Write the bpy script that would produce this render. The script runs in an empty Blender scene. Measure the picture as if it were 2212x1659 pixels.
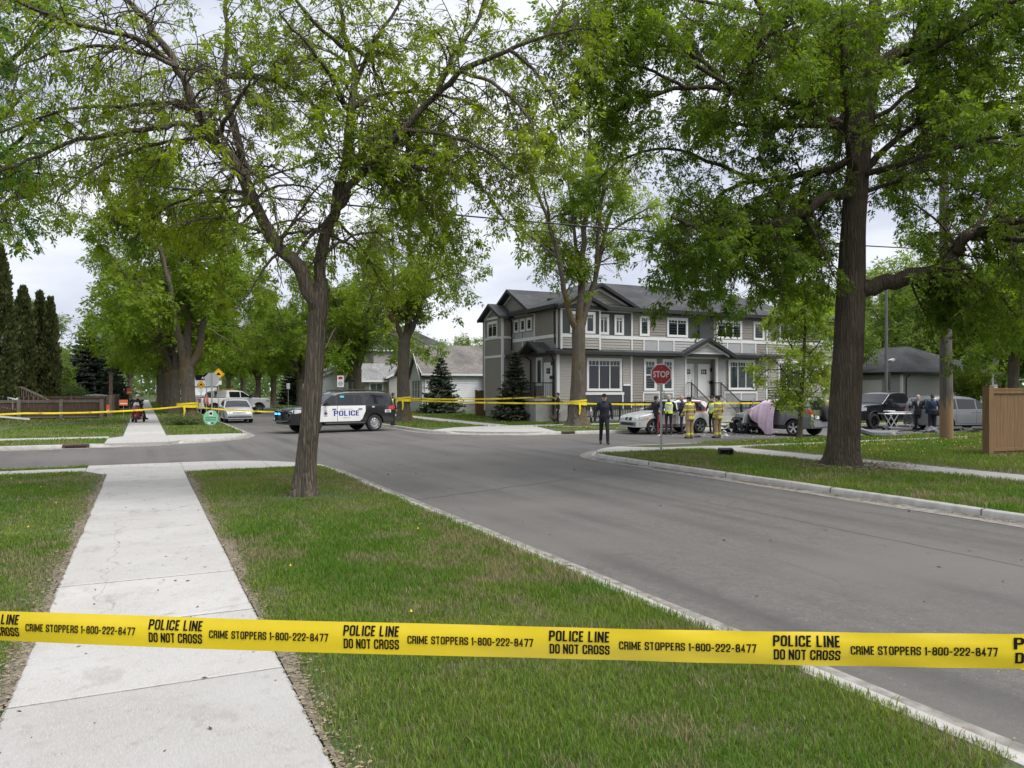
import bpy, bmesh, math, random
import numpy as np
from mathutils import Vector, Matrix

scene = bpy.context.scene
col = scene.collection
R = math.radians
rng = np.random.default_rng(7)
random.seed(7)

# ---------------------------------------------------------------- camera
CAM_H = 1.95
YAW = 25.6
FPX, CXP, HYP = 1662.5, 1106.0, 842.0          # the photograph measured at 2212 x 1659
S_, C_ = math.sin(R(YAW)), math.cos(R(YAW))
cd = bpy.data.cameras.new('camera')
cam = bpy.data.objects.new('camera', cd)
col.objects.link(cam)
cam.location = (0, 0, CAM_H)
cam.rotation_euler = (R(90), 0, R(-YAW))
cd.sensor_width = 36.0
cd.lens = FPX / 2212 * 36
cd.shift_y = (842 - 829.5) / 2212
cd.clip_end = 3000
scene.camera = cam

# ---------------------------------------------------------------- sky, sun, exposure
SUN_EL, SUN_AZ = 58, 205
w = bpy.data.worlds.new('World')
scene.world = w
w.use_nodes = True
nt = w.node_tree
nt.nodes.clear()
N = nt.nodes.new
out = N('ShaderNodeOutputWorld')
bg = N('ShaderNodeBackground')
sky = N('ShaderNodeTexSky')
sky.sky_type = 'NISHITA'
sky.sun_disc = False
sky.sun_elevation = R(SUN_EL)
sky.sun_rotation = R(SUN_AZ)
sky.air_density = 1.0
sky.dust_density = 3.0
tc = N('ShaderNodeTexCoord')
mp = N('ShaderNodeMapping')
mp.inputs['Scale'].default_value = (1.0, 1.0, 3.2)
nz = N('ShaderNodeTexNoise')
nz.inputs['Scale'].default_value = 2.6
nz.inputs['Detail'].default_value = 7
nz.inputs['Roughness'].default_value = 0.55
cr = N('ShaderNodeValToRGB')                     # overcast deck: grey-lavender bellies to white
cr.color_ramp.elements[0].position = 0.34
cr.color_ramp.elements[0].color = (5.7, 6.1, 7.3, 1)
cr.color_ramp.elements[1].position = 0.62
cr.color_ramp.elements[1].color = (9.6, 9.8, 10.3, 1)
mx = N('ShaderNodeMix')
mx.data_type = 'RGBA'
mx.inputs[0].default_value = 0.93
nt.links.new(tc.outputs['Generated'], mp.inputs['Vector'])
nt.links.new(mp.outputs['Vector'], nz.inputs['Vector'])
nt.links.new(nz.outputs['Fac'], cr.inputs['Fac'])
nt.links.new(sky.outputs['Color'], mx.inputs[6])
nt.links.new(cr.outputs['Color'], mx.inputs[7])
nt.links.new(mx.outputs[2], bg.inputs['Color'])
bg.inputs['Strength'].default_value = 0.083
nt.links.new(bg.outputs['Background'], out.inputs['Surface'])

sd = bpy.data.lights.new('sun', 'SUN')
sd.energy = 2.9
sd.angle = R(45)
sd.color = (1.0, 0.965, 0.91)
sun = bpy.data.objects.new('sun', sd)
col.objects.link(sun)
sun.location = (0, 0, 40)
# light comes from azimuth SUN_AZ (clockwise from +Y): behind the camera to the right
_az = R(SUN_AZ - 60)
_d = Vector((math.sin(_az) * math.cos(R(SUN_EL)), math.cos(_az) * math.cos(R(SUN_EL)), math.sin(R(SUN_EL))))
sun.rotation_euler = _d.to_track_quat('Z', 'Y').to_euler()
sky.sun_rotation = _az

vs = scene.view_settings
vs.view_transform = 'Standard'
vs.look = 'None'
vs.gamma = 1
vs.exposure = 0.55
scene.cycles.use_denoising = True
scene.cycles.max_bounces = 6
scene.cycles.diffuse_bounces = 3
scene.cycles.glossy_bounces = 3
scene.cycles.transmission_bounces = 4
scene.cycles.transparent_max_bounces = 8
scene.cycles.caustics_reflective = False
scene.cycles.caustics_refractive = False

# ---------------------------------------------------------------- helpers
def G(px, py, z=0.0):
    """pixel of the photograph to the point of the plane at height z"""
    f = FPX * (CAM_H - z) / (py - HYP)
    return D(px, py, f)

def D(px, py, f):
    """pixel of the photograph to the point at depth f along the view axis"""
    r = (px - CXP) / FPX * f
    return Vector((r * C_ + f * S_, -r * S_ + f * C_, CAM_H + (HYP - py) / FPX * f))

def onY(px, py, Y):
    t = (px - CXP) / FPX
    f = Y / (C_ - t * S_)
    return Vector((f * (t * C_ + S_), Y, CAM_H + (HYP - py) / FPX * f))

def onX(px, py, X):
    t = (px - CXP) / FPX
    f = X / (S_ + t * C_)
    return Vector((X, f * (-t * S_ + C_), CAM_H + (HYP - py) / FPX * f))

def tag(o, label=None, cat=None, group=None, kind=None):
    if label: o['label'] = label
    if cat: o['category'] = cat
    if group: o['group'] = group
    if kind: o['kind'] = kind
    return o

def thing(name, label, cat, loc=(0, 0, 0), rz=0.0, group=None, s=1.0):
    o = bpy.data.objects.new(name, None)
    col.objects.link(o)
    o.location = loc
    o.rotation_euler = (0, 0, rz)
    o.scale = (s, s, s)
    o.empty_display_size = 0.3
    return tag(o, label, cat, group)

def wmat(o):
    m = Matrix.LocRotScale(o.location, o.rotation_euler, o.scale)
    return wmat(o.parent) @ m if o.parent else m

def link_mesh(name, me, mats, parent=None):
    for m in (mats if isinstance(mats, (list, tuple)) else [mats]):
        me.materials.append(m)
    o = bpy.data.objects.new(name, me)
    col.objects.link(o)
    if parent: o.parent = parent
    return o

def copy_tree(o, parent=None, lab=None, loc=None, rz=None, s=None, kids=True):
    c = o.copy()
    col.objects.link(c)
    if parent: c.parent = parent
    if lab: c['label'] = lab
    if loc is not None: c.location = loc
    if rz is not None: c.rotation_euler = (0, 0, rz)
    if s is not None: c.scale = s if isinstance(s, (tuple, list)) else (s, s, s)
    if kids:
        for ch in list(o.children): copy_tree(ch, c)
    return c

class MB:
    """collects shapes; build() links them as ONE mesh object"""
    def __init__(self, M=None):
        self.v, self.f, self.mi, self.M = [], [], [], M
    def add(self, vs_, fs, mi=0):
        n = len(self.v)
        if self.M is not None: vs_ = [self.M @ Vector(p) for p in vs_]
        self.v += [tuple(p) for p in vs_]
        self.f += [tuple(i + n for i in f) for f in fs]
        self.mi += [mi] * len(fs) if not isinstance(mi, list) else mi
        return self
    def box(self, a, b, mi=0):
        x0, y0, z0 = [min(p, q) for p, q in zip(a, b)]
        x1, y1, z1 = [max(p, q) for p, q in zip(a, b)]
        self.add([(x0,y0,z0),(x1,y0,z0),(x1,y1,z0),(x0,y1,z0),(x0,y0,z1),(x1,y0,z1),(x1,y1,z1),(x0,y1,z1)],
                 [(0,3,2,1),(4,5,6,7),(0,1,5,4),(1,2,6,5),(2,3,7,6),(3,0,4,7)], mi)
        return self
    def obox(self, c, size, rot=(0, 0, 0), mi=0):
        from mathutils import Euler
        m = Matrix.Translation(c) @ Euler(rot).to_matrix().to_4x4()
        h = [q / 2 for q in size]
        vs_ = [m @ Vector((sx*h[0], sy*h[1], sz*h[2])) for sz in (-1,1) for sx, sy in ((-1,-1),(1,-1),(1,1),(-1,1))]
        self.add(vs_, [(0,3,2,1),(4,5,6,7),(0,1,5,4),(1,2,6,5),(2,3,7,6),(3,0,4,7)], mi)
        return self
    def bar(self, a, b, wd, ht, mi=0, up=(0, 0, 1)):
        """a rectangular bar from a to b"""
        a, b = Vector(a), Vector(b)
        d = (b - a).normalized()
        u = Vector(up)
        if abs(d.dot(u)) > 0.98: u = Vector((1, 0, 0))
        s = d.cross(u).normalized() * wd / 2
        t = s.cross(d).normalized() * ht / 2
        vs_ = [p + i*s + j*t for p in (a, b) for i, j in ((-1,-1),(1,-1),(1,1),(-1,1))]
        self.add(vs_, [(0,1,2,3),(7,6,5,4),(0,4,5,1),(1,5,6,2),(2,6,7,3),(3,7,4,0)], mi)
        return self
    def tube(self, pts, rad, n=8, mi=0, cap=True, sq=None):
        pts = [Vector(p) for p in pts]
        if not isinstance(rad, (list, tuple)): rad = [rad] * len(pts)
        u = None
        vs_, fs = [], []
        for i, p in enumerate(pts):
            d = (pts[min(i+1, len(pts)-1)] - pts[max(i-1, 0)])
            if d.length < 1e-9: d = Vector((0, 0, 1))
            d.normalize()
            if u is None:
                u = d.orthogonal().normalized()
            else:
                u = (u - d * u.dot(d))
                u = u.normalized() if u.length > 1e-6 else d.orthogonal().normalized()
            w_ = d.cross(u)
            for k in range(n):
                a = 2*math.pi*k/n
                vs_.append(p + (u*math.cos(a) + w_*math.sin(a)) * rad[i])
        for i in range(len(pts)-1):
            for k in range(n):
                k2 = (k+1) % n
                fs.append((i*n+k, i*n+k2, (i+1)*n+k2, (i+1)*n+k))
        if cap:
            fs.append(tuple(range(n-1, -1, -1)))
            fs.append(tuple((len(pts)-1)*n + k for k in range(n)))
        self.add(vs_, fs, mi)
        return self
    def loft(self, rings, mi=0, cap=True, closed=True):
        n = len(rings[0])
        vs_ = [p for r in rings for p in r]
        fs = []
        for i in range(len(rings)-1):
            for k in range(n if closed else n-1):
                k2 = (k+1) % n
                fs.append((i*n+k, i*n+k2, (i+1)*n+k2, (i+1)*n+k))
        if cap and closed:
            fs.append(tuple(range(n-1, -1, -1)))
            fs.append(tuple((len(rings)-1)*n + k for k in range(n)))
        self.add(vs_, fs, mi)
        return self
    def prism(self, poly, vec, mi=0):
        """polygon of 3D points pushed along vec"""
        v = Vector(vec)
        a = [Vector(p) for p in poly]
        n = len(a)
        fs = [tuple(range(n-1, -1, -1)), tuple(n+k for k in range(n))]
        fs += [(k, (k+1) % n, n+(k+1) % n, n+k) for k in range(n)]
        self.add(a + [p+v for p in a], fs, mi)
        return self
    def sphere(self, c, r, mi=0, nu=10, nv=7, sc=(1, 1, 1)):
        c = Vector(c)
        vs_ = [c + Vector((0, 0, -r*sc[2]))]
        for j in range(1, nv):
            t = -math.pi/2 + math.pi*j/nv
            for i in range(nu):
                a = 2*math.pi*i/nu
                vs_.append(c + Vector((r*sc[0]*math.cos(t)*math.cos(a), r*sc[1]*math.cos(t)*math.sin(a), r*sc[2]*math.sin(t))))
        vs_.append(c + Vector((0, 0, r*sc[2])))
        fs = [(0, 1+(i+1) % nu, 1+i) for i in range(nu)]
        for j in range(nv-2):
            for i in range(nu):
                a, b = 1+j*nu+i, 1+j*nu+(i+1) % nu
                fs.append((a, b, b+nu, a+nu))
        L = len(vs_)-1
        fs += [(L, 1+(nv-2)*nu+i, 1+(nv-2)*nu+(i+1) % nu) for i in range(nu)]
        self.add(vs_, fs, mi)
        return self
    def build(self, name, mats, parent=None, smooth=None, world=False, bevel=0, fix=True):
        vs_ = self.v
        if world and parent is not None:
            inv = wmat(parent).inverted()
            vs_ = [inv @ Vector(p) for p in vs_]
        me = bpy.data.meshes.new(name)
        me.from_pydata([tuple(p) for p in vs_], [], self.f)
        for i, p in enumerate(me.polygons): p.material_index = self.mi[i]
        if fix or bevel:
            bm = bmesh.new()
            bm.from_mesh(me)
            if bevel:
                bmesh.ops.remove_doubles(bm, verts=bm.verts, dist=1e-5)
            bmesh.ops.recalc_face_normals(bm, faces=bm.faces)
            if bevel:
                bmesh.ops.bevel(bm, geom=[e for e in bm.edges if len(e.link_faces) == 2 and e.calc_face_angle(0) > 0.6],
                                offset=bevel, segments=2, affect='EDGES', profile=0.5)
            bm.to_mesh(me)
            bm.free()
        if smooth is not None:
            me.polygons.foreach_set('use_smooth', [True]*len(me.polygons))
            me.set_sharp_from_angle(angle=R(smooth))
        me.update()
        return link_mesh(name, me, mats, parent)

def np_mesh(name, V, F, mats, parent=None, color=None, smooth=False, mi=None):
    """big mesh from numpy: V (n,3); F (m,k) all faces of k corners"""
    me = bpy.data.meshes.new(name)
    V = np.asarray(V, np.float32)
    F = np.asarray(F, np.int32)
    m, k = F.shape
    me.vertices.add(len(V)); me.vertices.foreach_set('co', V.ravel())
    me.loops.add(m*k); me.loops.foreach_set('vertex_index', F.ravel())
    me.polygons.add(m)
    me.polygons.foreach_set('loop_start', np.arange(0, m*k, k, dtype=np.int32))
    me.polygons.foreach_set('loop_total', np.full(m, k, np.int32))
    if smooth: me.polygons.foreach_set('use_smooth', np.ones(m, bool))
    if mi is not None: me.polygons.foreach_set('material_index', np.asarray(mi, np.int32))
    me.update(calc_edges=True)
    if color is not None:
        at = me.color_attributes.new('Col', 'FLOAT_COLOR', 'POINT')
        c4 = np.ones((len(V), 4), np.float32); c4[:, :3] = color
        at.data.foreach_set('color', c4.ravel())
    return link_mesh(name, me, mats, parent)

def vnoise(x, y, s, seed=0):
    """smooth value noise on numpy arrays, 0..1"""
    x = np.asarray(x)/s + 100.3 + seed*17.7; y = np.asarray(y)/s + 57.1 + seed*9.3
    xi = np.floor(x).astype(np.int64); yi = np.floor(y).astype(np.int64)
    fx = x-xi; fy = y-yi
    fx = fx*fx*(3-2*fx); fy = fy*fy*(3-2*fy)
    def h(a, b):
        n = (a*374761393 + b*668265263 + seed*362437) & 0xffffffff
        n = ((n ^ (n >> 13))*1274126177) & 0xffffffff
        return ((n ^ (n >> 16)) & 0xffff)/65535.0
    return (h(xi,yi)*(1-fx)+h(xi+1,yi)*fx)*(1-fy)+(h(xi,yi+1)*(1-fx)+h(xi+1,yi+1)*fx)*fy

_tcache = {}
def text2d(s, size=1.0, bold=0.0, xs=1.0, shear=0.0):
    """lettering as flat verts and faces, centred on x, baseline at 0"""
    key = (s, bold)
    if key not in _tcache:
        cu = bpy.data.curves.new('lettering', 'FONT')
        cu.body = s
        cu.size = 1.0
        cu.offset = bold
        cu.resolution_u = 3
        cu.fill_mode = 'FRONT'
        ob = bpy.data.objects.new('lettering', cu)
        col.objects.link(ob)
        dg = bpy.context.evaluated_depsgraph_get()
        me = bpy.data.meshes.new_from_object(ob.evaluated_get(dg))
        v = [(p.co.x, p.co.y) for p in me.vertices]
        f = [tuple(p.vertices) for p in me.polygons]
        bpy.data.objects.remove(ob)
        bpy.data.curves.remove(cu)
        bpy.data.meshes.remove(me)
        xs_ = [p[0] for p in v] or [0]
        mid = (min(xs_)+max(xs_))/2
        _tcache[key] = ([(p[0]-mid, p[1]) for p in v], f)
    v, f = _tcache[key]
    return [((x + shear*y)*size*xs, y*size) for x, y in v], f

def put_text(mb, s, o, ux, uy, size, mi, bold=0.02, xs=1.0, shear=0.0):
    o, ux, uy = Vector(o), Vector(ux), Vector(uy)
    v, f = text2d(s, size, bold, xs, shear)
    mb.add([o + ux*x + uy*y for x, y in v], f, mi)

GL = {'P': [[(0,0),(0,1)],[(0,1),(.4,1),(.4,.47),(0,.47)]], 'O': ['c',[(0,0),(.4,0),(.4,1),(0,1)]], 'L': [[(0,1),(0,0),(.36,0)]], 'I': [[(0,0),(0,1)]],
 'C': [[(.4,.76),(.4,1),(0,1),(0,0),(.4,0),(.4,.24)]], 'E': [[(.34,1),(0,1),(0,0),(.34,0)],[(0,.52),(.3,.52)]], 'N': [[(0,0),(0,1)],[(.42,0),(.42,1)],[(0,1),(.42,0)]],
 'D': [[(0,0),(.4,0),(.4,1),(0,1)],[(0,0),(0,1)]], 'T': [[(0,1),(.42,1)],[(.21,0),(.21,1)]], 'R': [[(0,0),(0,1)],[(0,1),(.4,1),(.4,.5),(0,.5)],[(.1,.5),(.4,.5),(.4,0)]],
 'S': [[(.4,.78),(.4,1),(0,1),(0,.56),(.4,.46),(.4,0),(0,0),(0,.22)]], 'M': [[(0,0),(0,1)],[(.56,0),(.56,1)],[(0,1),(.28,.2),(.56,1)]], '1': [[(.14,0),(.14,1)],[(0,.8),(.14,1)]],
 '2': [[(0,.68),(0,1),(.4,1),(.4,.55),(0,.14),(0,0),(.4,0)]], '4': [[(.3,0),(.3,1),(0,.28),(.44,.28)]], '7': [[(0,1),(.4,1),(.14,0)]], '9': [[(.4,.5),(0,.5),(0,1),(.4,1),(.4,0),(0,0),(0,.25)]],
 '8': ['c',[(0,0),(.4,0),(.4,.52),(0,.52)],[(.02,.52),(.38,.52),(.38,1),(.02,1)]], '0': ['c',[(0,0),(.4,0),(.4,1),(0,1)]], '-': [[(0,.45),(.26,.45)]]}
def _fillet(p, r, closed):
    n = len(p); o = []
    for i in range(n):
        if not closed and i in (0, n-1): o.append(Vector(p[i])); continue
        a, b, c = Vector(p[i-1]), Vector(p[i]), Vector(p[(i+1) % n])
        q = min(r, (a-b).length*.48, (c-b).length*.48)
        if abs((a-b).normalized().dot((c-b).normalized())) > .75: o.append(b); continue
        s, e = b+(a-b).normalized()*q, b+(c-b).normalized()*q
        for k in range(5):
            t = k/4; o.append(s*(1-t)**2+b*2*t*(1-t)+e*t*t)
    return o
def gothic(txt, size=1.0, bold=.15, xs=1.0, shear=0.0):
    """heavy condensed stroke lettering, centred on x, baseline at 0"""
    V, F, x0, t = [], [], 0.0, bold
    for ch in txt:
        g = GL.get(ch)
        if g is None: x0 += .30; continue
        closed = g[0] == 'c'
        wd = max(p[0] for s in g if s != 'c' for p in s)
        for s in g:
            if s == 'c': continue
            r = 0 if ch in 'LENTMI147-' else .17
            p = _fillet(s, r, closed) if r else [Vector(q) for q in s]
            n = len(p); base = len(V)
            for i in range(n):
                d1 = (p[i]-p[i-1]).normalized() if (i or closed) else (p[1]-p[0]).normalized()
                d2 = (p[(i+1) % n]-p[i]).normalized() if (i < n-1 or closed) else d1
                n1, n2 = Vector((-d1.y, d1.x)), Vector((-d2.y, d2.x))
                m = (n1+n2)
                m = n1 if m.length < .2 else m.normalized()
                k = t/2/max(.45, m.dot(n1))
                c = p[i].copy()
                if not closed and i == 0: c -= d2*(t/2 if ch not in 'ENM1R' or abs(d2.x) < .1 else 0)*.999
                if not closed and i == n-1: c += d1*(t/2 if abs(d1.y) > .9 else 0)
                for sg in (1, -1):
                    q = c+m*k*sg
                    V.append((x0+t/2+q.x, (q.y*(1-t)+t/2)))
            for i in range(n if closed else n-1):
                a, b = base+2*i, base+2*((i+1) % n)
                F.append((a, a+1, b+1, b))
        x0 += wd+t+.09
    mid = (x0-.09)/2
    return [((x-mid+shear*y)*size*xs, y*size) for x, y in V], F

# ---------------------------------------------------------------- materials
def mat(name, c, rough=0.6, metal=0.0, var=0.12, vs_=3.0, bump=0.0, bs=40.0, spec=0.5, c2=None, coat=0.0, detail=4.0,
        stretch=(1, 1, 1), contrast=(0.3, 0.7)):
    m = bpy.data.materials.new(name)
    m.use_nodes = True
    nt = m.node_tree
    b = nt.nodes['Principled BSDF']
    b.inputs['Roughness'].default_value = rough
    b.inputs['Metallic'].default_value = metal
    b.inputs['Specular IOR Level'].default_value = spec
    b.inputs['Coat Weight'].default_value = coat
    b.inputs['Coat Roughness'].default_value = 0.05
    t = nt.nodes.new('ShaderNodeTexCoord')
    mp = nt.nodes.new('ShaderNodeMapping')
    mp.inputs['Scale'].default_value = stretch
    nt.links.new(t.outputs['Object'], mp.inputs['Vector'])
    n = nt.nodes.new('ShaderNodeTexNoise')
    n.inputs['Scale'].default_value = vs_
    n.inputs['Detail'].default_value = detail
    nt.links.new(mp.outputs['Vector'], n.inputs['Vector'])
    r = nt.nodes.new('ShaderNodeValToRGB')
    r.color_ramp.elements[0].position = contrast[0]
    r.color_ramp.elements[1].position = contrast[1]
    if c2 is None:
        lo = [max(0, x*(1-var)) for x in c]; hi = [min(1, x*(1+var)) for x in c]
    else:
        lo, hi = c, c2
    r.color_ramp.elements[0].color = (*lo, 1)
    r.color_ramp.elements[1].color = (*hi, 1)
    nt.links.new(n.outputs['Fac'], r.inputs['Fac'])
    nt.links.new(r.outputs['Color'], b.inputs['Base Color'])
    if bump:
        n2 = nt.nodes.new('ShaderNodeTexNoise')
        n2.inputs['Scale'].default_value = bs
        n2.inputs['Detail'].default_value = 5
        nt.links.new(mp.outputs['Vector'], n2.inputs['Vector'])
        bp = nt.nodes.new('ShaderNodeBump')
        bp.inputs['Strength'].default_value = bump
        bp.inputs['Distance'].default_value = 0.02
        nt.links.new(n2.outputs['Fac'], bp.inputs['Height'])
        nt.links.new(bp.outputs['Normal'], b.inputs['Normal'])
    return m

def mixcol(nt, fac, a, b):
    x = nt.nodes.new('ShaderNodeMix')
    x.data_type = 'RGBA'
    for sock, val in ((x.inputs[0], fac), (x.inputs[6], a), (x.inputs[7], b)):
        if hasattr(val, 'is_linked') or isinstance(val, bpy.types.NodeSocket): nt.links.new(val, sock)
        else: sock.default_value = val if isinstance(val, float) else (*val, 1)
    return x.outputs[2]

def noise(nt, vec, sc, det=4.0, lo=0.3, hi=0.7, rough=0.5):
    n = nt.nodes.new('ShaderNodeTexNoise')
    n.inputs['Scale'].default_value = sc
    n.inputs['Detail'].default_value = det
    n.inputs['Roughness'].default_value = rough
    if vec is not None: nt.links.new(vec, n.inputs['Vector'])
    mr = nt.nodes.new('ShaderNodeMapRange')
    mr.inputs['From Min'].default_value = lo
    mr.inputs['From Max'].default_value = hi
    nt.links.new(n.outputs['Fac'], mr.inputs['Value'])
    return mr.outputs['Result']

def texvec(nt, kind='Object', sc=(1, 1, 1)):
    t = nt.nodes.new('ShaderNodeTexCoord')
    m = nt.nodes.new('ShaderNodeMapping')
    m.inputs['Scale'].default_value = sc
    nt.links.new(t.outputs[kind], m.inputs['Vector'])
    return m.outputs['Vector']

def newmat(name, rough=0.7):
    m = bpy.data.materials.new(name)
    m.use_nodes = True
    b = m.node_tree.nodes['Principled BSDF']
    b.inputs['Roughness'].default_value = rough
    return m, m.node_tree, b

def bumpto(nt, b, h, strength, dist=0.02):
    bp = nt.nodes.new('ShaderNodeBump')
    bp.inputs['Strength'].default_value = strength
    bp.inputs['Distance'].default_value = dist
    nt.links.new(h, bp.inputs['Height'])
    nt.links.new(bp.outputs['Normal'], b.inputs['Normal'])

def leaf_mat(name, trans=0.35, rough=0.55):
    """leaf colour rides on the mesh; light passes through the blade"""
    m, nt, b = newmat(name, rough)
    a = nt.nodes.new('ShaderNodeAttribute')
    a.attribute_name = 'Col'
    nt.links.new(a.outputs['Color'], b.inputs['Base Color'])
    b.inputs['Specular IOR Level'].default_value = 0.14
    tr = nt.nodes.new('ShaderNodeBsdfTranslucent')
    g = nt.nodes.new('ShaderNodeHueSaturation')
    g.inputs['Value'].default_value = 1.75
    g.inputs['Saturation'].default_value = 1.1
    g.inputs['Hue'].default_value = 0.49
    nt.links.new(a.outputs['Color'], g.inputs['Color'])
    nt.links.new(g.outputs['Color'], tr.inputs['Color'])
    ms = nt.nodes.new('ShaderNodeMixShader')
    ms.inputs['Fac'].default_value = trans
    nt.links.new(b.outputs['BSDF'], ms.inputs[1])
    nt.links.new(tr.outputs['BSDF'], ms.inputs[2])
    nt.links.new(ms.outputs['Shader'], nt.nodes['Material Output'].inputs['Surface'])
    return m

def bark_mat(name, c1, c2, sc=1.0, moss=None):
    m, nt, b = newmat(name, 0.9)
    v = texvec(nt, 'Object', (15*sc, 15*sc, 1.7*sc))
    n = nt.nodes.new('ShaderNodeTexNoise')
    n.inputs['Scale'].default_value = 1.0
    n.inputs['Detail'].default_value = 3
    nt.links.new(v, n.inputs['Vector'])
    ad = nt.nodes.new('ShaderNodeMix'); ad.data_type = 'VECTOR'
    ad.inputs[0].default_value = 0.18
    nt.links.new(v, ad.inputs[4]); nt.links.new(n.outputs['Color'], ad.inputs[5])
    vo = nt.nodes.new('ShaderNodeTexVoronoi')
    vo.feature = 'DISTANCE_TO_EDGE'
    vo.inputs['Scale'].default_value = 1.5
    nt.links.new(ad.outputs[1], vo.inputs['Vector'])
    mr = nt.nodes.new('ShaderNodeMapRange')
    mr.inputs['From Max'].default_value = 0.28
    nt.links.new(vo.outputs['Distance'], mr.inputs['Value'])
    fine = noise(nt, v, 6.0, 5)
    c = mixcol(nt, mr.outputs['Result'], c1, c2)
    c = mixcol(nt, fine, c, [x*0.72 for x in c2])
    big = noise(nt, texvec(nt), 1.3, 3, 0.35, 0.7)
    c = mixcol(nt, big, c, [x*0.8 for x in c2])
    if moss is not None:
        c = mixcol(nt, noise(nt, texvec(nt, 'Object', (1, 1, .35)), 1.7, 4, 0.5, 0.68), c, moss)
    nt.links.new(c, b.inputs['Base Color'])
    b.inputs['Specular IOR Level'].default_value = 0.05
    mu = nt.nodes.new('ShaderNodeMath'); mu.operation = 'MULTIPLY_ADD'
    mu.inputs[1].default_value = 0.25
    nt.links.new(fine, mu.inputs[0]); nt.links.new(mr.outputs['Result'], mu.inputs[2])
    bumpto(nt, b, mu.outputs[0], 1.0, 0.03)
    return m

M = {}
def glass(name, tint=(0.5, 0.55, 0.55), gl=0.28):
    m = bpy.data.materials.new(name)
    m.use_nodes = True
    nt = m.node_tree
    nt.nodes.clear()
    o = nt.nodes.new('ShaderNodeOutputMaterial')
    t = nt.nodes.new('ShaderNodeBsdfTransparent')
    t.inputs['Color'].default_value = (*tint, 1)
    g = nt.nodes.new('ShaderNodeBsdfGlossy')
    g.inputs['Roughness'].default_value = 0.02
    f = nt.nodes.new('ShaderNodeFresnel')
    f.inputs['IOR'].default_value = 1.38
    ad = nt.nodes.new('ShaderNodeMath'); ad.operation = 'ADD'; ad.use_clamp = True
    ad.inputs[1].default_value = gl
    nt.links.new(f.outputs[0], ad.inputs[0])
    ms = nt.nodes.new('ShaderNodeMixShader')
    nt.links.new(ad.outputs[0], ms.inputs[0])
    nt.links.new(t.outputs[0], ms.inputs[1])
    nt.links.new(g.outputs[0], ms.inputs[2])
    nt.links.new(ms.outputs[0], o.inputs['Surface'])
    return m

def paint(name, c, metal=0.0, rough=0.35, coat=0.6):
    return mat(name, c, rough, metal, 0.05, 2.0, coat=coat)

def glow(name, c, s):
    m, nt, b = newmat(name, 0.4)
    b.inputs['Base Color'].default_value = (*c, 1)
    b.inputs['Emission Color'].default_value = (*c, 1)
    b.inputs['Emission Strength'].default_value = s
    return m

M['concrete_kerb'] = mat('kerb_concrete', (0.30, 0.29, 0.27), 0.85, var=0.2, vs_=5, bump=0.35, bs=60, c2=(0.42, 0.41, 0.395))
M['white'] = mat('white_paint', (0.72, 0.72, 0.71), 0.5, var=0.04)
M['black'] = mat('black_metal', (0.012, 0.012, 0.014), 0.45, var=0.2)
M['rubber'] = mat('black_rubber', (0.016, 0.016, 0.017), 0.8, var=0.2, bump=0.2, bs=60)
M['galv'] = mat('galvanised_steel', (0.38, 0.39, 0.40), 0.45, 0.7, 0.15, 12)
M['steel'] = mat('bright_steel', (0.6, 0.61, 0.62), 0.3, 0.9, 0.1, 8)
M['dark'] = mat('dark_inside', (0.008, 0.008, 0.009), 0.7, var=0.1)
M['tape'] = mat('yellow_tape', (0.80, 0.61, 0.025), 0.28, var=0.05, vs_=3, spec=0.6, bump=.12, bs=9)
M['ink'] = mat('black_ink', (0.012, 0.011, 0.009), 0.9, var=0.1, spec=.1)
# ================================================================ GROUND, ROADS, WALKS
RZ = -0.13
XL, XR, YN, YF = 4.28, 12.3, 22.6, 31.3         # kerb faces: left, right, near, far

def arc(cx, cy, r, a0, a1, n=14):
    return [(cx + r*math.cos(R(a0+(a1-a0)*i/n)), cy + r*math.sin(R(a0+(a1-a0)*i/n))) for i in range(n+1)]

def seg(a, b, step=0.8):
    a, b = Vector(a), Vector(b)
    n = max(1, int((b-a).length/step))
    return [tuple(a.lerp(b, i/n)) for i in range(n+1)]

def chain(*parts):
    o = []
    for p in parts:
        for q in p:
            if not o or (Vector(q)-Vector(o[-1])).length > 1e-3: o.append(q)
    return o

M['gutter'] = mat('gutter_concrete', (0.125, 0.115, 0.10), .9, c2=(.30, .285, .265), vs_=7, detail=7, bump=.3, bs=50)
kerbs = {
 'nl': chain(seg((XL, -6), (XL, YN-3)), arc(XL-3, YN-3, 3, 0, 90), seg((XL-3, YN), (-70, YN), 1.5)),
 'nr': chain(seg((XR, -6), (XR, YN-3.5)), arc(XR+3.5, YN-3.5, 3.5, 180, 90), seg((XR+3.5, YN), (90, YN), 1.5)),
 'fl': chain(seg((XL, 240), (XL, YF+6), 3), arc(XL-6, YF+6, 6, 0, -90), seg((XL-6, YF), (-70, YF), 1.5)),
 'fr': chain(seg((XR, 240), (XR, YF+5), 3), arc(XR+5, YF+5, 5, 180, 270), seg((XR+5, YF), (90, YF), 1.5)),
}
def drop(x, y):
    """1 = full kerb, 0 = flush ramp"""
    f = 1.0
    for cx, cy, hw in ((0.1, YN, 1.0), (2.3, YN-.2, 1.3), (0.1, YF, 1.0), (13.4, 21.6, 1.2), (14.6, 32.4, 1.6), (29.5, YF, 1.2)):
        d = math.hypot(x-cx, y-cy)
        f = min(f, max(0.0, min(1.0, (d-hw)/0.8)))
    return 0.16 + 0.84*f*f*(3-2*f)

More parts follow.
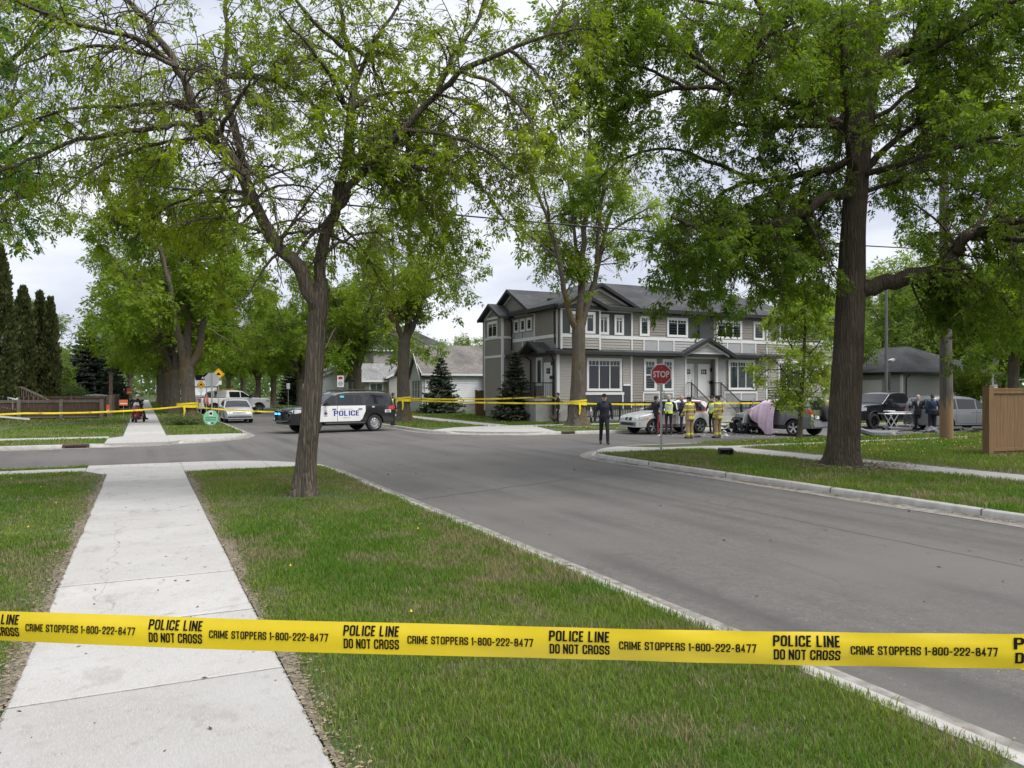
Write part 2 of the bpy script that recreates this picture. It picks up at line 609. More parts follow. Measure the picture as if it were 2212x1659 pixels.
def kerb_mesh(path, side):
    """side +1: lawn lies left of the path's run"""
    prof = [(-0.36, -0.124, 0), (-0.03, -0.114, 0), (0.0, -0.10, .05), (0.015, -0.015, 1), (0.035, 0.004, 1), (0.15, 0.010, 1), (0.17, 0.004, 1), (0.175, -0.08, 1)]
    mb = MB()
    rings = []
    n = len(path)
    for i, p in enumerate(path):
        d = Vector(path[min(i+1, n-1)]) - Vector(path[max(i-1, 0)])
        d.normalize()
        nr = Vector((-d.y, d.x))*side
        q = Vector(p) + nr*0.1
        k = drop(q.x, q.y)
        ring = []
        for o, z, t in prof:
            zz = z if t == 0 else (-0.114 + (z+0.114)*(k if t == 1 else 1))
            if o > 0.16: zz = z
            ring.append(Vector((p[0]+nr.x*o, p[1]+nr.y*o, zz + 0.003*math.sin(i*1.7+o*9))))
        rings.append(ring)
    mb.loft(rings, closed=False)
    for i in range(len(mb.f)):
        if i % 7 in (0, 1): mb.mi[i] = 1
    return mb

for key, side in (('nl', 1), ('nr', -1), ('fl', -1), ('fr', 1)):
    o = kerb_mesh(kerbs[key], side).build('kerb', [M['concrete_kerb'], M['gutter']], smooth=50)
    tag(o, kind='structure')
# joints in the kerbs: thin dark saw cuts standing a hair proud
jm = mat('kerb_joint', (0.10, 0.095, 0.09), 0.9)
jb = MB()
for X, s in ((XL, 1), (XR, -1)):
    for y in np.arange(1.3, 19, 3.05):
        yy = y + (0.6 if s < 0 else 0)
        x0 = X - s*0.152; x1 = X - s*0.012
        jb.box((x0, yy-.007, 0.004), (x1, yy+.007, 0.0125))
        jb.box((X - s*0.017, yy-.007, -0.11), (X + s*0.002, yy+.007, 0.0))
tag(jb.build('kerb_joint', [jm]), kind='structure')

# asphalt
am, nt, b = newmat('asphalt', 0.82)
v = texvec(nt)
fine = noise(nt, v, 70, 4, 0.3, 0.7, .7)
c = mixcol(nt, fine, (0.056, 0.0525, 0.049), (0.140, 0.132, 0.124))
c = mixcol(nt, noise(nt, v, 14, 6, 0.42, 0.8, .7), c, (0.140, 0.132, 0.124))
c = mixcol(nt, noise(nt, v, 4.5, 6, 0.5, 0.85, .7), c, (0.062, 0.059, 0.056))
c = mixcol(nt, noise(nt, v, 32, 2, 0.70, 0.74), c, (0.26, 0.25, 0.235))
c = mixcol(nt, noise(nt, texvec(nt, 'Object', (1.6, .10, 1)), 1.0, 5, 0.42, 0.75), c, (0.060, 0.057, 0.054))
c = mixcol(nt, noise(nt, v, 0.25, 4, 0.45, 0.7), c, (0.122, 0.115, 0.107))
# long thin seams and hairline cracks
vo = nt.nodes.new('ShaderNodeTexVoronoi'); vo.feature = 'DISTANCE_TO_EDGE'
vo.inputs['Scale'].default_value = 0.22
dm = nt.nodes.new('ShaderNodeMix'); dm.data_type = 'VECTOR'; dm.inputs[0].default_value = 0.35
nn = nt.nodes.new('ShaderNodeTexNoise'); nn.inputs['Scale'].default_value = 1.2; nn.inputs['Detail'].default_value = 6
nt.links.new(v, nn.inputs['Vector']); nt.links.new(v, dm.inputs[4]); nt.links.new(nn.outputs['Color'], dm.inputs[5])
nt.links.new(dm.outputs[1], vo.inputs['Vector'])
ck = nt.nodes.new('ShaderNodeMapRange'); ck.inputs['From Max'].default_value = 0.006
ck.inputs['To Min'].default_value = 0.22; ck.inputs['To Max'].default_value = 0.0
nt.links.new(vo.outputs['Distance'], ck.inputs['Value'])
cm = nt.nodes.new('ShaderNodeMath'); cm.operation = 'MULTIPLY'
nt.links.new(ck.outputs['Result'], cm.inputs[0]); nt.links.new(noise(nt, v, 0.5, 2, 0.5, 0.62), cm.inputs[1])
c = mixcol(nt, cm.outputs[0], c, (0.035, 0.033, 0.032))
nt.links.new(c, b.inputs['Base Color'])
bumpto(nt, b, fine, 0.35, 0.006)
rd = MB()
xs = [-90, XL-6.4, XL+.02, XR-.02, XR+5.4, 120]; ys = [-8, YN-4, YN-.02, YF+.02, YF+6.4, 260]
def cell(i, j): rd.add([(xs[i], ys[j], RZ), (xs[i+1], ys[j], RZ), (xs[i+1], ys[j+1], RZ), (xs[i], ys[j+1], RZ)], [(0, 1, 2, 3)])
for j in range(5): cell(2, j)
for i in (0, 1, 3, 4): cell(i, 2)
cell(1, 1); cell(3, 1); cell(1, 3); cell(3, 3)
tag(rd.build('road', [am], fix=True), kind='structure')
# paving seams, a pavement repair edge and worn paint
tm = mat('tar_seam', (0.045, 0.043, 0.041), 0.6, var=0.3, vs_=8)
sm = MB()
def strip(pts, wd, z, wob=0.02):
    for i in range(len(pts)-1):
        a, b_ = Vector((*pts[i], z)), Vector((*pts[i+1], z))
        d = (b_-a).normalized(); nrm = Vector((-d.y, d.x, 0))*wd/2
        sm.add([a-nrm, b_-nrm, b_+nrm, a+nrm], [(0, 1, 2, 3)])
def wobble(a, b_, n, amp, sd=1):
    rr = random.Random(sd)
    return [(a[0]+(b_[0]-a[0])*i/n + rr.uniform(-amp, amp), a[1]+(b_[1]-a[1])*i/n + rr.uniform(-amp, amp)) for i in range(n+1)]
for args in ((wobble((9.2, -3), (9.4, 12.6), 40, .025), .011), (wobble((4.7, 13.9), (12.0, 16.8), 26, .05, 3), .022)):
    strip(args[0], args[1], RZ+.004)
tag(sm.build('tar_seam', [tm]), kind='structure')

# lawns: one sheet, a terrain of four blocks behind the kerbs, and the land beyond
gm, nt, b = newmat('turf_soil', 0.95)
v = texvec(nt)
n1 = noise(nt, v, 0.45, 5, 0.35, 0.68)
n2 = noise(nt, v, 22, 5, 0.3, 0.7)
c = mixcol(nt, n2, (0.028, 0.062, 0.010), (0.065, 0.125, 0.022))
c = mixcol(nt, n1, c, (0.095, 0.088, 0.045))
nt.links.new(c, b.inputs['Base Color'])
bumpto(nt, b, n2, 0.8, 0.03)
lw = MB()
def lawn(path, side, far):
    p2 = []
    for i, p in enumerate(path):
        d = Vector(path[min(i+1, len(path)-1)]) - Vector(path[max(i-1, 0)])
        d.normalize()
        nr = Vector((-d.y, d.x))*side*0.16
        p2.append((p[0]+nr.x, p[1]+nr.y, 0.0))
    # fan of quads towards the block's outer corner keeps the faces convex
    n = len(p2)
    lw.add(p2 + [(*far, 0.0)], [(i, i+1, n) for i in range(n-1)])
lawn(kerbs['nl'], 1, (-70, -6)); lawn(kerbs['nr'], -1, (90, -6)); lawn(kerbs['fl'], -1, (-70, 240)); lawn(kerbs['fr'], 1, (90, 240))
tag(lw.build('lawn', [gm], fix=True), kind='structure')
gd = MB().box((-700, -300, -0.6), (900, 1200, -0.3))
tag(gd.build('ground', [gm]), kind='structure')

# concrete walks: separate slabs with open joints
cm_, nt, b = newmat('walk_concrete', 0.88)
v = texvec(nt)
c = mixcol(nt, noise(nt, v, 1.1, 6, 0.3, 0.72), (0.345, 0.335, 0.32), (0.42, 0.412, 0.40))
c = mixcol(nt, noise(nt, v, 9, 6, 0.55, 0.8), c, (0.30, 0.285, 0.265))
c = mixcol(nt, noise(nt, texvec(nt, 'Object', (30, 4, 4)), 6, 3, 0.45, 0.75), c, (0.45, 0.44, 0.425))
c = mixcol(nt, noise(nt, v, 60, 2, 0.69, 0.75), c, (0.22, 0.20, 0.18))
# every slab was poured on its own: its own tone, and faint stains
sx = nt.nodes.new('ShaderNodeSeparateXYZ'); nt.links.new(v, sx.inputs[0])
dv = nt.nodes.new('ShaderNodeMath'); dv.operation = 'MULTIPLY_ADD'; dv.inputs[1].default_value = 1/1.6; dv.inputs[2].default_value = 2.45/1.6; nt.links.new(sx.outputs['Y'], dv.inputs[0])
fl = nt.nodes.new('ShaderNodeMath'); fl.operation = 'FLOOR'; nt.links.new(dv.outputs[0], fl.inputs[0])
wn = nt.nodes.new('ShaderNodeTexWhiteNoise'); wn.noise_dimensions = '1D'; nt.links.new(fl.outputs[0], wn.inputs['W'])
c = mixcol(nt, wn.outputs['Value'], c, (0.34, 0.333, 0.322)) if False else c
hs = nt.nodes.new('ShaderNodeHueSaturation'); mr_ = nt.nodes.new('ShaderNodeMapRange'); mr_.inputs['To Min'].default_value = .88; mr_.inputs['To Max'].default_value = 1.06
nt.links.new(wn.outputs['Value'], mr_.inputs['Value']); nt.links.new(mr_.outputs['Result'], hs.inputs['Value']); nt.links.new(c, hs.inputs['Color']); c = hs.outputs['Color']
c = mixcol(nt, noise(nt, texvec(nt, 'Object', (1, .5, 1)), 2.3, 7, 0.56, 0.78, .65), c, (0.25, 0.24, 0.22))
vo = nt.nodes.new('ShaderNodeTexVoronoi'); vo.feature = 'DISTANCE_TO_EDGE'; vo.inputs['Scale'].default_value = .33
dm = nt.nodes.new('ShaderNodeMix'); dm.data_type = 'VECTOR'; dm.inputs[0].default_value = .3
nn = nt.nodes.new('ShaderNodeTexNoise'); nn.inputs['Scale'].default_value = 2.5; nn.inputs['Detail'].default_value = 6
nt.links.new(v, nn.inputs['Vector']); nt.links.new(v, dm.inputs[4]); nt.links.new(nn.outputs['Color'], dm.inputs[5]); nt.links.new(dm.outputs[1], vo.inputs['Vector'])
ck = nt.nodes.new('ShaderNodeMapRange'); ck.inputs['From Max'].default_value = .0022; ck.inputs['To Min'].default_value = .6; ck.inputs['To Max'].default_value = 0
nt.links.new(vo.outputs['Distance'], ck.inputs['Value'])
c = mixcol(nt, ck.outputs['Result'], c, (.15, .14, .125))
nt.links.new(c, b.inputs['Base Color'])
bumpto(nt, b, noise(nt, texvec(nt, 'Object', (3, 1, 1)), 45, 4), 0.3, 0.008)
jt = MB()
wk = MB()
def slab(x0, y0, x1, y1, z=0.014, rng_=random.Random(3)):
    """slab with a tooled rounded edge"""
    e = 0.018; g = 0.008; dz = rng_.uniform(-.002, .003)
    for q in ((x0, y1-.008, x1, y1+.008),): jt.box((q[0]+.01, q[1], z-.03), (q[2]-.01, q[3], z-.0035))
    a = [(x0+g, y0+g), (x1-g, y0+g), (x1-g, y1-g), (x0+g, y1-g)]
    i_ = [(x0+g+e, y0+g+e), (x1-g-e, y0+g+e), (x1-g-e, y1-g-e), (x0+g+e, y1-g-e)]
    wk.add([(*p, -0.05) for p in a] + [(*p, z+dz-.008) for p in a] + [(*p, z+dz) for p in i_],
           [(8, 9, 10, 11)] + [(k, (k+1) % 4, 4+(k+1) % 4, 4+k) for k in range(4)] + [(4+k, 4+(k+1) % 4, 8+(k+1) % 4, 8+k) for k in range(4)])
WX0, WX1 = -0.77, 0.89
y = -2.45
while y < 18.6:
    wd = 0.0
    slab(WX0, y, WX1, y+1.6); y += 1.6
slab(WX0, y, WX1, 19.85)
y = 36.0
while y < 160:
    slab(WX0, y, WX1, y+1.6); y += 1.6
for k in range(25):                                  # right-hand walk, near block
    slab(16.6, 19.9-1.6*(k+1), 18.1, 19.9-1.6*k)
for k in range(30):
    slab(16.6, 37.9+1.6*k, 18.1, 37.9+1.6*(k+1))
def polyslab(pts, z=0.012, th=0.2):
    wk.prism([(*p, z-th) for p in pts], (0, 0, th))
def offs(path, d):
    return path
nl = [p for p in kerbs['nl'] if p[1] > 19.7 and p[0] > -1.3]
def inset(path, cx, cy, d):
    o = []
    for x, y_ in path:
        v_ = Vector((cx-x, cy-y_)).normalized()*d
        o.append((x+v_.x, y_+v_.y))
    return o
# near-left corner apron, split in bays
apr = [(0.9, 19.86), (3.55, 19.95)] + inset([p for p in kerbs['nl'] if p[1] > 20.4 and p[0] > 0.95], XL-3.2, YN-3.2, 0.18) + [(0.9, YN-.17)]
polyslab(apr, 0.010)
polyslab([(-1.25, 20.95), (WX0, 19.86), (0.893, 19.86), (0.893, YN-.17), (-1.25, YN-.17)], 0.008)
for k in range(18): slab(-1.26-1.6*(k+1), 20.9, -1.26-1.6*k, 21.75)
# near-right corner
apr = [(12.75, 20.2), (15.2, 20.2), (16.62, 19.92), (18.1, 19.92), (18.1, 21.0), (15.6, 21.25)] + \
      list(reversed(inset([p for p in kerbs['nr'] if p[1] > 20.3 and p[0] < 14.9], XR+3.8, YN-3.8, 0.18)))
polyslab(apr, 0.010)
for k in range(8): slab(18.1+1.6*k, 20.1, 18.1+1.6*(k+1), 20.75)
# far-left corner
apr = [(WX1, 36.0), (3.9, 36.3)] + inset([p for p in kerbs['fl'] if p[1] < 36.0 and p[0] > 0.95], XL-6.3, YF+6.3, 0.18) + [(0.893, YF+.17)]
polyslab(apr, 0.010)
polyslab([(WX0-.5, YF+.17), (0.887, YF+.17), (0.887, 36.0), (WX0, 36.0), (WX0-.5, 34.9)], 0.008)
for k in range(18): slab(WX0-.5-1.6*(k+1), 34.9, WX0-.5-1.6*k, 36.1)
# far-right corner
apr = inset([p for p in kerbs['fr'] if p[1] < 35.2 and p[0] < 16.8], XR+5.3, YF+5.3, 0.18) + [(17.4, YF+.2), (18.8, 36.3), (18.1, 37.9), (16.6, 37.9), (14.4, 37.0)]
polyslab(apr, 0.010)
for k in range(24): slab(18.15+1.6*k, 36.3, 18.15+1.6*(k+1), 37.8)
polyslab([(28.6, YF+.2), (30.4, YF+.2), (30.4, 36.3), (28.6, 36.3)], 0.010)
polyslab([(28.8, 37.8), (30.2, 37.8), (30.2, 39.4), (28.8, 39.4)], 0.010)
polyslab([(22.0, YF+.4), (23.0, YF+.4), (20.6, 36.3), (19.5, 36.3)], 0.010)
tag(wk.build('sidewalk', [cm_], fix=True), kind='structure')
tag(jt.build('sidewalk_joint', [mat('joint_dirt', (0.21, 0.20, 0.185), .95, var=.4, vs_=20)]), kind='structure')
# tooled grooves of the ramps
gv = mat('ramp_groove', (0.27, 0.26, 0.25), 0.9)
rg = MB()
for k in range(9):
    rg.box((-0.72+.2*k-.008, 31.55, .0105), (-0.72+.2*k+.008, 32.15, .0125))
    rg.box((-0.72+.2*k-.006, 21.85, .0105), (-0.72+.2*k+.006, 22.3, .0125))
for x in (1.7, 2.9): rg.box((x-.006, 20.0, .0125), (x+.006, 22.2, .0145))
tag(rg.build('ramp_groove', [gv]), kind='structure')

# bare soil creeping over the walk's edges, with litter on it
so = mat('bare_soil', (0.075, 0.064, 0.048), 0.95, c2=(0.26, 0.225, 0.17), vs_=14, bump=0.8, bs=50, detail=8)
sb = MB()
def soil(x, y0, y1, s, wmin, wmax, seed, over=.05, z=.0185):
    n = int((y1-y0)/0.06)
    ys_ = np.linspace(y0, y1, n)
    a = vnoise(ys_, ys_*0, .5, seed)*.7 + vnoise(ys_, ys_*0, .14, seed+1)*.3
    b_ = vnoise(ys_, ys_*0, .9, seed+2)*.75 + vnoise(ys_, ys_*0, .2, seed+4)*.25
    vs_ = []
    for i in range(n):
        vs_.append((x - s*over*1.6*(a[i]-.35), ys_[i], z))
        vs_.append((x + s*.01, ys_[i], z+.001))
        vs_.append((x + s*(wmin+(wmax-wmin)*b_[i]), ys_[i], z-.011))
    sb.add(vs_, [f for i in range(n-1) for f in ((3*i, 3*i+1, 3*i+4, 3*i+3), (3*i+1, 3*i+2, 3*i+5, 3*i+4))])
soil(WX0, -1, 20.0, -1, .0, .20, 11, .06)
soil(WX1, -1, 18.6, 1, .0, .20, 21, .02)
soil(18.1, 4, 19.8, 1, .1, .5, 31, .03)
soil(16.6, 4, 19.8, -1, .0, .16, 41, .04)
tag(sb.build('soil', [so], fix=True), kind='stuff')
# ================================================================ TREES
M['bark_ash'] = bark_mat('ash_bark', (0.020, 0.016, 0.012), (0.195, 0.165, 0.130), 1.0)
M['bark_dark'] = bark_mat('dark_bark', (0.018, 0.014, 0.011), (0.145, 0.118, 0.092), 0.9)
M['bark_elm'] = bark_mat('elm_bark', (0.034, 0.029, 0.024), (0.185, 0.16, 0.13), 0.8, moss=(0.16, 0.115, 0.045))
M['leaf'] = leaf_mat('leaf', 0.42)
M['needle'] = leaf_mat('needle', 0.12, 0.7)

def unit(a):
    return a/np.maximum(np.linalg.norm(a, axis=-1, keepdims=True), 1e-9)

def catmull(P, n):
    P = np.asarray(P, float)
    if len(P) == 2: P = np.array([P[0], (P[0]+P[1])/2, P[1]])
    Q = np.vstack([2*P[0]-P[1], P, 2*P[-1]-P[-2]])
    t = np.linspace(0, len(P)-1-1e-6, n)
    i = t.astype(int); u = (t-i)[:, None]
    a, b, c, d = Q[i], Q[i+1], Q[i+2], Q[i+3]
    return 0.5*(2*b + (c-a)*u + (2*a-5*b+4*c-d)*u*u + (3*b-a-3*c+d)*u**3)

def tubes(P, Rr, n):
    """P (m,k,3), Rr (m,k): m tubes of n sides -> verts, quads"""
    m, k, _ = P.shape
    T = np.empty_like(P)
    T[:, 1:-1] = P[:, 2:]-P[:, :-2]; T[:, 0] = P[:, 1]-P[:, 0]; T[:, -1] = P[:, -1]-P[:, -2]
    T = unit(T)
    ref = np.where(np.abs(T[:, :1, 2:3]) > 0.9, np.array([1., 0, 0]), np.array([0, 0, 1.]))
    ref = np.broadcast_to(ref, P.shape)
    U = unit(np.cross(ref, T)); W = np.cross(T, U)
    a = 2*np.pi*np.arange(n)/n
    V = P[:, :, None] + Rr[:, :, None, None]*(U[:, :, None]*np.cos(a)[None, None, :, None] + W[:, :, None]*np.sin(a)[None, None, :, None])
    idx = np.arange(m*k*n).reshape(m, k, n)
    A = idx[:, :-1]; B = idx[:, 1:]
    F = np.stack([A, np.roll(A, -1, 2), np.roll(B, -1, 2), B], -1).reshape(-1, 4)
    return V.reshape(-1, 3), F

class Wood:
    def __init__(self): self.V, self.F, self.n = [], [], 0
    def add(self, V, F):
        self.V.append(V); self.F.append(F+self.n); self.n += len(V)
    def mesh(self, name, mat_, parent, origin):
        return np_mesh(name, np.vstack(self.V)-np.asarray(origin), np.vstack(self.F), mat_, parent, smooth=True)

def sprout(rg, parents, dens, length, t0, spread, up, droop, k=6, wob=.12, rr=(.28, .3)):
    """children of polylines: parents list of (P(k,3), R(k)); returns P (m,k,3), R (m,k)"""
    B, Dr, L, R0 = [], [], [], []
    for P, Rr in parents:
        segl = np.linalg.norm(np.diff(P, axis=0), axis=1)
        tot = segl.sum()
        n = rg.poisson(dens*tot*(1-t0))
        if n == 0: continue
        t = t0+(1-t0)*rg.random(n)
        f = t*(len(P)-1); i = np.minimum(f.astype(int), len(P)-2); u = (f-i)[:, None]
        B.append(P[i]*(1-u)+P[i+1]*u)
        T = unit(P[i+1]-P[i])
        rnd = unit(rg.normal(size=(n, 3)))
        perp = unit(rnd-T*(rnd*T).sum(1, keepdims=True))
        Dr.append(unit(T*(1-spread)+perp*spread+np.array([0, 0, up])))
        L.append(length*(1.15-.6*t)*rg.uniform(.5, 1.25, n))
        R0.append((Rr[i]*(1-u[:, 0])+Rr[i+1]*u[:, 0]))
    if not B: return np.zeros((0, k, 3)), np.zeros((0, k))
    B = np.vstack(B); Dr = np.vstack(Dr); L = np.concatenate(L); R0 = np.concatenate(R0)
    m = len(B)
    P = np.empty((m, k, 3)); P[:, 0] = B
    d = Dr
    for j in range(1, k):
        d = unit(d + rg.normal(size=(m, 3))*wob + np.array([0, 0, -droop/k]))
        P[:, j] = P[:, j-1]+d*(L/(k-1))[:, None]
    r = np.minimum(R0*rr[0]+.002, L*.02+.002)
    Rr = r[:, None]*np.linspace(1, rr[1], k)[None]
    return P, Rr

def leaves(rg, P, nper, size, nleaf, c_lo, c_hi, hang=.35, young=.25, t0=.15, clump=1.3, pal=None):
    """compound leaves along twigs P (m,k,3): quads and colours"""
    m, k, _ = P.shape
    n = m*nper
    ti = np.repeat(np.arange(m), nper)
    t = t0+(1-t0)*rg.random(n)
    f = t*(k-1); i = np.minimum(f.astype(int), k-2); u = (f-i)[:, None]
    B = P[ti, i]*(1-u)+P[ti, i+1]*u
    T = unit(P[ti, i+1]-P[ti, i])
    rn = unit(rg.normal(size=(n, 3)))
    Dr = unit(T*.5+rn*.75+np.array([0, 0, .1-hang]))
    sz = size*rg.uniform(.45, 1.45, n)
    up = unit(np.array([0, 0, 1.])+rg.normal(size=(n, 3))*.55)
    side = unit(np.cross(Dr, up)); nrm = np.cross(side, Dr)
    V = np.empty((n, nleaf, 4, 3))
    for q in range(nleaf):
        if q == nleaf-1: s, sg = 1.0, 0.0
        else: s, sg = (.35+.6*(q//2)/max(1, (nleaf-1)//2)), (1.0 if q % 2 else -1.0)
        base = B+Dr*(sz*1.5*s)[:, None]
        ld = unit(Dr*(1.0 if sg == 0 else .55)+side*sg*.8+np.array([0, 0, -.18])+rg.normal(size=(n, 3))*.16)
        ls = unit(np.cross(ld, nrm+rg.normal(size=(n, 3))*.3))
        l = (sz*rg.uniform(.8, 1.15, n))[:, None]
        V[:, q, 0] = base
        V[:, q, 1] = base+ld*l*.45+ls*l*.21
        V[:, q, 2] = base+ld*l-np.array([0, 0, .08])*l
        V[:, q, 3] = base+ld*l*.45-ls*l*.21
    # colour: clumps of dark and light leaves, younger leaf towards twig ends
    cl = vnoise(B[:, 0]+B[:, 2]*.7, B[:, 1]-B[:, 2]*.5, clump, 5)
    mixv = np.clip(cl*.75+rg.random(n)*.35+(t-.5)*young, 0, 1)[:, None]
    c = np.asarray(c_lo)*(1-mixv)+np.asarray(c_hi)*mixv
    c = c*rg.uniform(.85, 1.15, (n, 1))
    c = np.repeat(c, nleaf*4, 0)
    V = V.reshape(-1, 3)
    return V, np.arange(len(V)).reshape(-1, 4), c

def limb_from_px(pts, f0, f1):
    n = len(pts)
    return np.array([D(x, y, f0+(f1-f0)*i/(n-1)) for i, (x, y) in enumerate(pts)])

def make_tree(name, label, cat, base, trunk, limbs, bark, seed, leaf, br, tw, c_lo, c_hi, group=None, extra=(), trunk_bump=.03, zmax=None,
              trunk_n=20, hollow=.3, clumps=1.1):
    """trunk/limbs: (pts, r0, r1). br=(dens,len,t0,spread,up,droop); tw likewise; leaf=(per twig,size,leaflets,hang)"""
    rg = np.random.default_rng(seed)
    base = np.asarray(base, float)
    root = thing(name, label, cat, tuple(base), 0, group)
    W_ = Wood()
    # trunk with flare and ridges
    P, rad = trunk
    n = 46
    Pc = catmull(P, n)
    rc = np.interp(np.linspace(0, len(P)-1, n), np.arange(len(P)), rad)
    h = Pc[:, 2]-Pc[0, 2]
    T = unit(np.gradient(Pc, axis=0))
    U = unit(np.cross(np.array([0, 1., 0]), T)); Wv = np.cross(T, U)
    na = trunk_n*2
    a = 2*np.pi*np.arange(na)/na
    ph = rg.random(4)*6
    flare = np.exp(-h/.28)[:, None]*(.32+.22*np.cos(a*5+ph[0])[None]+.12*np.cos(a*3+ph[1])[None])
    ridg = trunk_bump*(np.sin(a*9+ph[2]+h[:, None]*.8)+.7*np.sin(a*5+ph[3]-h[:, None]*1.3))
    Rr = rc[:, None]*(1+np.clip(flare, 0, .6)+ridg)
    V = Pc[:, None]+Rr[..., None]*(U[:, None]*np.cos(a)[None, :, None]+Wv[:, None]*np.sin(a)[None, :, None])
    idx = np.arange(n*na).reshape(n, na)
    F = np.stack([idx[:-1], np.roll(idx[:-1], -1, 1), np.roll(idx[1:], -1, 1), idx[1:]], -1).reshape(-1, 4)
    W_.add(V.reshape(-1, 3), F)
    LP = []
    for pts, r0, r1 in limbs:
        k = max(8, 3*len(pts))
        p = catmull(pts, k)
        p[1:-1] += rg.normal(size=(k-2, 3))*min(.045, .012+r0*.08)
        r = r0*(1-np.linspace(0, 1, k))**.8+r1*np.linspace(0, 1, k)
        r = np.maximum(r*(1+rg.normal(size=k)*.04), .006)
        v, f = tubes(p[None], r[None], 12 if r0 > .06 else 8)
        W_.add(v, f); LP.append((p, r))
    P1, R1 = sprout(rg, LP, *br, k=7, wob=.16)
    if zmax: 
        ok = P1[:, 0, 2] < zmax
        P1, R1 = P1[ok], R1[ok]
    W_.add(*tubes(P1, R1, 5))
    P2, R2 = sprout(rg, list(zip(P1, R1)), *tw, k=5, wob=.2, rr=(.6, .4))
    R2 = np.maximum(R2, .0022)
    W_.add(*tubes(P2, R2, 3))
    ends = P1[:, 2:]
    if hollow:
        vn = vnoise(P2[:, 0, 0]+P2[:, 0, 2]*.7, P2[:, 0, 1]-P2[:, 0, 2]*.6, clumps, seed)
        P2 = P2[rg.random(len(P2)) < np.clip((vn-hollow)*5+.5, .04, 1)]
        vn = vnoise(P1[:, 3, 0]+P1[:, 3, 2]*.7, P1[:, 3, 1]-P1[:, 3, 2]*.6, clumps, seed)
        ends = ends[vn > hollow-.05]
    per, size, nl_, hang = leaf
    Vl, Fl, Cl = leaves(rg, P2, per, size, nl_, c_lo, c_hi, hang)
    V2, F2, C2 = leaves(rg, ends, max(2, per//2), size, nl_, c_lo, c_hi, hang)
    W_.mesh('trunk', bark, root, base)
    np_mesh('crown', np.vstack([Vl, V2])-base, np.vstack([Fl, F2+len(Vl)]), M['leaf'], root, color=np.vstack([Cl, C2]))
    return root

def view_limbs(rg, origins, n, lmin, lmax, up, r, axis_only=True):
    """limbs towards and away from the street view so the crown is as deep as it is wide"""
    out_ = []
    ax = np.array([S_, C_, 0.])
    for i in range(n):
        o = np.asarray(origins[i % len(origins)], float)
        sgn = 1 if i % 2 else -1
        d = unit(ax*sgn+rg.normal(size=3)*np.array([.5, .5, .1])+np.array([0, 0, up]))
        L = rg.uniform(lmin, lmax)
        pts = [o]
        for j in range(4):
            d = unit(d+rg.normal(size=3)*.15-np.array([0, 0, .09]))
            pts.append(pts[-1]+d*L/4)
        out_.append((np.array(pts), r, .012))
    return out_

# ---- the near ash on the left boulevard
rg0 = np.random.default_rng(3)
f0 = 14.2
tp = limb_from_px([(656, 1073), (659, 1030), (664, 970), (671, 900), (678, 810), (684, 720), (690, 645), (695, 600)], f0, f0)
trunkL = (tp, [.212, .192, .178, .170, .166, .166, .175, .105])
LL = lambda pts, a, b, r0, r1=.012: (limb_from_px(pts, a, b), r0, r1)
A_ = [(688, 660), (672, 650), (640, 565), (597, 530), (558, 460), (522, 372), (452, 290), (412, 212), (380, 140), (325, 55), (270, -5), (215, -90)]
B_ = [(556, 450), (530, 372), (512, 300), (492, 215), (483, 165), (492, 100), (488, 0), (480, -90)]
Cc = [(690, 655), (700, 525), (722, 455), (740, 370), (756, 250), (766, 165), (750, 100), (736, 20), (730, -80)]
Dd = [(722, 458), (745, 425), (772, 385), (822, 325), (876, 275), (940, 210), (1000, 155), (1106, 105), (1190, 75), (1260, 62)]
limbsL = [LL(A_, f0, 13.0, .135, .024), LL(B_, 13.9, 15.2, .085, .02), LL(Cc, f0, 15.0, .118, .017), LL(Dd, f0, 13.2, .09, .013),
  LL([(452, 290), (400, 268), (350, 271), (250, 286), (165, 302), (75, 340), (0, 372), (-90, 400)], 13.5, 12.3, .055),
  LL([(420, 235), (365, 222), (300, 226), (175, 232), (60, 262), (-60, 300)], 13.3, 14.6, .045),
  LL([(455, 300), (420, 300), (340, 310), (250, 340), (170, 390), (120, 440)], 13.5, 14.4, .04),
  LL([(765, 392), (800, 352), (875, 360), (975, 380), (1050, 415), (1095, 480)], 14.0, 13.2, .05),
  LL([(790, 360), (850, 375), (900, 420), (950, 480), (985, 550)], 14.0, 15.0, .035),
  LL([(945, 205), (975, 130), (1030, 50), (1060, -40)], 13.3, 13.8, .05),
  LL([(760, 235), (825, 205), (925, 200), (1010, 222), (1085, 268)], 14.8, 15.6, .045),
  LL([(490, 165), (560, 168), (630, 188), (690, 240), (720, 305)], 14.9, 13.6, .045),
  LL([(480, 178), (430, 152), (370, 150), (310, 168), (250, 200)], 14.9, 15.8, .04),
  LL([(385, 145), (330, 120), (240, 100), (130, 110), (30, 150)], 13.1, 12.6, .045),
  LL([(760, 200), (800, 110), (850, 30), (900, -60)], 14.9, 15.4, .05),
  LL([(750, 110), (690, 60), (640, 0), (600, -60)], 14.9, 14.0, .045),
  LL([(520, 350), (570, 395), (590, 440), (600, 500)], 13.8, 13.2, .03),
  LL([(690, 560), (740, 520), (800, 500), (850, 520)], 14.1, 13.2, .03),
  LL([(540, 420), (480, 410), (400, 430), (330, 470), (290, 520)], 13.8, 14.6, .035),
  LL([(870, 280), (960, 290), (1040, 320), (1120, 380)], 13.7, 12.8, .04),
  LL([(1100, 108), (1150, 150), (1195, 215), (1215, 300)], 13.3, 13.8, .035), LL([(1000, 155), (1075, 190), (1140, 250), (1165, 330)], 13.3, 12.6, .035),
  LL([(1180, 78), (1210, 20), (1230, -50)], 13.2, 13.4, .03)]
org = [limbsL[i][0][j] for i, j in ((0, 6), (1, 4), (2, 4), (3, 4), (0, 8), (2, 6), (3, 6))]
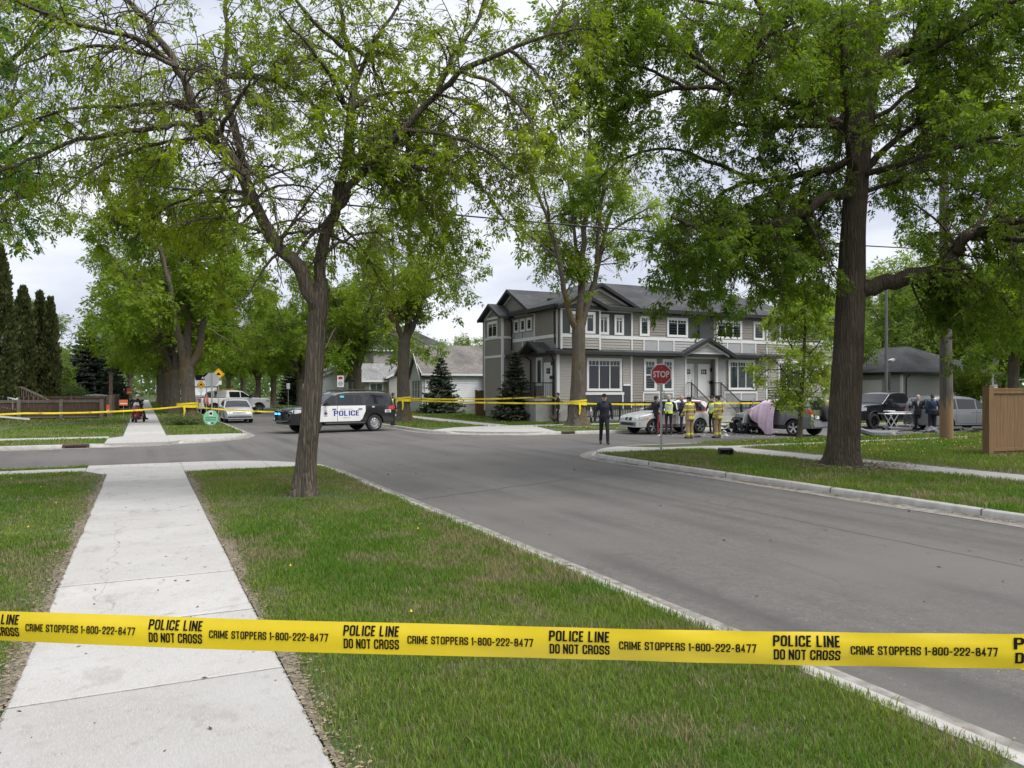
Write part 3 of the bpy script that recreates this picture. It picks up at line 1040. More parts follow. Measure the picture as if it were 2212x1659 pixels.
limbsL += view_limbs(rg0, org, 6, 2.0, 3.6, .45, .05)
make_tree('ash_tree', 'leaning forked ash with open light green crown on the near left boulevard beside the sidewalk', 'tree', tp[0], trunkL, limbsL, M['bark_ash'], 11,
          (7, .074, 5, .3), (7.4, 1.75, .14, .64, -.1, 1.0), (6.0, .62, .05, .6, -.03, .5), (0.080, 0.145, 0.014), (0.255, 0.325, 0.034),
          group='street trees', hollow=.35, clumps=.8, zmax=14)

# ---- the big dark ash on the right boulevard
f1 = 19.8
tp = limb_from_px([(1822, 1010), (1822, 960), (1824, 890), (1832, 760), (1838, 640), (1843, 500), (1852, 380), (1865, 280), (1878, 170), (1888, 60), (1892, -80)], f1, f1)
trunkR = (tp, [.41, .39, .385, .365, .35, .30, .28, .25, .21, .17, .11])
limbsR = [LL([(1848, 428), (1808, 418), (1772, 432), (1736, 455), (1700, 474), (1660, 487), (1620, 494), (1580, 502), (1545, 506), (1500, 492), (1450, 470)], f1, 17.2, .17, .04),
  LL([(1855, 632), (1905, 612), (1960, 600), (2010, 588), (2050, 562), (2072, 530), (2104, 506), (2150, 500), (2230, 490), (2330, 470)], f1, 18.2, .22, .07),
  LL([(1862, 305), (1812, 360), (1765, 372), (1680, 386), (1600, 398), (1545, 430), (1500, 480)], f1, 20.8, .11, .02),
  LL([(1880, 160), (1940, 118), (2000, 94), (2060, 55), (2110, 10), (2150, -60)], f1, 19.0, .19, .08),
  LL([(1872, 225), (1800, 180), (1720, 110), (1650, 30), (1600, -60)], f1, 18.5, .12, .03),
  LL([(1864, 300), (1780, 250), (1690, 215), (1600, 200), (1480, 190), (1360, 225), (1290, 280)], f1, 18.2, .10, .02),
  LL([(1852, 395), (1900, 330), (1990, 262), (2090, 232), (2210, 222), (2330, 240)], f1, 21.0, .10, .02),
  LL([(1640, 392), (1540, 352), (1440, 320), (1350, 340), (1290, 390)], 20.5, 21.5, .06),
  LL([(1700, 474), (1640, 520), (1600, 560), (1580, 600)], 18.9, 18.0, .045),
  LL([(1560, 504), (1500, 530), (1460, 560)], 17.8, 17.0, .035),
  LL([(1800, 420), (1760, 490), (1720, 540), (1690, 580)], 19.5, 20.5, .035),
  LL([(1590, 200), (1500, 120), (1420, 60), (1350, 20), (1290, 10)], 18.8, 19.5, .06),
  LL([(1480, 190), (1400, 150), (1330, 140), (1260, 170)], 18.4, 17.6, .045),
  LL([(1720, 110), (1600, 90), (1500, 50), (1430, -20)], 19.0, 20.4, .055),
  LL([(2060, 555), (2110, 600), (2160, 640), (2200, 690)], 18.9, 18.0, .045),
  LL([(2100, 510), (2150, 420), (2220, 360), (2300, 330)], 18.8, 19.6, .06),
  LL([(2000, 92), (2080, 120), (2160, 130), (2260, 150)], 19.3, 20.0, .06),
  LL([(1890, 60), (1960, 20), (2030, -40)], 19.8, 21, .08),
  LL([(1600, 200), (1480, 125), (1380, 85), (1280, 80), (1190, 120)], 18.7, 17.0, .06), LL([(1650, 30), (1500, 0), (1380, -10), (1270, 10)], 18.5, 17.5, .05),
  LL([(1868, 262), (1930, 230), (1990, 180), (2060, 160), (2150, 150)], 19.8, 18.6, .07),
  LL([(1850, 420), (1910, 400), (1980, 390), (2060, 400), (2130, 430)], 19.8, 21.0, .06),
  LL([(1960, 600), (2010, 640), (2060, 680), (2120, 720)], 19.4, 20.6, .04)]
org = [tp[i] for i in (6, 7, 8, 9)]+[limbsR[1][0][6], limbsR[0][0][5], limbsR[5][0][3], limbsR[6][0][3]]
limbsR += view_limbs(rg0, org, 14, 3.5, 6.0, .25, .085)
make_tree('ash_tree', 'thick straight dark ash with a dense deep green crown on the right boulevard', 'tree', tp[0], trunkR, limbsR, M['bark_dark'], 12,
          (8, .095, 5, .35), (7.6, 2.1, .22, .66, -.1, .6), (5.8, .7, .05, .6, -.03, .5), (0.042, 0.094, 0.011), (0.150, 0.225, 0.026),
          group='street trees', hollow=.27, clumps=1.0, zmax=17, trunk_bump=.025)

# ---- traced middle-distance trees
def traced(name, label, trunk_px, radii, f, limbs_px, bark, seed, leaf, br, tw, lo, hi, **k):
    tp_ = limb_from_px(trunk_px, f, f)
    lm = [LL(p, f+a, f+b, r0, r1) for p, a, b, r0, r1 in limbs_px]
    rg_ = np.random.default_rng(seed+50)
    org_ = [l[0][-3] for l in lm]+[l[0][-2] for l in lm]
    lm += view_limbs(rg_, org_, 8, 2.5, 4.5, .5, .07)
    return make_tree(name, label, 'tree', tp_[0], (tp_, radii), lm, bark, seed, leaf, br, tw, lo, hi, group='street trees', **k)

traced('elm_tree', 'pale barked boulevard tree with rising forked limbs before the grey townhouses',
  [(1248, 921), (1247, 880), (1249, 820), (1250, 760), (1250, 715), (1252, 690)], [.56, .45, .39, .35, .36, .2], 41.6,
  [([(1247, 720), (1232, 680), (1219, 630), (1207, 560), (1185, 480), (1150, 390), (1120, 330)], 0, -2, .19, .03),
   ([(1250, 715), (1254, 640), (1258, 560), (1264, 470), (1270, 380), (1272, 280), (1268, 210)], 0, 1, .22, .03),
   ([(1253, 715), (1272, 650), (1288, 590), (1306, 510), (1335, 420), (1370, 340)], 0, 1.5, .20, .03),
   ([(1258, 600), (1245, 540), (1238, 460), (1225, 380), (1205, 280)], 0, 2, .12, .02),
   ([(1288, 590), (1292, 520), (1300, 430), (1320, 320), (1330, 230)], 0, -2, .12, .02),
   ([(1207, 560), (1170, 530), (1130, 500), (1095, 480)], -1, -2, .07, .02),
   ([(1306, 510), (1350, 480), (1400, 450), (1440, 440)], 1, 2, .07, .02)],
  M['bark_elm'], 21, (8, .17, 4, .3), (4.0, 2.3, .2, .6, .1, .3), (3.6, .9, .1, .6, .05, .3), (0.085, 0.155, 0.016), (0.215, 0.295, 0.034), hollow=.31, clumps=1.6)
traced('elm_tree', 'tall forked boulevard tree wrapped with yellow tape right behind the police car',
  [(872, 912), (872, 870), (871, 820), (872, 770), (873, 738), (875, 720)], [.48, .40, .37, .35, .37, .2], 47.7,
  [([(870, 742), (858, 705), (843, 680), (830, 630), (815, 560), (800, 480)], 0, -2, .2, .03),
   ([(873, 740), (880, 700), (884, 640), (886, 560), (880, 470), (870, 400)], 0, 2, .22, .03),
   ([(876, 742), (892, 705), (905, 670), (922, 610), (940, 550), (965, 480)], 0, 1, .2, .03),
   ([(843, 680), (848, 620), (850, 540), (840, 460)], 0, 2, .12, .02),
   ([(922, 610), (950, 600), (985, 590), (1010, 600)], 0, -2, .08, .02)],
  M['bark_elm'], 22, (8, .18, 4, .3), (4.2, 2.4, .2, .6, .05, .4), (3.6, .9, .1, .6, .0, .3), (0.085, 0.155, 0.016), (0.205, 0.285, 0.032), hollow=.38, clumps=1.6)
traced('elm_tree', 'big old elm with split mossy trunk on the far left boulevard by the silver hatchback',
  [(409, 914), (407, 880), (406, 840), (404, 800), (403, 775)], [.46, .40, .37, .38, .25], 44.4,
  [([(400, 805), (390, 745), (377, 690), (370, 640), (345, 540), (310, 450)], 0, -2, .25, .04),
   ([(408, 805), (430, 755), (437, 700), (447, 640), (470, 560), (500, 470)], 0, 2, .24, .04),
   ([(404, 780), (408, 700), (415, 620), (420, 530), (425, 430), (420, 350)], 0, 3, .2, .03),
   ([(377, 690), (340, 640), (290, 600), (240, 580)], 0, -3, .12, .02),
   ([(437, 700), (480, 650), (520, 610), (560, 590)], 0, 1, .12, .02),
   ([(345, 540), (290, 500), (230, 470), (180, 480)], -2, -4, .1, .02),
   ([(370, 640), (350, 500), (330, 400), (300, 330)], -1, 3, .14, .03)],
  M['bark_elm'], 23, (9, .2, 4, .3), (4.8, 2.8, .34, .62, .05, .4), (3.6, 1.0, .1, .6, .0, .3), (0.066, 0.132, 0.013), (0.18, 0.258, 0.029))

# ---- street trees farther off: built once, then copied
def proto_tree(name, label, seed, h, cr_, hf, rt, c_lo, c_hi, leafs=.17, dens=2.2, group='street trees', bark=None, nl=7, spread=1.0):
    rg_ = np.random.default_rng(seed)
    tp_ = np.array([[0, 0, -.05], [.05, 0, hf*.35], [.02, .08, hf*.7], [0, .05, hf], [0.02, .05, hf*1.1]])
    lm = []
    for i in range(nl):
        a = 2*np.pi*(i+rg_.random()*.6)/nl
        o = np.array([0, .05, hf*rg_.uniform(.85, 1.0)])
        rad = cr_*rg_.uniform(.7, 1.0) if i else cr_*.15
        ht = h*rg_.uniform(.72, .97) if i else h
        e = np.array([np.cos(a)*rad, np.sin(a)*rad, ht])
        m1 = o+(e-o)*np.array([.25, .25, .38]); m2 = o+(e-o)*np.array([.6, .6, .74])
        lm.append((np.array([o, m1, m2, e]), rt*.5, .03))
        # low spreading side limb
        e2 = np.array([np.cos(a+.5)*cr_*1.05*spread, np.sin(a+.5)*cr_*1.05*spread, hf+(h-hf)*rg_.uniform(.12, .45)])
        lm.append((np.array([m1, m1*.55+e2*.45+np.array([0, 0, .6]), e2]), rt*.25, .02))
    return make_tree(name, label, 'tree', (0, 0, 0), (tp_, [rt*1.25, rt, rt*.9, rt*.95, rt*.4]), lm, bark or M['bark_elm'], seed,
                     (8, leafs*1.3, 4, .3), (dens*1.7, 2.4, .1, .62, .0, .4), (3.2, 1.0, .1, .6, .0, .3), c_lo, c_hi, group=group, hollow=.33, clumps=1.5)

PA = proto_tree('elm_tree', 'first tall elm behind the split mossy elm on the left boulevard', 31, 16.0, 6.8, 3.4, .42, (0.066, 0.132, 0.013), (0.18, 0.258, 0.029))
PA.location = (2.3, 69, 0)
PB = proto_tree('elm_tree', 'thick tree on the far right boulevard seen just right of the leaning ash trunk', 32, 14.5, 6.6, 3.6, .36, (0.060, 0.125, 0.014), (0.165, 0.24, 0.029))
PB.location = (16.0, 63, 0)
row = [(PA, 2.2, 81, 40, 1.0, 'second tall elm behind the split mossy elm in the left boulevard row'),
       (PA, 2.4, 93, 130, .95, 'third tall elm behind the split mossy elm in the left boulevard row'),
       (PB, 2.2, 106, 210, 1.05, 'fourth elm trunk along the left boulevard, beside the distant sidewalk'),
       (PA, 2.3, 120, 300, 1.0, 'fifth elm far along the left boulevard by the distant sidewalk'),
       (PB, 2.3, 136, 80, 1.0, 'sixth elm at the far end of the left boulevard row'),
       (PA, 14.4, 80, 20, .85, 'tree with a curved dark bough between the white pickup and the leaning ash'),
       (PB, 14.2, 96, 150, .95, 'boulevard tree standing above the hood of the white pickup'),
       (PA, 14.4, 112, 250, .9, 'boulevard tree rising behind the cab of the white pickup'),
       (PB, 14.4, 130, 330, .95, 'boulevard tree right of the yellow diamond sign, far down the street'),
       (PA, 14.2, 150, 100, 1.0, 'farthest boulevard tree down the right side of the street'),
       (PB, 8.5, 185, 10, 1.2, 'broad tree closing the far end of the street'),
       (PA, -2.5, 175, 200, 1.15, 'dark tree closing the far end of the left sidewalk')]
for p, x, y_, rz, s, lab in row:
    copy_tree(p, None, lab, (x, y_, 0), R(rz), s)
# garden and background trees
PC = proto_tree('garden_tree', 'pale green bushy tree above the roofs between the white bungalow and the townhouses', 33, 11.0, 5.2, 2.2, .25, (0.11, 0.18, 0.034), (0.2, 0.28, 0.06), .2, 2.4, 'background trees')
PC.location = (47, 118, 0)
bgt = [
       (PB, -13, 108, 30, .85, 'leafy tree behind the roofs left of the far sidewalk'),
       (PC, -9.5, 84, 90, .62, 'small fresh green tree beside the columnar cedars'),
       (PA, -20, 130, 120, 1.0, 'hazy tall tree in the left distance between cedars and elms'),
       (PC, -26, 112, 40, 1.1, 'round green tree in the left distance behind the cedars'),
       (PA, 25, 104, 60, .9, 'tree over the roof of the porch house left of the forked tape tree'),
       (PC, 49.5, 47.5, 80, .95, 'loose light green tree at the right end of the townhouses'),
       (PC, 74, 46, 10, 1.1, 'bright green tree right behind the grey garage roof'),
       (PB, 92, 58, 30, 1.2, 'dark tree far behind the grey garage'),
       (PB, 47, 22.0, 190, 1.0, 'dark boulevard tree hanging over the minivan at right'),
       (PC, 66, 64, 70, 1.2, 'pale tree behind the townhouse roof at right'),
       (PB, 58.5, 35.5, 45, 1.1, 'leafy boulevard tree right of the wooden utility pole, behind the minivan'),
       (PC, 68, 50, 130, 1.35, 'tall green tree rising straight behind the garage roof'),
       (PC, 80, 62, 220, 1.5, 'tallest pale tree behind the garage and townhouse end')]
for p, x, y_, rz, s, lab in bgt:
    copy_tree(p, None, lab, (x, y_, 0), R(rz), s)

# small bright tree in front of the wrecked car
tp = limb_from_px([(1727, 947), (1729, 900), (1731, 850), (1735, 800), (1738, 750), (1736, 690), (1730, 640)], 31.0, 31.0)
lm = [LL(p, 31+a, 31+b, .035, .008) for p, a, b in (
  ([(1730, 860), (1700, 815), (1675, 780), (1650, 765)], 0, -.6), ([(1732, 830), (1765, 790), (1800, 770), (1830, 765)], 0, .6),
  ([(1735, 800), (1710, 750), (1690, 710), (1670, 690)], 0, .8), ([(1736, 780), (1770, 740), (1795, 700)], 0, -.8),
  ([(1738, 750), (1740, 700), (1738, 650), (1735, 620)], 0, 0), ([(1737, 720), (1715, 680), (1700, 645)], 0, -.5),
  ([(1737, 715), (1765, 670), (1780, 640)], 0, .6), ([(1729, 880), (1705, 860), (1690, 850)], 0, .4), ([(1730, 870), (1755, 850), (1775, 835)], 0, -.4),
  ([(1734, 810), (1700, 800), (1660, 800), (1640, 810)], 0, .3), ([(1728, 900), (1735, 880), (1742, 870)], 0, -.3), ([(1729, 890), (1718, 880), (1712, 872)], 0, -.3))]
make_tree('young_tree', 'small bright green tree with a thin trunk in front of the wrecked car', 'tree', tp[0], (tp, [.10, .09, .085, .075, .06, .04, .02]), lm,
          M['bark_ash'], 41, (8, .115, 4, .3), (9.5, .95, .08, .62, .12, .25), (5.5, .45, .05, .6, .05, .2), (0.15, 0.235, 0.03), (0.31, 0.40, 0.055), group=None, trunk_n=8)

# ---- tree that reaches in at the upper left
tp = limb_from_px([(-420, 1010), (-410, 850), (-390, 700), (-370, 560), (-350, 470)], 17.0, 17.0)
lm = [LL(p, 17+a, 17+b, .09, .012) for p, a, b in (
  ([(-360, 520), (-240, 430), (-120, 380), (-20, 350), (60, 290), (105, 240)], 0, -1.5), ([(-350, 480), (-220, 330), (-90, 220), (20, 140), (90, 60), (150, 30)], 0, .5),
  ([(-360, 540), (-220, 500), (-90, 460), (0, 445), (45, 420)], 0, -2.5), ([(-350, 480), (-250, 250), (-120, 90), (10, -20), (90, -90)], 0, 0), ([(-200, 320), (-90, 300), (0, 260), (70, 180)], .3, 2.0), ([(-120, 385), (-30, 400), (30, 395), (70, 350)], -1, 1.0))]
make_tree('garden_tree', 'darker green tree reaching into the upper left corner from outside the frame', 'tree', tp[0], (tp, [.28, .25, .23, .21, .1]), lm, M['bark_dark'], 43,
          (7, .085, 5, .3), (7.5, 1.5, .3, .64, -.05, .5), (6, .6, .05, .6, 0, .4), (0.050, 0.125, 0.020), (0.14, 0.25, 0.045), hollow=.4, clumps=.9, zmax=12)

# ---- conifers
def conifer(name, label, loc, h, r, seed, lo, hi, n=900, flat=.5, group=None, sparse=1.0, z0=.25):
    rg_ = np.random.default_rng(seed)
    root = thing(name, label, 'tree', loc, 0, group)
    W_ = Wood()
    P = np.array([[0, 0, -.1], [0, 0, h*.5], [0, 0, h]])[None]
    W_.add(*tubes(catmull(P[0], 8)[None], np.linspace(.028*h, .01, 8)[None]*1.0, 8))
    m = int(n*sparse)
    z = z0+(h-z0)*(rg_.random(m)**1.35)*.985
    z = np.round(z/(h*.052))*(h*.052)*.45+z*.55
    a = rg_.random(m)*2*np.pi
    Lm = r*(1-z/h)**.85*rg_.uniform(.55, 1.08, m)+.08
    k = 6
    B = np.zeros((m, k, 3))
    for j in range(k):
        t = j/(k-1)
        B[:, j, 0] = np.cos(a)*Lm*t; B[:, j, 1] = np.sin(a)*Lm*t
        B[:, j, 2] = z+Lm*(-.32*t+.30*t*t)*(.4+flat)
    Rr = np.linspace(.012, .004, k)[None]*np.ones((m, 1))
    W_.add(*tubes(B, Rr, 3))
    T = []
    q = 22
    ti = np.repeat(np.arange(m), q); t = .15+.85*rg_.random(m*q)
    f = t*(k-1); i = np.minimum(f.astype(int), k-2); u = (f-i)[:, None]
    b0 = B[ti, i]*(1-u)+B[ti, i+1]*u
    dr = unit(B[ti, i+1]-B[ti, i]); sd = unit(np.cross(dr, np.array([0, 0, 1.])))
    sg = rg_.choice([-1., 1.], m*q)[:, None]
    L = (.13+.17*Lm[ti]*(1-t*.6))[:, None]*rg_.uniform(.6, 1.3, (m*q, 1))
    d = unit(dr*.7+sd*sg*.7+rg_.normal(size=(m*q, 3))*.25+np.array([0, 0, -.12]))
    nn_ = unit(np.cross(d, unit(rg_.normal(size=(m*q, 3)))))
    wd = L*.26
    V = np.stack([b0-nn_*wd*.6, b0+d*L*.5-nn_*wd, b0+d*L, b0+d*L*.5+nn_*wd], 1).reshape(-1, 3)
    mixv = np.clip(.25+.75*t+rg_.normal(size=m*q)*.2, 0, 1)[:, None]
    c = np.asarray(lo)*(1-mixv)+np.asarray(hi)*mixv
    W_.mesh('trunk', M['bark_dark'], root, (0, 0, 0))
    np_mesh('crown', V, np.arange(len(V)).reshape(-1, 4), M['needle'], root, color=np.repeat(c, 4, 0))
    return root
conifer('spruce_tree', 'young spruce with a brown thin top beside the townhouse side steps', (20.9, 43.2, 0), 4.3, 1.55, 51, (0.030, 0.038, 0.022), (0.085, 0.10, 0.062), 520, sparse=.9)
conifer('spruce_tree', 'young layered spruce standing in front of the white bungalow', (22.0, 59.4, 0), 4.6, 2.0, 52, (0.028, 0.042, 0.028), (0.075, 0.10, 0.068), 520, sparse=.9)
conifer('spruce_tree', 'large dark spruce in the yards left of the far sidewalk', (-5.2, 93, 0), 9.0, 4.2, 53, (0.016, 0.024, 0.018), (0.048, 0.062, 0.046), 1500)
conifer('spruce_tree', 'slim pale spruce rising between the columnar cedars in the distance', (-14.5, 100, 0), 12.5, 2.2, 54, (0.055, 0.085, 0.055), (0.11, 0.15, 0.10), 900)
conifer('spruce_tree', 'dark low spruce behind the fence beside the far sidewalk trees', (-3.2, 106, 0), 6.5, 2.2, 55, (0.018, 0.028, 0.02), (0.05, 0.065, 0.045), 700)
conifer('spruce_tree', 'dark spruce beyond the white pickup between far street trees', (17.5, 101, 0), 7.5, 2.4, 56, (0.018, 0.03, 0.022), (0.05, 0.07, 0.05), 700)

def cedar(label, loc, h, r, seed):
    """columnar cedar: upright sprays"""
    rg_ = np.random.default_rng(seed)
    root = thing('cedar_tree', label, 'tree', loc, 0, 'columnar cedars by the left house')
    m = int(5200*h/9)
    z = rg_.random(m)*h*.99
    t = z/h
    prof = r*np.minimum(1, (t+.05)*6)**.5*(1-t**2.6)**.8
    a = rg_.random(m)*2*np.pi
    lump = 1+.16*np.sin(a*3+z*2.1)+.12*np.sin(a*5-z*3.3)
    rr = prof*lump*np.sqrt(rg_.uniform(.35, 1, m))
    b0 = np.stack([np.cos(a)*rr, np.sin(a)*rr, z], 1)
    d = unit(np.stack([np.cos(a)*.35, np.sin(a)*.35, np.ones(m)], 1)+rg_.normal(size=(m, 3))*.25)
    L = rg_.uniform(.16, .42, (m, 1))
    s = unit(np.cross(d, unit(rg_.normal(size=(m, 3)))))
    V = np.stack([b0, b0+d*L*.55-s*L*.3, b0+d*L, b0+d*L*.55+s*L*.3], 1).reshape(-1, 3)
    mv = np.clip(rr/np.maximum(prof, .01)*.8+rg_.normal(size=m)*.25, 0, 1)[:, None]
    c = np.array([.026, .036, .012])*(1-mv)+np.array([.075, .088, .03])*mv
    W_ = Wood()
    W_.add(*tubes(np.array([[0, 0, -.1], [0, 0, h*.4], [0, 0, h*.93]])[None], np.array([[.12, .09, .01]]), 8))
    W_.mesh('trunk', M['bark_dark'], root, (0, 0, 0))
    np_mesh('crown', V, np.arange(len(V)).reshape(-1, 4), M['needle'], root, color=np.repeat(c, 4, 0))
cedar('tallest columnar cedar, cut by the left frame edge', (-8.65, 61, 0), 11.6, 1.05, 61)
cedar('broad columnar cedar right of the dark blue house', (-7.9, 66, 0), 9.4, .95, 62)
cedar('slim columnar cedar, middle one of the group', (-6.95, 67, 0), 9.2, .55, 63)
cedar('slim columnar cedar nearest the far sidewalk', (-6.2, 66.2, 0), 8.7, .62, 64)

# far belt of trees that closes every view down the streets
rgb = np.random.default_rng(77)
m = 75000
a = R(YAW)+rgb.uniform(R(-48), R(48), m)
rad = rgb.uniform(215, 300, m)
hh = 8+6.5*vnoise(a*200, a*0, 7, 3)+3*vnoise(a*200, a*0, 2.2, 4)
z = hh*rgb.random(m)**.8
b0 = np.stack([np.sin(a)*rad, np.cos(a)*rad, z], 1)
d = unit(rgb.normal(size=(m, 3))); s_ = unit(np.cross(d, unit(rgb.normal(size=(m, 3)))))
L = rgb.uniform(.7, 1.7, (m, 1))
V = np.stack([b0, b0+d*L*.5+s_*L*.35, b0+d*L, b0+d*L*.5-s_*L*.35], 1).reshape(-1, 3)
mv = np.clip(vnoise(a*200, z*3, 4, 9)+rgb.normal(size=m)*.15, 0, 1)[:, None]
cc = np.array([.075, .125, .04])*(1-mv)+np.array([.15, .21, .07])*mv
tag(np_mesh('treeline', V, np.arange(len(V)).reshape(-1, 4), M['leaf'], color=np.repeat(cc, 4, 0)), kind='stuff')
# ================================================================ GRASS
M['grass'] = leaf_mat('grass_blade', 0.25, 0.6)
def blocked(x, y):
    """True where no grass grows: walks, kerb, road, tree bases"""
    b = (x > WX0-.02) & (x < WX1+.02) & ((y < 22.6) | (y > 31))
    b |= (x > XL-.13) & (x < XR+.13)
    b |= (y > YN-.13) & (y < YF+.13)
    b |= (x > 16.62) & (x < 18.08) & ((y < 20) | (y > 37.8))
    b |= (y > 19.9) & (x > WX0-.5) & (x < XL) & (y < 23)
    b |= (y > 20.95) & (y < 21.72) & (x < WX0)
    b |= (y > 20.1) & (y < 20.75) & (x > 18) & (x < 31)
    b |= (x < XL) & (y > YF) & (y < 36.05) & (x > WX0-.5)
    b |= (y > 34.9) & (y < 36.1) & (x < WX0)
    b |= (y > 36.3) & (y < 37.8) & (x > 18)
    b |= (x > XR) & (x < 18.6) & (y > YF) & (y < 37.6)
    # corner arcs and aprons
    b |= (x > XL-3) & (x < XL) & (y > YN-3) & (y < 23) & (np.hypot(x-(XL-3), y-(YN-3)) > 2.85)
    b |= (x > XR) & (x < XR+3.5) & (y > YN-3.5) & (y < YN) & (np.hypot(x-(XR+3.5), y-(YN-3.5)) > 3.35)
    b |= (x > 12.7) & (x < 16.62) & (y > 20.15) & (y < 22)
    b |= (x > 16.5) & (x < 18.1) & (y > 19.8) & (y < 21.1)
    b |= (x > 28.6) & (x < 30.4) & (y > 31) & (y < 39.4)
    b |= np.hypot(x-2.67, y-14.49) < .27
    b |= np.hypot(x-16.22, y-14.15) < .5
    return b

def patch(x0, x1, y0, y1, dens, hgt, wid, seed, nseg=2):
    rg_ = np.random.default_rng(seed)
    n = int((x1-x0)*(y1-y0)*dens)
    x = rg_.uniform(x0, x1, n); y = rg_.uniform(y0, y1, n)
    keep = ~blocked(x, y)
    # only what the photograph could show
    az = np.degrees(np.arctan2(x, y))
    keep &= (az > YAW-43) & (az < YAW+44)
    wear = vnoise(x, y, .55, 3)*.55+vnoise(x, y, .17, 4)*.45
    big = vnoise(x, y, 2.3, 8)*.6+vnoise(x, y, .8, 9)*.4
    edge = np.minimum(np.abs(x-WX0), np.abs(x-WX1))
    e2 = np.where((x > 18) & (x < 20), np.abs(x-18.1), 9)
    bare = np.exp(-np.minimum(edge, e2)/.18)*np.clip(-.1+1.9*vnoise(y, x*0, .7, 13), 0, 1.1)
    tree = np.exp(-np.maximum(0, np.hypot(x-2.67, y-14.0)-.3)/.7)*1.1+np.exp(-np.maximum(0, np.hypot(x-16.3, y-13.7)-.5)/.9)*.85
    thin = np.clip(bare+tree*vnoise(x, y, .4, 15)*1.4+.38*np.clip((wear-.64)*6, 0, 1), 0, .96)
    keep &= rg_.random(n) > thin
    x, y, big, wear, thin = x[keep], y[keep], big[keep], wear[keep], thin[keep]
    n = len(x)
    h = hgt*rg_.uniform(.5, 1.25, n)*(.6+.75*big)*(1-.45*thin)
    a = rg_.random(n)*2*np.pi
    lean = rg_.uniform(.15, .85, n)*h
    dx, dy = np.cos(a)*lean, np.sin(a)*lean
    w2 = wid*rg_.uniform(.7, 1.3, n)/2
    b = a+rg_.uniform(.8, 2.3, n)
    sx, sy = np.cos(b)*w2, np.sin(b)*w2
    z0 = np.full(n, -.004)
    V = np.empty((n, 5, 3))
    V[:, 0] = np.stack([x-sx, y-sy, z0], 1); V[:, 1] = np.stack([x+sx, y+sy, z0], 1)
    V[:, 2] = np.stack([x+dx*.35+sx*.8, y+dy*.35+sy*.8, h*.6], 1); V[:, 3] = np.stack([x+dx*.35-sx*.8, y+dy*.35-sy*.8, h*.6], 1)
    V[:, 4] = np.stack([x+dx, y+dy, h*.95], 1)
    i = np.arange(n)[:, None]*5
    F = np.concatenate([i+np.array([0, 1, 2]), i+np.array([0, 2, 3]), i+np.array([3, 2, 4])], 0)
    mid = vnoise(x, y, 1.4, 22)*.6+vnoise(x, y, .35, 23)*.4
    g = np.clip((big*.5+mid*.5-.5)*2.4+.5+rg_.normal(size=n)*.18, 0, 1)[:, None]
    c = np.array([.170, .225, .040])*(1-g)+np.array([.072, .162, .014])*g
    pt = vnoise(x, y, 1.3, 31)*.6+vnoise(x, y, .3, 32)*.4+.10*np.exp(-((x-2.7)/1.3)**2-((y-3.6)/1.8)**2)
    dry = (rg_.random(n) < .06+.62*np.clip((pt-.61)*6, 0, 1)+.55*np.clip(thin, 0, 1)+.28*np.clip((wear-.5)*4, 0, 1))[:, None]
    c = np.where(dry, np.array([.265, .235, .125])*rg_.uniform(.6, 1.1, (n, 1)), c)
    c = c*rg_.uniform(.75, 1.2, (n, 1))
    return V.reshape(-1, 3), F, np.repeat(c, 5, 0)

def grass(name, parts_):
    Vs, Fs, Cs, o = [], [], [], 0
    for a in parts_:
        V, F, c = patch(*a)
        Vs.append(V); Fs.append(F+o); Cs.append(c); o += len(V)
    ob = np_mesh(name, np.vstack(Vs), np.vstack(Fs), M['grass'], color=np.vstack(Cs))
    return tag(ob, kind='stuff')
grass('grass', [
  (.9, 4.16, 2.5, 6, 7500, .058, .0042, 1), (.9, 4.16, 6, 10, 5200, .058, .005, 2), (.9, 4.16, 10, 15, 3000, .058, .0065, 3), (.9, 4.16, 15, 20.1, 1900, .055, .009, 4), (.9, 4.16, 2.5, 19, 80, .095, .006, 41), (3.7, 4.2, 2.5, 19, 420, .10, .007, 42),
  (-1.9, -.77, 3.8, 7, 6000, .05, .0045, 5), (-2.6, -.77, 7, 12, 3600, .05, .006, 6), (-4.2, -.77, 12, 22.5, 1500, .045, .009, 7),
  (12.4, 18.0, 3.5, 12, 1300, .085, .009, 8), (12.4, 17.5, 12, 20.2, 1000, .085, .011, 9), (18, 26, 8, 22.5, 620, .11, .013, 10), (26, 40, 12, 22.5, 300, .12, .018, 11)])
grass('grass', [
  (-6, 4.2, 32, 48, 190, .07, .022, 12), (-14, 4.2, 48, 75, 50, .09, .05, 13), (12, 30, 36, 41, 170, .08, .024, 14), (12.4, 24, 41, 66, 75, .09, .04, 15), (18.6, 50, 31.4, 36.3, 150, .07, .024, 16), (12.4, 18, 60, 100, 20, .1, .08, 17), (.9, 4.2, 75, 130, 20, .1, .08, 18)])
# ================================================================ BUILDINGS
def shingle(name, c1, c2):
    m, nt, b = newmat(name, 0.9)
    v = texvec(nt)
    br_ = nt.nodes.new('ShaderNodeTexBrick')
    br_.inputs['Scale'].default_value = 1.0
    br_.inputs['Brick Width'].default_value = 0.33
    br_.inputs['Row Height'].default_value = 0.16
    br_.inputs['Mortar Size'].default_value = 0.006
    br_.inputs['Color1'].default_value = (*c1, 1); br_.inputs['Color2'].default_value = (*c2, 1)
    br_.inputs['Mortar'].default_value = (*[x*.6 for x in c1], 1)
    nt.links.new(v, br_.inputs['Vector'])
    c = mixcol(nt, noise(nt, v, 5, 4, .35, .7), br_.outputs['Color'], [x*1.25 for x in c2])
    c = mixcol(nt, noise(nt, v, .5, 3, .4, .7), c, [x*.85 for x in c1])
    nt.links.new(c, b.inputs['Base Color'])
    bumpto(nt, b, noise(nt, v, 60, 3), .4, .01)
    return m
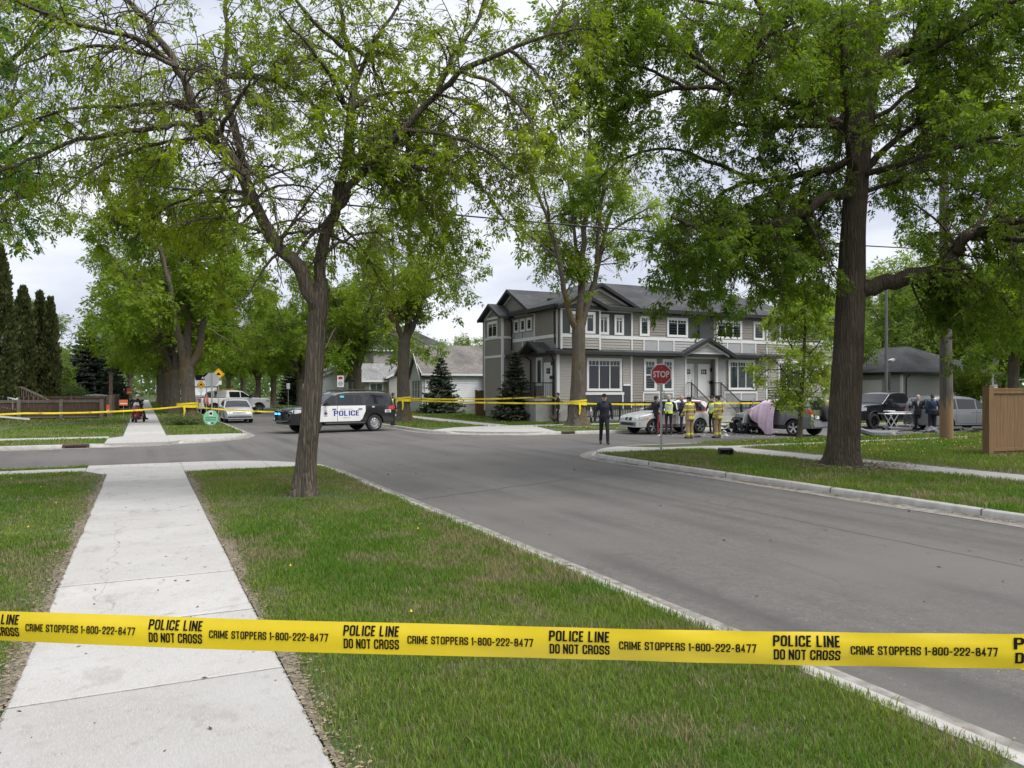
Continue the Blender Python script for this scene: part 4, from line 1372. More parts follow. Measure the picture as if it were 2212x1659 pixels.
M['roof_dark'] = shingle('dark_shingles', (0.030, 0.032, 0.036), (0.062, 0.064, 0.070))
M['roof_brown'] = shingle('brown_shingles', (0.10, 0.093, 0.087), (0.165, 0.152, 0.143))
M['roof_grey'] = shingle('grey_shingles', (0.15, 0.15, 0.155), (0.23, 0.23, 0.235))
M['sid_taupe'] = mat('taupe_siding', (0.225, 0.205, 0.185), 0.6, var=.06, vs_=1.5, stretch=(1, 1, 6))
M['sid_beige'] = mat('beige_grey_siding', (0.31, 0.293, 0.272), 0.6, var=.05, vs_=1.5, stretch=(1, 1, 6))
M['sid_grey'] = mat('light_grey_siding', (0.36, 0.358, 0.358), 0.6, var=.05, vs_=1.5, stretch=(1, 1, 6))
M['pan_grey'] = mat('grey_panel', (0.335, 0.34, 0.35), 0.55, var=.05)
M['pan_dark'] = mat('charcoal_panel', (0.040, 0.047, 0.050), 0.55, var=.1)
M['trim'] = mat('white_trim', (0.66, 0.665, 0.67), 0.55, var=.04)
M['fascia'] = mat('black_fascia', (0.014, 0.014, 0.016), 0.5, var=.15)
M['found'] = mat('foundation_concrete', (0.30, 0.295, 0.28), 0.9, var=.15, bump=.2)
M['sid_white'] = mat('white_board_siding', (0.72, 0.735, 0.75), 0.6, var=.05, vs_=2)
M['sid_blue'] = mat('pale_blue_siding', (0.33, 0.37, 0.41), 0.6, var=.05)
M['stucco'] = mat('grey_stucco', (0.34, 0.335, 0.32), 0.85, var=.08, bump=.3)
M['navy'] = mat('dark_blue_siding', (0.035, 0.05, 0.08), 0.6, var=.1)
M['teal'] = mat('teal_curtain', (0.035, 0.15, 0.165), 0.9, var=.15, vs_=12, stretch=(6, 6, .3))
M['curt_grey'] = mat('grey_green_curtain', (0.17, 0.215, 0.205), 0.9, var=.18, vs_=12, stretch=(6, 6, .3))
M['curt_dark'] = mat('dark_blue_curtain', (0.02, 0.04, 0.075), 0.9, var=.3, vs_=12, stretch=(6, 6, .3))
M['room'] = mat('dim_room', (0.012, 0.015, 0.017), 0.9, var=.4, vs_=2)
M['ply'] = mat('plywood', (0.52, 0.33, 0.15), 0.8, var=.12, stretch=(1, 1, 8))
M['pane'] = glass('window_glass', (0.75, 0.8, 0.8), .03)
M['wood_new'] = mat('tan_fence_boards', (0.175, 0.105, 0.046), 0.8, var=.22, vs_=3.5, stretch=(6, 6, .5), bump=.15, bs=20)
M['wood_old'] = mat('weathered_brown_boards', (0.075, 0.048, 0.033), 0.85, var=.4, vs_=3, stretch=(7, 7, .6), bump=.2, bs=20)
M['wood_grey'] = mat('grey_weathered_rail', (0.15, 0.125, 0.10), 0.9, var=.25, vs_=5)

def wallM(p0, p1):
    """matrix from wall space (along, outward, up) to the world; outward = right of p0->p1"""
    d = (Vector(p1)-Vector(p0)).normalized()
    n = Vector((d.y, -d.x))
    return Matrix(((d.x, n.x, 0, p0[0]), (d.y, n.y, 0, p0[1]), (0, 0, 1, 0), (0, 0, 0, 1)))

def lap(mb, a0, a1, z0, z1, mi=0, ex=.175, b=0.0, top=None):
    """lap siding courses on a wall; top(z) may narrow a gable: returns (a0,a1)"""
    z = z0
    while z < z1-.01:
        zt = min(z+ex, z1)
        l0, r0 = (a0, a1) if top is None else top(z)
        l1, r1 = (a0, a1) if top is None else top(zt)
        if r0-l0 < .03: break
        if r1 < l1: l1 = r1 = (l1+r1)/2
        mb.add([(l0, b+.034, z), (r0, b+.034, z), (r1, b+.004, zt), (l1, b+.004, zt), (l0, b, z), (r0, b, z)],
               [(0, 1, 2, 3), (4, 5, 1, 0)], mi)
        z += ex

def batten(mb, a0, a1, z0, z1, mi=0, b=0.0, step=.2):
    mb.box((a0, b-.01, z0), (a1, b+.008, z1), mi)
    x = a0+step
    while x < a1-.05:
        mb.box((x-.02, b+.008, z0), (x+.02, b+.024, z1), mi)
        x += step

def window(Mw, house, a0, a1, z0, z1, cols=2, grid=True, curtain=None, casing=.11, b=0.0, rows=1, frame='trim', cur_part=1.0, bars=3, board=None):
    f = MB(Mw)
    B = b+.034
    for q in ((a0-casing, a1+casing, z1, z1+casing*1.25), (a0-casing, a1+casing, z0-casing, z0), (a0-casing, a0, z0, z1), (a1, a1+casing, z0, z1)):
        f.box((q[0], B-.03, q[2]), (q[1], B+.045, q[3]))
    s = .045
    for q in ((a0, a1, z1-s, z1), (a0, a1, z0, z0+s), (a0, a0+s, z0+s, z1-s), (a1-s, a1, z0+s, z1-s)):
        f.box((q[0], B-.02, q[2]), (q[1], B+.030, q[3]))
    cw = (a1-a0)/cols
    for i in range(1, cols): f.box((a0+cw*i-.03, B-.02, z0+s), (a0+cw*i+.03, B+.032, z1-s))
    for i in range(1, rows):
        z = z0+(z1-z0)*i/rows
        f.box((a0+s, B-.02, z-.03), (a1-s, B+.028, z+.03))
    if grid:
        zt = z1-s-(z1-z0)*.16
        for i in range(cols):
            f.box((a0+cw*i+s, B-.005, zt-.012), (a0+cw*(i+1)-s, B+.022, zt+.012))
            for j in range(1, bars):
                x = a0+cw*i+cw*j/bars
                f.box((x-.010, B-.004, zt+.012), (x+.010, B+.021, z1-s))
    w_ = f.build('window', M[frame], house, world=True)
    g = MB(Mw)
    g.box((a0+.01, B-.018, z0+.01), (a1-.01, B-.012, z1-.01), 0)
    if curtain:
        n = int((a1-a0)/.07)
        c0, c1 = a0+.02, a0+.02+(a1-a0-.04)*cur_part
        for i in range(n):
            x0, x1 = c0+(c1-c0)*i/n, c0+(c1-c0)*(i+1)/n
            xm = (x0+x1)/2
            g.add([(x0, B-.010, z0+.02), (xm, B-.003, z0+.02), (x1, B-.010, z0+.02), (x0, B-.010, z1-.02), (xm, B-.003, z1-.02), (x1, B-.010, z1-.02)],
                  [(0, 1, 4, 3), (1, 2, 5, 4)], 1)
    if board: g.box((a0+.03, B-.008, z0+(z1-z0)*board[0]), (a1-.03, B-.004, z0+(z1-z0)*board[1]), 2)
    g.add([(a0+.02, B+.004, z0+.02), (a1-.02, B+.004, z0+.02), (a1-.02, B+.004, z1-.02), (a0+.02, B+.004, z1-.02)], [(0, 1, 2, 3)], 3)
    g.build('pane', [M['room'], M[curtain or 'teal'], M['ply'], M['pane']], w_, world=True, fix=False)
    return w_

def door(Mw, house, a0, a1, z0, z1, b=0.0, lite=True, m='white', handle_right=True):
    d = MB(Mw)
    B = b+.02
    c = .10
    for q in ((a0-c, a1+c, z1, z1+c*1.3), (a0-c, a0, z0, z1), (a1, a1+c, z0, z1)): d.box((q[0], B-.03, q[2]), (q[1], B+.05, q[3]))
    d.box((a0, B-.02, z0), (a1, B+.015, z1))
    w_ = a1-a0
    for zz0, zz1 in ((.08, .36), (.40, .66)):
        for x0, x1 in ((.12, .46), (.54, .88)):
            X0, X1, Z0, Z1 = a0+w_*x0, a0+w_*x1, z0+(z1-z0)*zz0, z0+(z1-z0)*zz1
            for q in ((X0, X1, Z0, Z0+.02), (X0, X1, Z1-.02, Z1), (X0, X0+.02, Z0+.02, Z1-.02), (X1-.02, X1, Z0+.02, Z1-.02)):
                d.box((q[0], B+.014, q[2]), (q[1], B+.024, q[3]))
    o = d.build('door', M[m], house, world=True)
    if lite:
        l = MB(Mw)
        X0, X1, Z0, Z1 = a0+w_*.2, a0+w_*.8, z0+(z1-z0)*.72, z0+(z1-z0)*.9
        for i in range(3):
            for j in range(2):
                l.box((X0+(X1-X0)*i/3+.012, B+.013, Z0+(Z1-Z0)*j/2+.012), (X0+(X1-X0)*(i+1)/3-.012, B+.019, Z0+(Z1-Z0)*(j+1)/2-.012))
        l.build('pane', mat_dark_glass, o, world=True)
    h = MB(Mw)
    hx = a1-w_*.09 if handle_right else a0+w_*.09
    h.sphere((hx, B+.05, z0+.95), .035); h.box((hx-.01, B, z0+.94), (hx+.01, B+.05, z0+1.1))
    h.build('handle', M['steel'], o, world=True)
    return o
mat_dark_glass = mat('dark_glass', (0.015, 0.018, 0.022), 0.06, var=.1, spec=.8)

def gable_roof(mb, axis, c, half, z0, z1, a0, a1, ov=.35, th=.16, mi=0):
    """axis 'x': ridge runs along x at y=c from a0 to a1; half = half span"""
    sl = (z1-z0)/half
    for s in (-1, 1):
        e = half+ov
        pts = [(a0, s*e, z1-sl*e), (a1, s*e, z1-sl*e), (a1, 0, z1), (a0, 0, z1)]
        P = [Vector((a, c+o, z)) if axis == 'x' else Vector((c+o, a, z)) for a, o, z in pts]
        mb.prism(P, (0, 0, th), mi)

def rake(mb, axis, c, half, z0, z1, a, ov=.35, out=.03, h=.2, mi=0, inner=None):
    """bargeboards on the gable end at a, facing sign(out)"""
    sl = (z1-z0)/half
    for s in (-1, 1):
        e = half+ov+.02
        q = [(0, z1+.16), (s*e, z1-sl*e+.16), (s*e, z1-sl*e-h+.16), (0, z1-h+.16)]
        P = [Vector((a, c+o, z)) if axis == 'x' else Vector((c+o, a, z)) for o, z in q]
        mb.prism(P, (out, 0, 0) if axis == 'x' else (0, out, 0), mi)

# ---- the grey townhouse row at the corner
TX, TY, TE = 22.5, 40.6, 46.5
th_ = thing('townhouse', 'two storey grey townhouse row with black trim and dark shingle roof across the intersection', 'townhouse', (TX, TY, 0))
MF = wallM((TX, TY), (TE, TY))                    # front: along = x - TX
ML = wallM((TX, 52.0), (TX, TY))                  # left side: along = 52 - y
def fx(x): return x-TX
def ly(y): return 52.0-y
wl = MB()
wl.M = None
# wall bodies
wl.box((TX+.02, TY+.02, 0.0), (TE, 52.0, 1.25), 5)
wl.box((TX+.02, TY+.02, 1.25), (32.05, 51.99, 6.98), 0)
wl.box((34.72, TY+.02, 1.25), (TE-.01, 51.98, 6.97), 0)
wl.box((32.05, TY+.62, 1.25), (34.72, 51.97, 6.96), 1)
wl.box((32.05, TY+.02, 4.12), (34.72, TY+.62, 6.95), 0)
wl.box((21.77, 46.92, .4), (22.52, 49.85, 6.85), 0)           # side bay
wl.box((TX+.05, TY-.33, 4.45), (25.3, TY+.02, 6.9), 0)       # front bump-out
wl.M = MF
L_ = lambda x0, x1, z0, z1, m, b=0.0: lap(wl, fx(x0), fx(x1), z0, z1, m, b=b)
# ground floor cladding
L_(22.62, 24.3, 1.2, 4.1, 1); L_(27.15, 27.75, 2.35, 4.1, 1); L_(27.9, 31.05, .9, 4.1, 0); L_(31.05, 32.0, .9, 4.1, 2)
L_(34.75, 35.4, .9, 4.1, 2); L_(38.2, 39.0, .9, 4.1, 1); L_(39.2, 46.4, .9, 4.1, 1)
L_(24.3, 27.15, 3.9, 4.1, 1); L_(35.4, 38.2, 3.95, 4.1, 2)
wl.box((fx(24.3), 0, .75), (fx(27.12), .02, 1.72), 4); wl.box((fx(27.2), 0, .75), (fx(27.75), .02, 2.2), 4)
wl.box((fx(35.4), 0, .75), (fx(38.1), .02, 1.8), 3); wl.box((fx(39.1), 0, .75), (fx(41.4), .02, 2.1), 4)
wl.box((fx(28.75), 0, .75), (fx(31.05), .0235, 1.75), 3)
# belt band
L_(25.32, 27.75, 4.4, 5.15, 1); L_(27.85, 28.7, 4.4, 5.15, 1)
wl.box((fx(28.8), 0, 4.4), (fx(29.8), .02, 5.15), 3); wl.box((fx(29.9), 0, 4.4), (fx(31.05), .02, 5.15), 3)
L_(31.15, 35.5, 4.4, 5.15, 2)
wl.box((fx(35.6), 0, 4.4), (fx(36.75), .02, 5.15), 3); wl.box((fx(36.85), 0, 4.4), (fx(38.0), .02, 5.15), 3)
L_(38.1, 39.0, 4.4, 5.15, 0); L_(39.1, 41.5, 4.4, 5.15, 1); L_(45.6, 46.4, 4.4, 5.15, 2)
for q_ in (41.6, 42.95, 44.3): wl.box((fx(q_), 0, 4.4), (fx(q_)+1.25, .02, 5.15), 3)
wl.box((fx(42.3), 0, 5.32), (fx(44.0), .024, 6.95), 4)
# upper storey
wl.box((fx(25.3), 0, 5.3), (fx(27.75), .02, 6.95), 4); L_(27.88, 30.45, 5.3, 6.95, 0); L_(30.45, 32.3, 5.3, 6.95, 0)
wl.box((fx(30.5), .001, 6.7), (fx(32.3), .024, 6.95), 4); wl.box((fx(32.25), 0, 5.32), (fx(34.4), .024, 6.95), 4); L_(34.4, 46.4, 5.3, 6.95, 0)
# bump-out faces
L_(22.62, 25.25, 4.45, 5.15, 1, b=.33)
wl.box((fx(22.62), .33, 5.3), (fx(25.25), .35, 6.95), 4)
# gables
lap(wl, 0, 0, 6.95, 8.3, 0, top=lambda z: (fx(25.4)-(8.35-z)*2.05, fx(25.4)+(8.35-z)*2.05))
lap(wl, 0, 0, 6.95, 7.7, 0, b=.33, top=lambda z: (fx(24.0)-(7.62-z)*2.3, fx(24.0)+(7.62-z)*2.3))
lap(wl, 0, 0, 4.33, 5.2, 2, b=.52, top=lambda z: (fx(33.4)-(5.2-z)*2.0, fx(33.4)+(5.2-z)*2.0))
wl.M = MF
lap(wl, fx(32.05), fx(34.72), 1.45, 4.1, 2, b=-.6)
# left side
wl.M = ML
lap(wl, ly(46.9), ly(40.62), .8, 4.1, 0); lap(wl, ly(43.5), ly(40.62), 4.4, 5.15, 0)
batten(wl, ly(43.55), ly(40.65), 5.32, 6.95, 0)
for y0, y1 in ((46.85, 45.35), (45.25, 43.65)):
    wl.box((ly(y0), 0, 4.4), (ly(y1), .02, 5.15), 0); wl.box((ly(y0), 0, 5.32), (ly(y1), .02, 5.75), 3)
lap(wl, ly(46.9), ly(43.6), 5.75, 6.95, 0)
lap(wl, 0, 0, 6.95, 8.5, 0, top=lambda z: (ly(46.9)-(8.55-z)*2.0, ly(46.9)+(8.55-z)*2.0))
wl.M = wallM((21.75, 49.85), (21.75, 46.9))
for z0, z1 in ((.5, 4.15), (4.32, 5.4), (5.55, 6.85)): lap(wl, .08, 2.87, z0, z1, 0)
lap(wl, 0, 0, 6.9, 7.7, 0, top=lambda z: (1.475-(7.7-z)*1.9, 1.475+(7.7-z)*1.9))
wl.M = wallM((21.75, 46.9), (22.5, 46.9))
for z0, z1 in ((.5, 4.15), (4.32, 5.4), (5.55, 6.85)): lap(wl, .02, .73, z0, z1, 0)
wl.M = None
wl.build('wall', [M['sid_taupe'], M['sid_beige'], M['sid_grey'], M['pan_grey'], M['pan_dark'], M['found']], th_, world=True, fix=False)
# trims
tr = MB(MF)
def T(a0, a1, z0, z1, b=0.0, pr=.052): tr.box((a0, b-.005, z0), (a1, b+pr, z1))
for x in (22.5, 27.76, 39.0): T(fx(x)-.02 if x > 23 else -.05, fx(x)+.11, 1.2 if x < 24 else .8, 4.1)
for x in (27.78, 39.02): T(fx(x), fx(x)+.10, 4.4, 5.12); T(fx(x), fx(x)+.10, 5.33, 6.95)
for x in (28.7, 29.8, 31.05, 35.5, 36.76, 38.0): T(fx(x), fx(x)+.09, 4.4, 5.12)
T(fx(25.34), fx(46.4), 5.12, 5.33, pr=.05)
T(fx(25.35), fx(27.75), 6.78, 6.93, pr=.05)
for x in (22.5, 25.2): T(fx(x), fx(x)+.12, 4.4, 6.92, b=.33, pr=.05)
T(fx(22.62), fx(25.2), 5.12, 5.33, b=.33, pr=.048); T(fx(22.62), fx(25.2), 6.78, 6.93, b=.33, pr=.048)
for x0, x1, z in ((24.2, 27.25, 1.72),): T(fx(x0), fx(x1), z-.08, z+.08)
for x in (24.2, 25.66, 27.1): T(fx(x), fx(x)+.09, .75, 1.64)
T(fx(27.19), fx(27.75), 2.2, 2.33)
for x in (35.3, 36.7, 38.1): T(fx(x), fx(x)+.09, .75, 1.7)
T(fx(35.3), fx(38.19), 1.7, 1.84); T(fx(28.7), fx(31.1), 1.72, 1.84)
for x in (28.66, 29.88, 31.0): T(fx(x), fx(x)+.09, .75, 1.72)
for x in (32.0, 34.6): tr.box((fx(x), -.1, 1.45), (fx(x)+.13, .05, 4.12))
T(fx(32.0), fx(34.75), 4.0, 4.14, pr=.06)
T(fx(31.5), fx(35.5), 4.2, 4.36, b=.52, pr=.05)
tr.M = ML
T(ly(40.6)-.1, ly(40.6)+.045, .9, 4.1); T(ly(40.6)-.1, ly(40.6)+.045, 4.4, 6.9, pr=.046)
for y in (43.6, 46.85): T(ly(y)-.05, ly(y)+.06, 4.4, 6.9)
T(ly(45.3)-.04, ly(45.3)+.05, 4.4, 5.12); T(ly(46.8), ly(40.72), 5.12, 5.33, pr=.05); T(ly(46.8), ly(43.66), 6.80, 6.93, pr=.05)
tr.M = wallM((21.75, 49.85), (21.75, 46.9))
for z in (4.15, 5.4, 6.8): T(0, 2.95, z, z+.15, pr=.05)
T(-.0, .09, .5, 6.8); T(2.86, 2.955, .5, 6.8)
tr.M = wallM((21.75, 46.9), (22.5, 46.9))
for z in (4.15, 5.4, 6.8): T(0, .75, z, z+.15, pr=.05)
T(0, .09, .5, 6.8, pr=.046)
tr.build('trim', M['trim'], th_, world=True)
# roofs
rf = MB()
zE, zR, yR = 6.93, 9.3, 46.0
A0 = Vector((TX-.45, TY-.45, zE)); A1 = Vector((42.6, TY-.45, zE)); B0 = Vector((TX-.45, 51.9, zE)); B1 = Vector((42.6, 51.9, zE))
R0, R1 = Vector((27.8, yR, zR)), Vector((39.7, yR, zR))
for poly in ([A0, A1, R1, R0], [B1, B0, R0, R1], [B0, A0, R0], [A1, B1, R1]): rf.prism(poly, (0, 0, .14), 0)
C0, C1 = Vector((40.2, TY-.5, zE+.02)), Vector((TE+.5, TY-.5, zE+.02))
E0, E1, Q0, Q1 = Vector((40.2, 52, zE+.02)), Vector((TE+.5, 52, zE+.02)), Vector((43.4, 46.2, 8.6)), Vector((43.7, 46.2, 8.6))
for poly in ([C0, C1, Q1, Q0], [E0, C0, Q0], [C1, E1, Q1], [E1, E0, Q0, Q1]): rf.prism(poly, (0, 0, .14), 0)
gable_roof(rf, 'y', 25.4, 2.85, 6.95, 8.36, TY-.38, 44.2, .32)
gable_roof(rf, 'y', 24.0, 1.55, 6.95, 7.62, TY-.72, TY+1.0, .3)
gable_roof(rf, 'x', 46.9, 3.1, 6.97, 8.56, TX-.42, 27.0, .3)
gable_roof(rf, 'x', 48.375, 1.5, 6.9, 7.7, 21.75-.38, 24.0, .3)
# pent roof round the ground floor
for poly in ([(22.0, TY-.55, 4.22), (40.0, TY-.55, 4.22), (40.0, TY-.002, 4.42), (22.4, TY-.002, 4.42)], [(21.95, 46.85, 4.22), (21.95, 40.06, 4.22), (22.45, 40.6, 4.42), (22.45, 46.85, 4.42)]):
    rf.prism(poly, (0, 0, .05), 0)
gable_roof(rf, 'y', 33.4, 2.0, 4.2, 5.2, TY-.86, TY+.05, .3, th=.1)
gable_roof(rf, 'x', 42.3, 1.0, 4.3, 4.8, 21.35, 22.45, .3, th=.1)
rf.M = None
roof_o = rf.build('roof', M['roof_dark'], th_, world=True)
fa = MB()
for a, b_ in ((A0, A1), (B0, A0)): fa.bar(a+Vector((0, 0, .03)), b_+Vector((0, 0, .03)), .06, .24)
fa.bar(C0, C1, .06, .24)
fa.box((TX-.45, TY-.43, zE-.06), (42.6, TY+.0, zE-.03)); fa.box((TX-.43, TY, zE-.065), (TX, 51.9, zE-.035))
fa.bar((22.0, TY-.55, 4.2), (40.0, TY-.55, 4.2), .05, .2); fa.bar((21.95, 46.85, 4.2), (21.95, 40.05, 4.2), .05, .2)
fa.box((22.0, TY-.53, 4.13), (40.0, TY-.0, 4.15)); fa.box((21.97, TY, 4.13), (22.48, 46.8, 4.15))
rake(fa, 'y', 25.4, 2.85, 6.95, 8.36, TY-.38, .32, -.04); rake(fa, 'y', 24.0, 1.55, 6.95, 7.62, TY-.72, .3, -.04)
rake(fa, 'x', 46.9, 3.1, 6.97, 8.56, TX-.42, .3, -.04); rake(fa, 'x', 48.375, 1.5, 6.9, 7.7, 21.37, .3, -.04)
rake(fa, 'y', 33.4, 2.0, 4.2, 5.2, TY-.86, .3, -.04, .22); rake(fa, 'x', 42.3, 1.0, 4.3, 4.8, 21.35, .3, -.04, .18)
fa.build('fascia', M['fascia'], th_, world=True)
def whiterake(axis, c, half, z0, z1, a, out):
    gi = MB()
    rake(gi, axis, c, half-.18, z0-.12, z1-.30, a, .0, out, .13)
    gi.build('gable_trim', M['trim'], th_, world=True)
whiterake('y', 25.4, 2.85, 6.95, 8.36, TY-.02, -.06); whiterake('y', 24.0, 1.55, 6.95, 7.62, TY-.36, -.06)
whiterake('x', 46.9, 3.1, 6.97, 8.56, TX-.02, -.06); whiterake('x', 48.375, 1.5, 6.9, 7.7, 21.73, -.06); whiterake('y', 33.4, 2.0, 4.2, 5.2, TY-.54, -.06)
MB().tube([(33.5, 43.2, 8.1), (33.5, 43.2, 8.75)], .07).build('vent_pipe', M['fascia'], roof_o, world=True)
MB().box((23.6, 43.6, 7.65), (24.1, 44.0, 7.85)).build('roof_vent', M['fascia'], roof_o, world=True)
# windows
for x0, x1, c, k, cp in ((25.45, 26.0, 2, 'teal', .0), (26.62, 27.1, 2, 'curt_grey', .55), (28.52, 29.05, 1, 'teal', 1), (30.65, 32.1, 2, 'curt_dark', 1), (34.7, 36.7, 3, 'curt_dark', .3), (37.95, 38.7, 1, 'curt_dark', .5)):
    window(MF, th_, fx(x0), fx(x1), 5.48, 6.5, c, True, k if cp else None, cur_part=cp or 1)
window(MF, th_, fx(23.25), fx(23.8), 5.48, 6.55, 1, True, None, b=.33, board=(.35, 1))
window(MF, th_, fx(24.3), fx(24.8), 5.48, 6.55, 1, True, 'curt_dark', b=.33)
window(MF, th_, fx(24.62), fx(26.95), 1.98, 3.78, 3, True, 'curt_dark', cur_part=.6)
window(MF, th_, fx(28.85), fx(29.6), 2.0, 3.8, 1, True, 'teal', rows=2, cur_part=.25)
window(MF, th_, fx(30.3), fx(30.95), 2.0, 3.8, 1, True, 'curt_dark', rows=2)
window(MF, th_, fx(35.75), fx(37.85), 2.05, 3.85, 3, True, 'curt_grey')
window(MF, th_, fx(40.2), fx(42.2), 2.05, 3.85, 3, True, 'curt_grey')
window(MF, th_, fx(40.3), fx(41.9), 5.48, 6.5, 2, True, 'curt_dark'); window(MF, th_, fx(44.2), fx(45.6), 5.48, 6.5, 2, True, 'teal')
window(MF, th_, fx(44.4), fx(45.8), 2.05, 3.85, 2, True, 'curt_dark')
for y in (46.2, 45.25, 44.3): window(ML, th_, ly(y)-.27, ly(y)+.27, 5.85, 6.5, 1, False, None, casing=.09)
window(ML, th_, ly(43.2), ly(42.6), 2.3, 3.85, 1, False, 'curt_grey')
window(wallM((21.75, 49.85), (21.75, 46.9)), th_, .75, 2.15, 5.6, 6.5, 2, True, 'curt_dark', cur_part=.5)
door(ML, th_, ly(42.15), ly(41.3), 1.45, 3.5)
door(MF, th_, fx(32.35), fx(33.05), 1.5, 3.55, b=-.58); door(MF, th_, fx(33.62), fx(34.42), 1.5, 3.55, b=-.58)
# downpipes, lights, letter boxes
for pts in ([(TX-.35, TY-.38, 6.8), (TX-.14, TY+.18, 6.55), (TX-.09, TY+.2, 4.75)], [(33.13, TY-.38, 6.8), (33.13, TY-.09, 6.55), (33.13, TY-.09, 5.3)],
            [(TX-.4, 46.75, 6.8), (TX-.09, 46.8, 6.5), (TX-.09, 46.8, 4.6)], [(22.0, TY-.1, 4.1), (TX-.12, TY+.35, 3.7), (TX-.12, TY+.35, .4)], [(22.0, 44.0, 4.1), (TX-.1, 44.0, 3.8), (TX-.1, 44.0, 1.2)]):
    MB().tube(pts, .052, 6).build('downpipe', M['black'], th_, smooth=40, world=True)
for p in ((34.58, TY+.52, 3.3), (22.38, 41.05, 3.55)):
    MB().obox(p, (.14, .16, .24)).build('wall_light', M['black'], th_, world=True, bevel=.01)
for p in ((34.6, TY+.5, 2.45), (22.36, 41.05, 2.7)):
    MB().obox(p, (.3, .14, .2)).build('letter_box', M['black'], th_, world=True, bevel=.015)
# front steps and their railings, side porch
st = MB()
st.box((32.0, TY-.5, 0), (34.75, TY+.55, 1.46))
for k in range(7): st.box((32.25, TY-.5-.28*(k+1), 0), (34.5, TY-.5-.28*k, 1.46-.2*(k+1)))
st.build('front_steps', M['found'], th_, world=True)
def railing(mb, pts, h=.95, step=.13, bw=.05):
    for i in range(len(pts)-1):
        a, b_ = Vector(pts[i]), Vector(pts[i+1])
        up = Vector((0, 0, h))
        mb.bar(a+up, b_+up, bw, bw); mb.bar(a+Vector((0, 0, .1)), b_+Vector((0, 0, .1)), .03, .03)
        n = max(1, int((b_-a).length/step))
        for k in range(n+1):
            p = a.lerp(b_, k/n)
            w_ = .05 if k in (0, n) else .017
            mb.bar(p+Vector((0, 0, 0 if k in (0, n) else .1)), p+up, w_, w_)
for X in (32.15, 34.6):
    r_ = MB(); railing(r_, [(X, TY+.4, 1.46), (X, TY-.5, 1.46), (X, TY-2.5, .15)])
    r_.build('railing', M['black'], th_, world=True)
pc = MB()
pc.box((21.15, 41.0, 1.28), (22.48, 43.8, 1.42)); pc.box((21.3, 41.15, 0), (22.45, 43.6, 1.28))
for k in range(6): pc.box((21.2, 43.8+.28*k, 1.02-.2*k), (22.3, 44.08+.28*k, 1.2-.2*k))
pc.build('side_porch', M['found'], th_, world=True)
r_ = MB(); railing(r_, [(22.4, 41.05, 1.42), (21.2, 41.05, 1.42), (21.2, 43.8, 1.42), (21.2, 45.4, .2)], step=.11, bw=.07)
r_.build('railing', M['black'], th_, world=True)

# patio fences of black pickets
def picket(name, label, pts, z0, h, group=None):
    t = thing(name, label, 'fence', (*pts[0], 0), 0, group)
    rl, pk = MB(), MB()
    for i in range(len(pts)-1):
        a, b_ = Vector((*pts[i], z0)), Vector((*pts[i+1], z0))
        rl.bar(a+Vector((0, 0, h-.04)), b_+Vector((0, 0, h-.04)), .09, .09); rl.bar(a+Vector((0, 0, .1)), b_+Vector((0, 0, .1)), .04, .06)
        n = int((b_-a).length/.12)
        for k in range(n+1):
            p = a.lerp(b_, k/n); pk.bar(p+Vector((0, 0, .1)), p+Vector((0, 0, h-.08)), .035, .035)
        for k in range(int((b_-a).length/1.8)+1):
            p = a.lerp(b_, min(1, k*1.8/(b_-a).length)); 
            t_ = MB(); t_.bar(p-Vector((0, 0, z0)), p+Vector((0, 0, h+.03)), .09, .09); t_.build('post', M['black'], t, world=True)
    rl.build('rail', M['black'], t, world=True); pk.build('picket', M['black'], t, world=True)
picket('picket_fence', 'low black picket railing round the sunken patio behind the silver suv', [(22.6, 39.45), (29.9, 39.45), (29.9, 40.4)], .25, .95)
picket('picket_fence', 'low black picket railing right of the townhouse front steps', [(36.6, 40.4), (36.6, 39.45), (41.0, 39.45)], .25, .95)

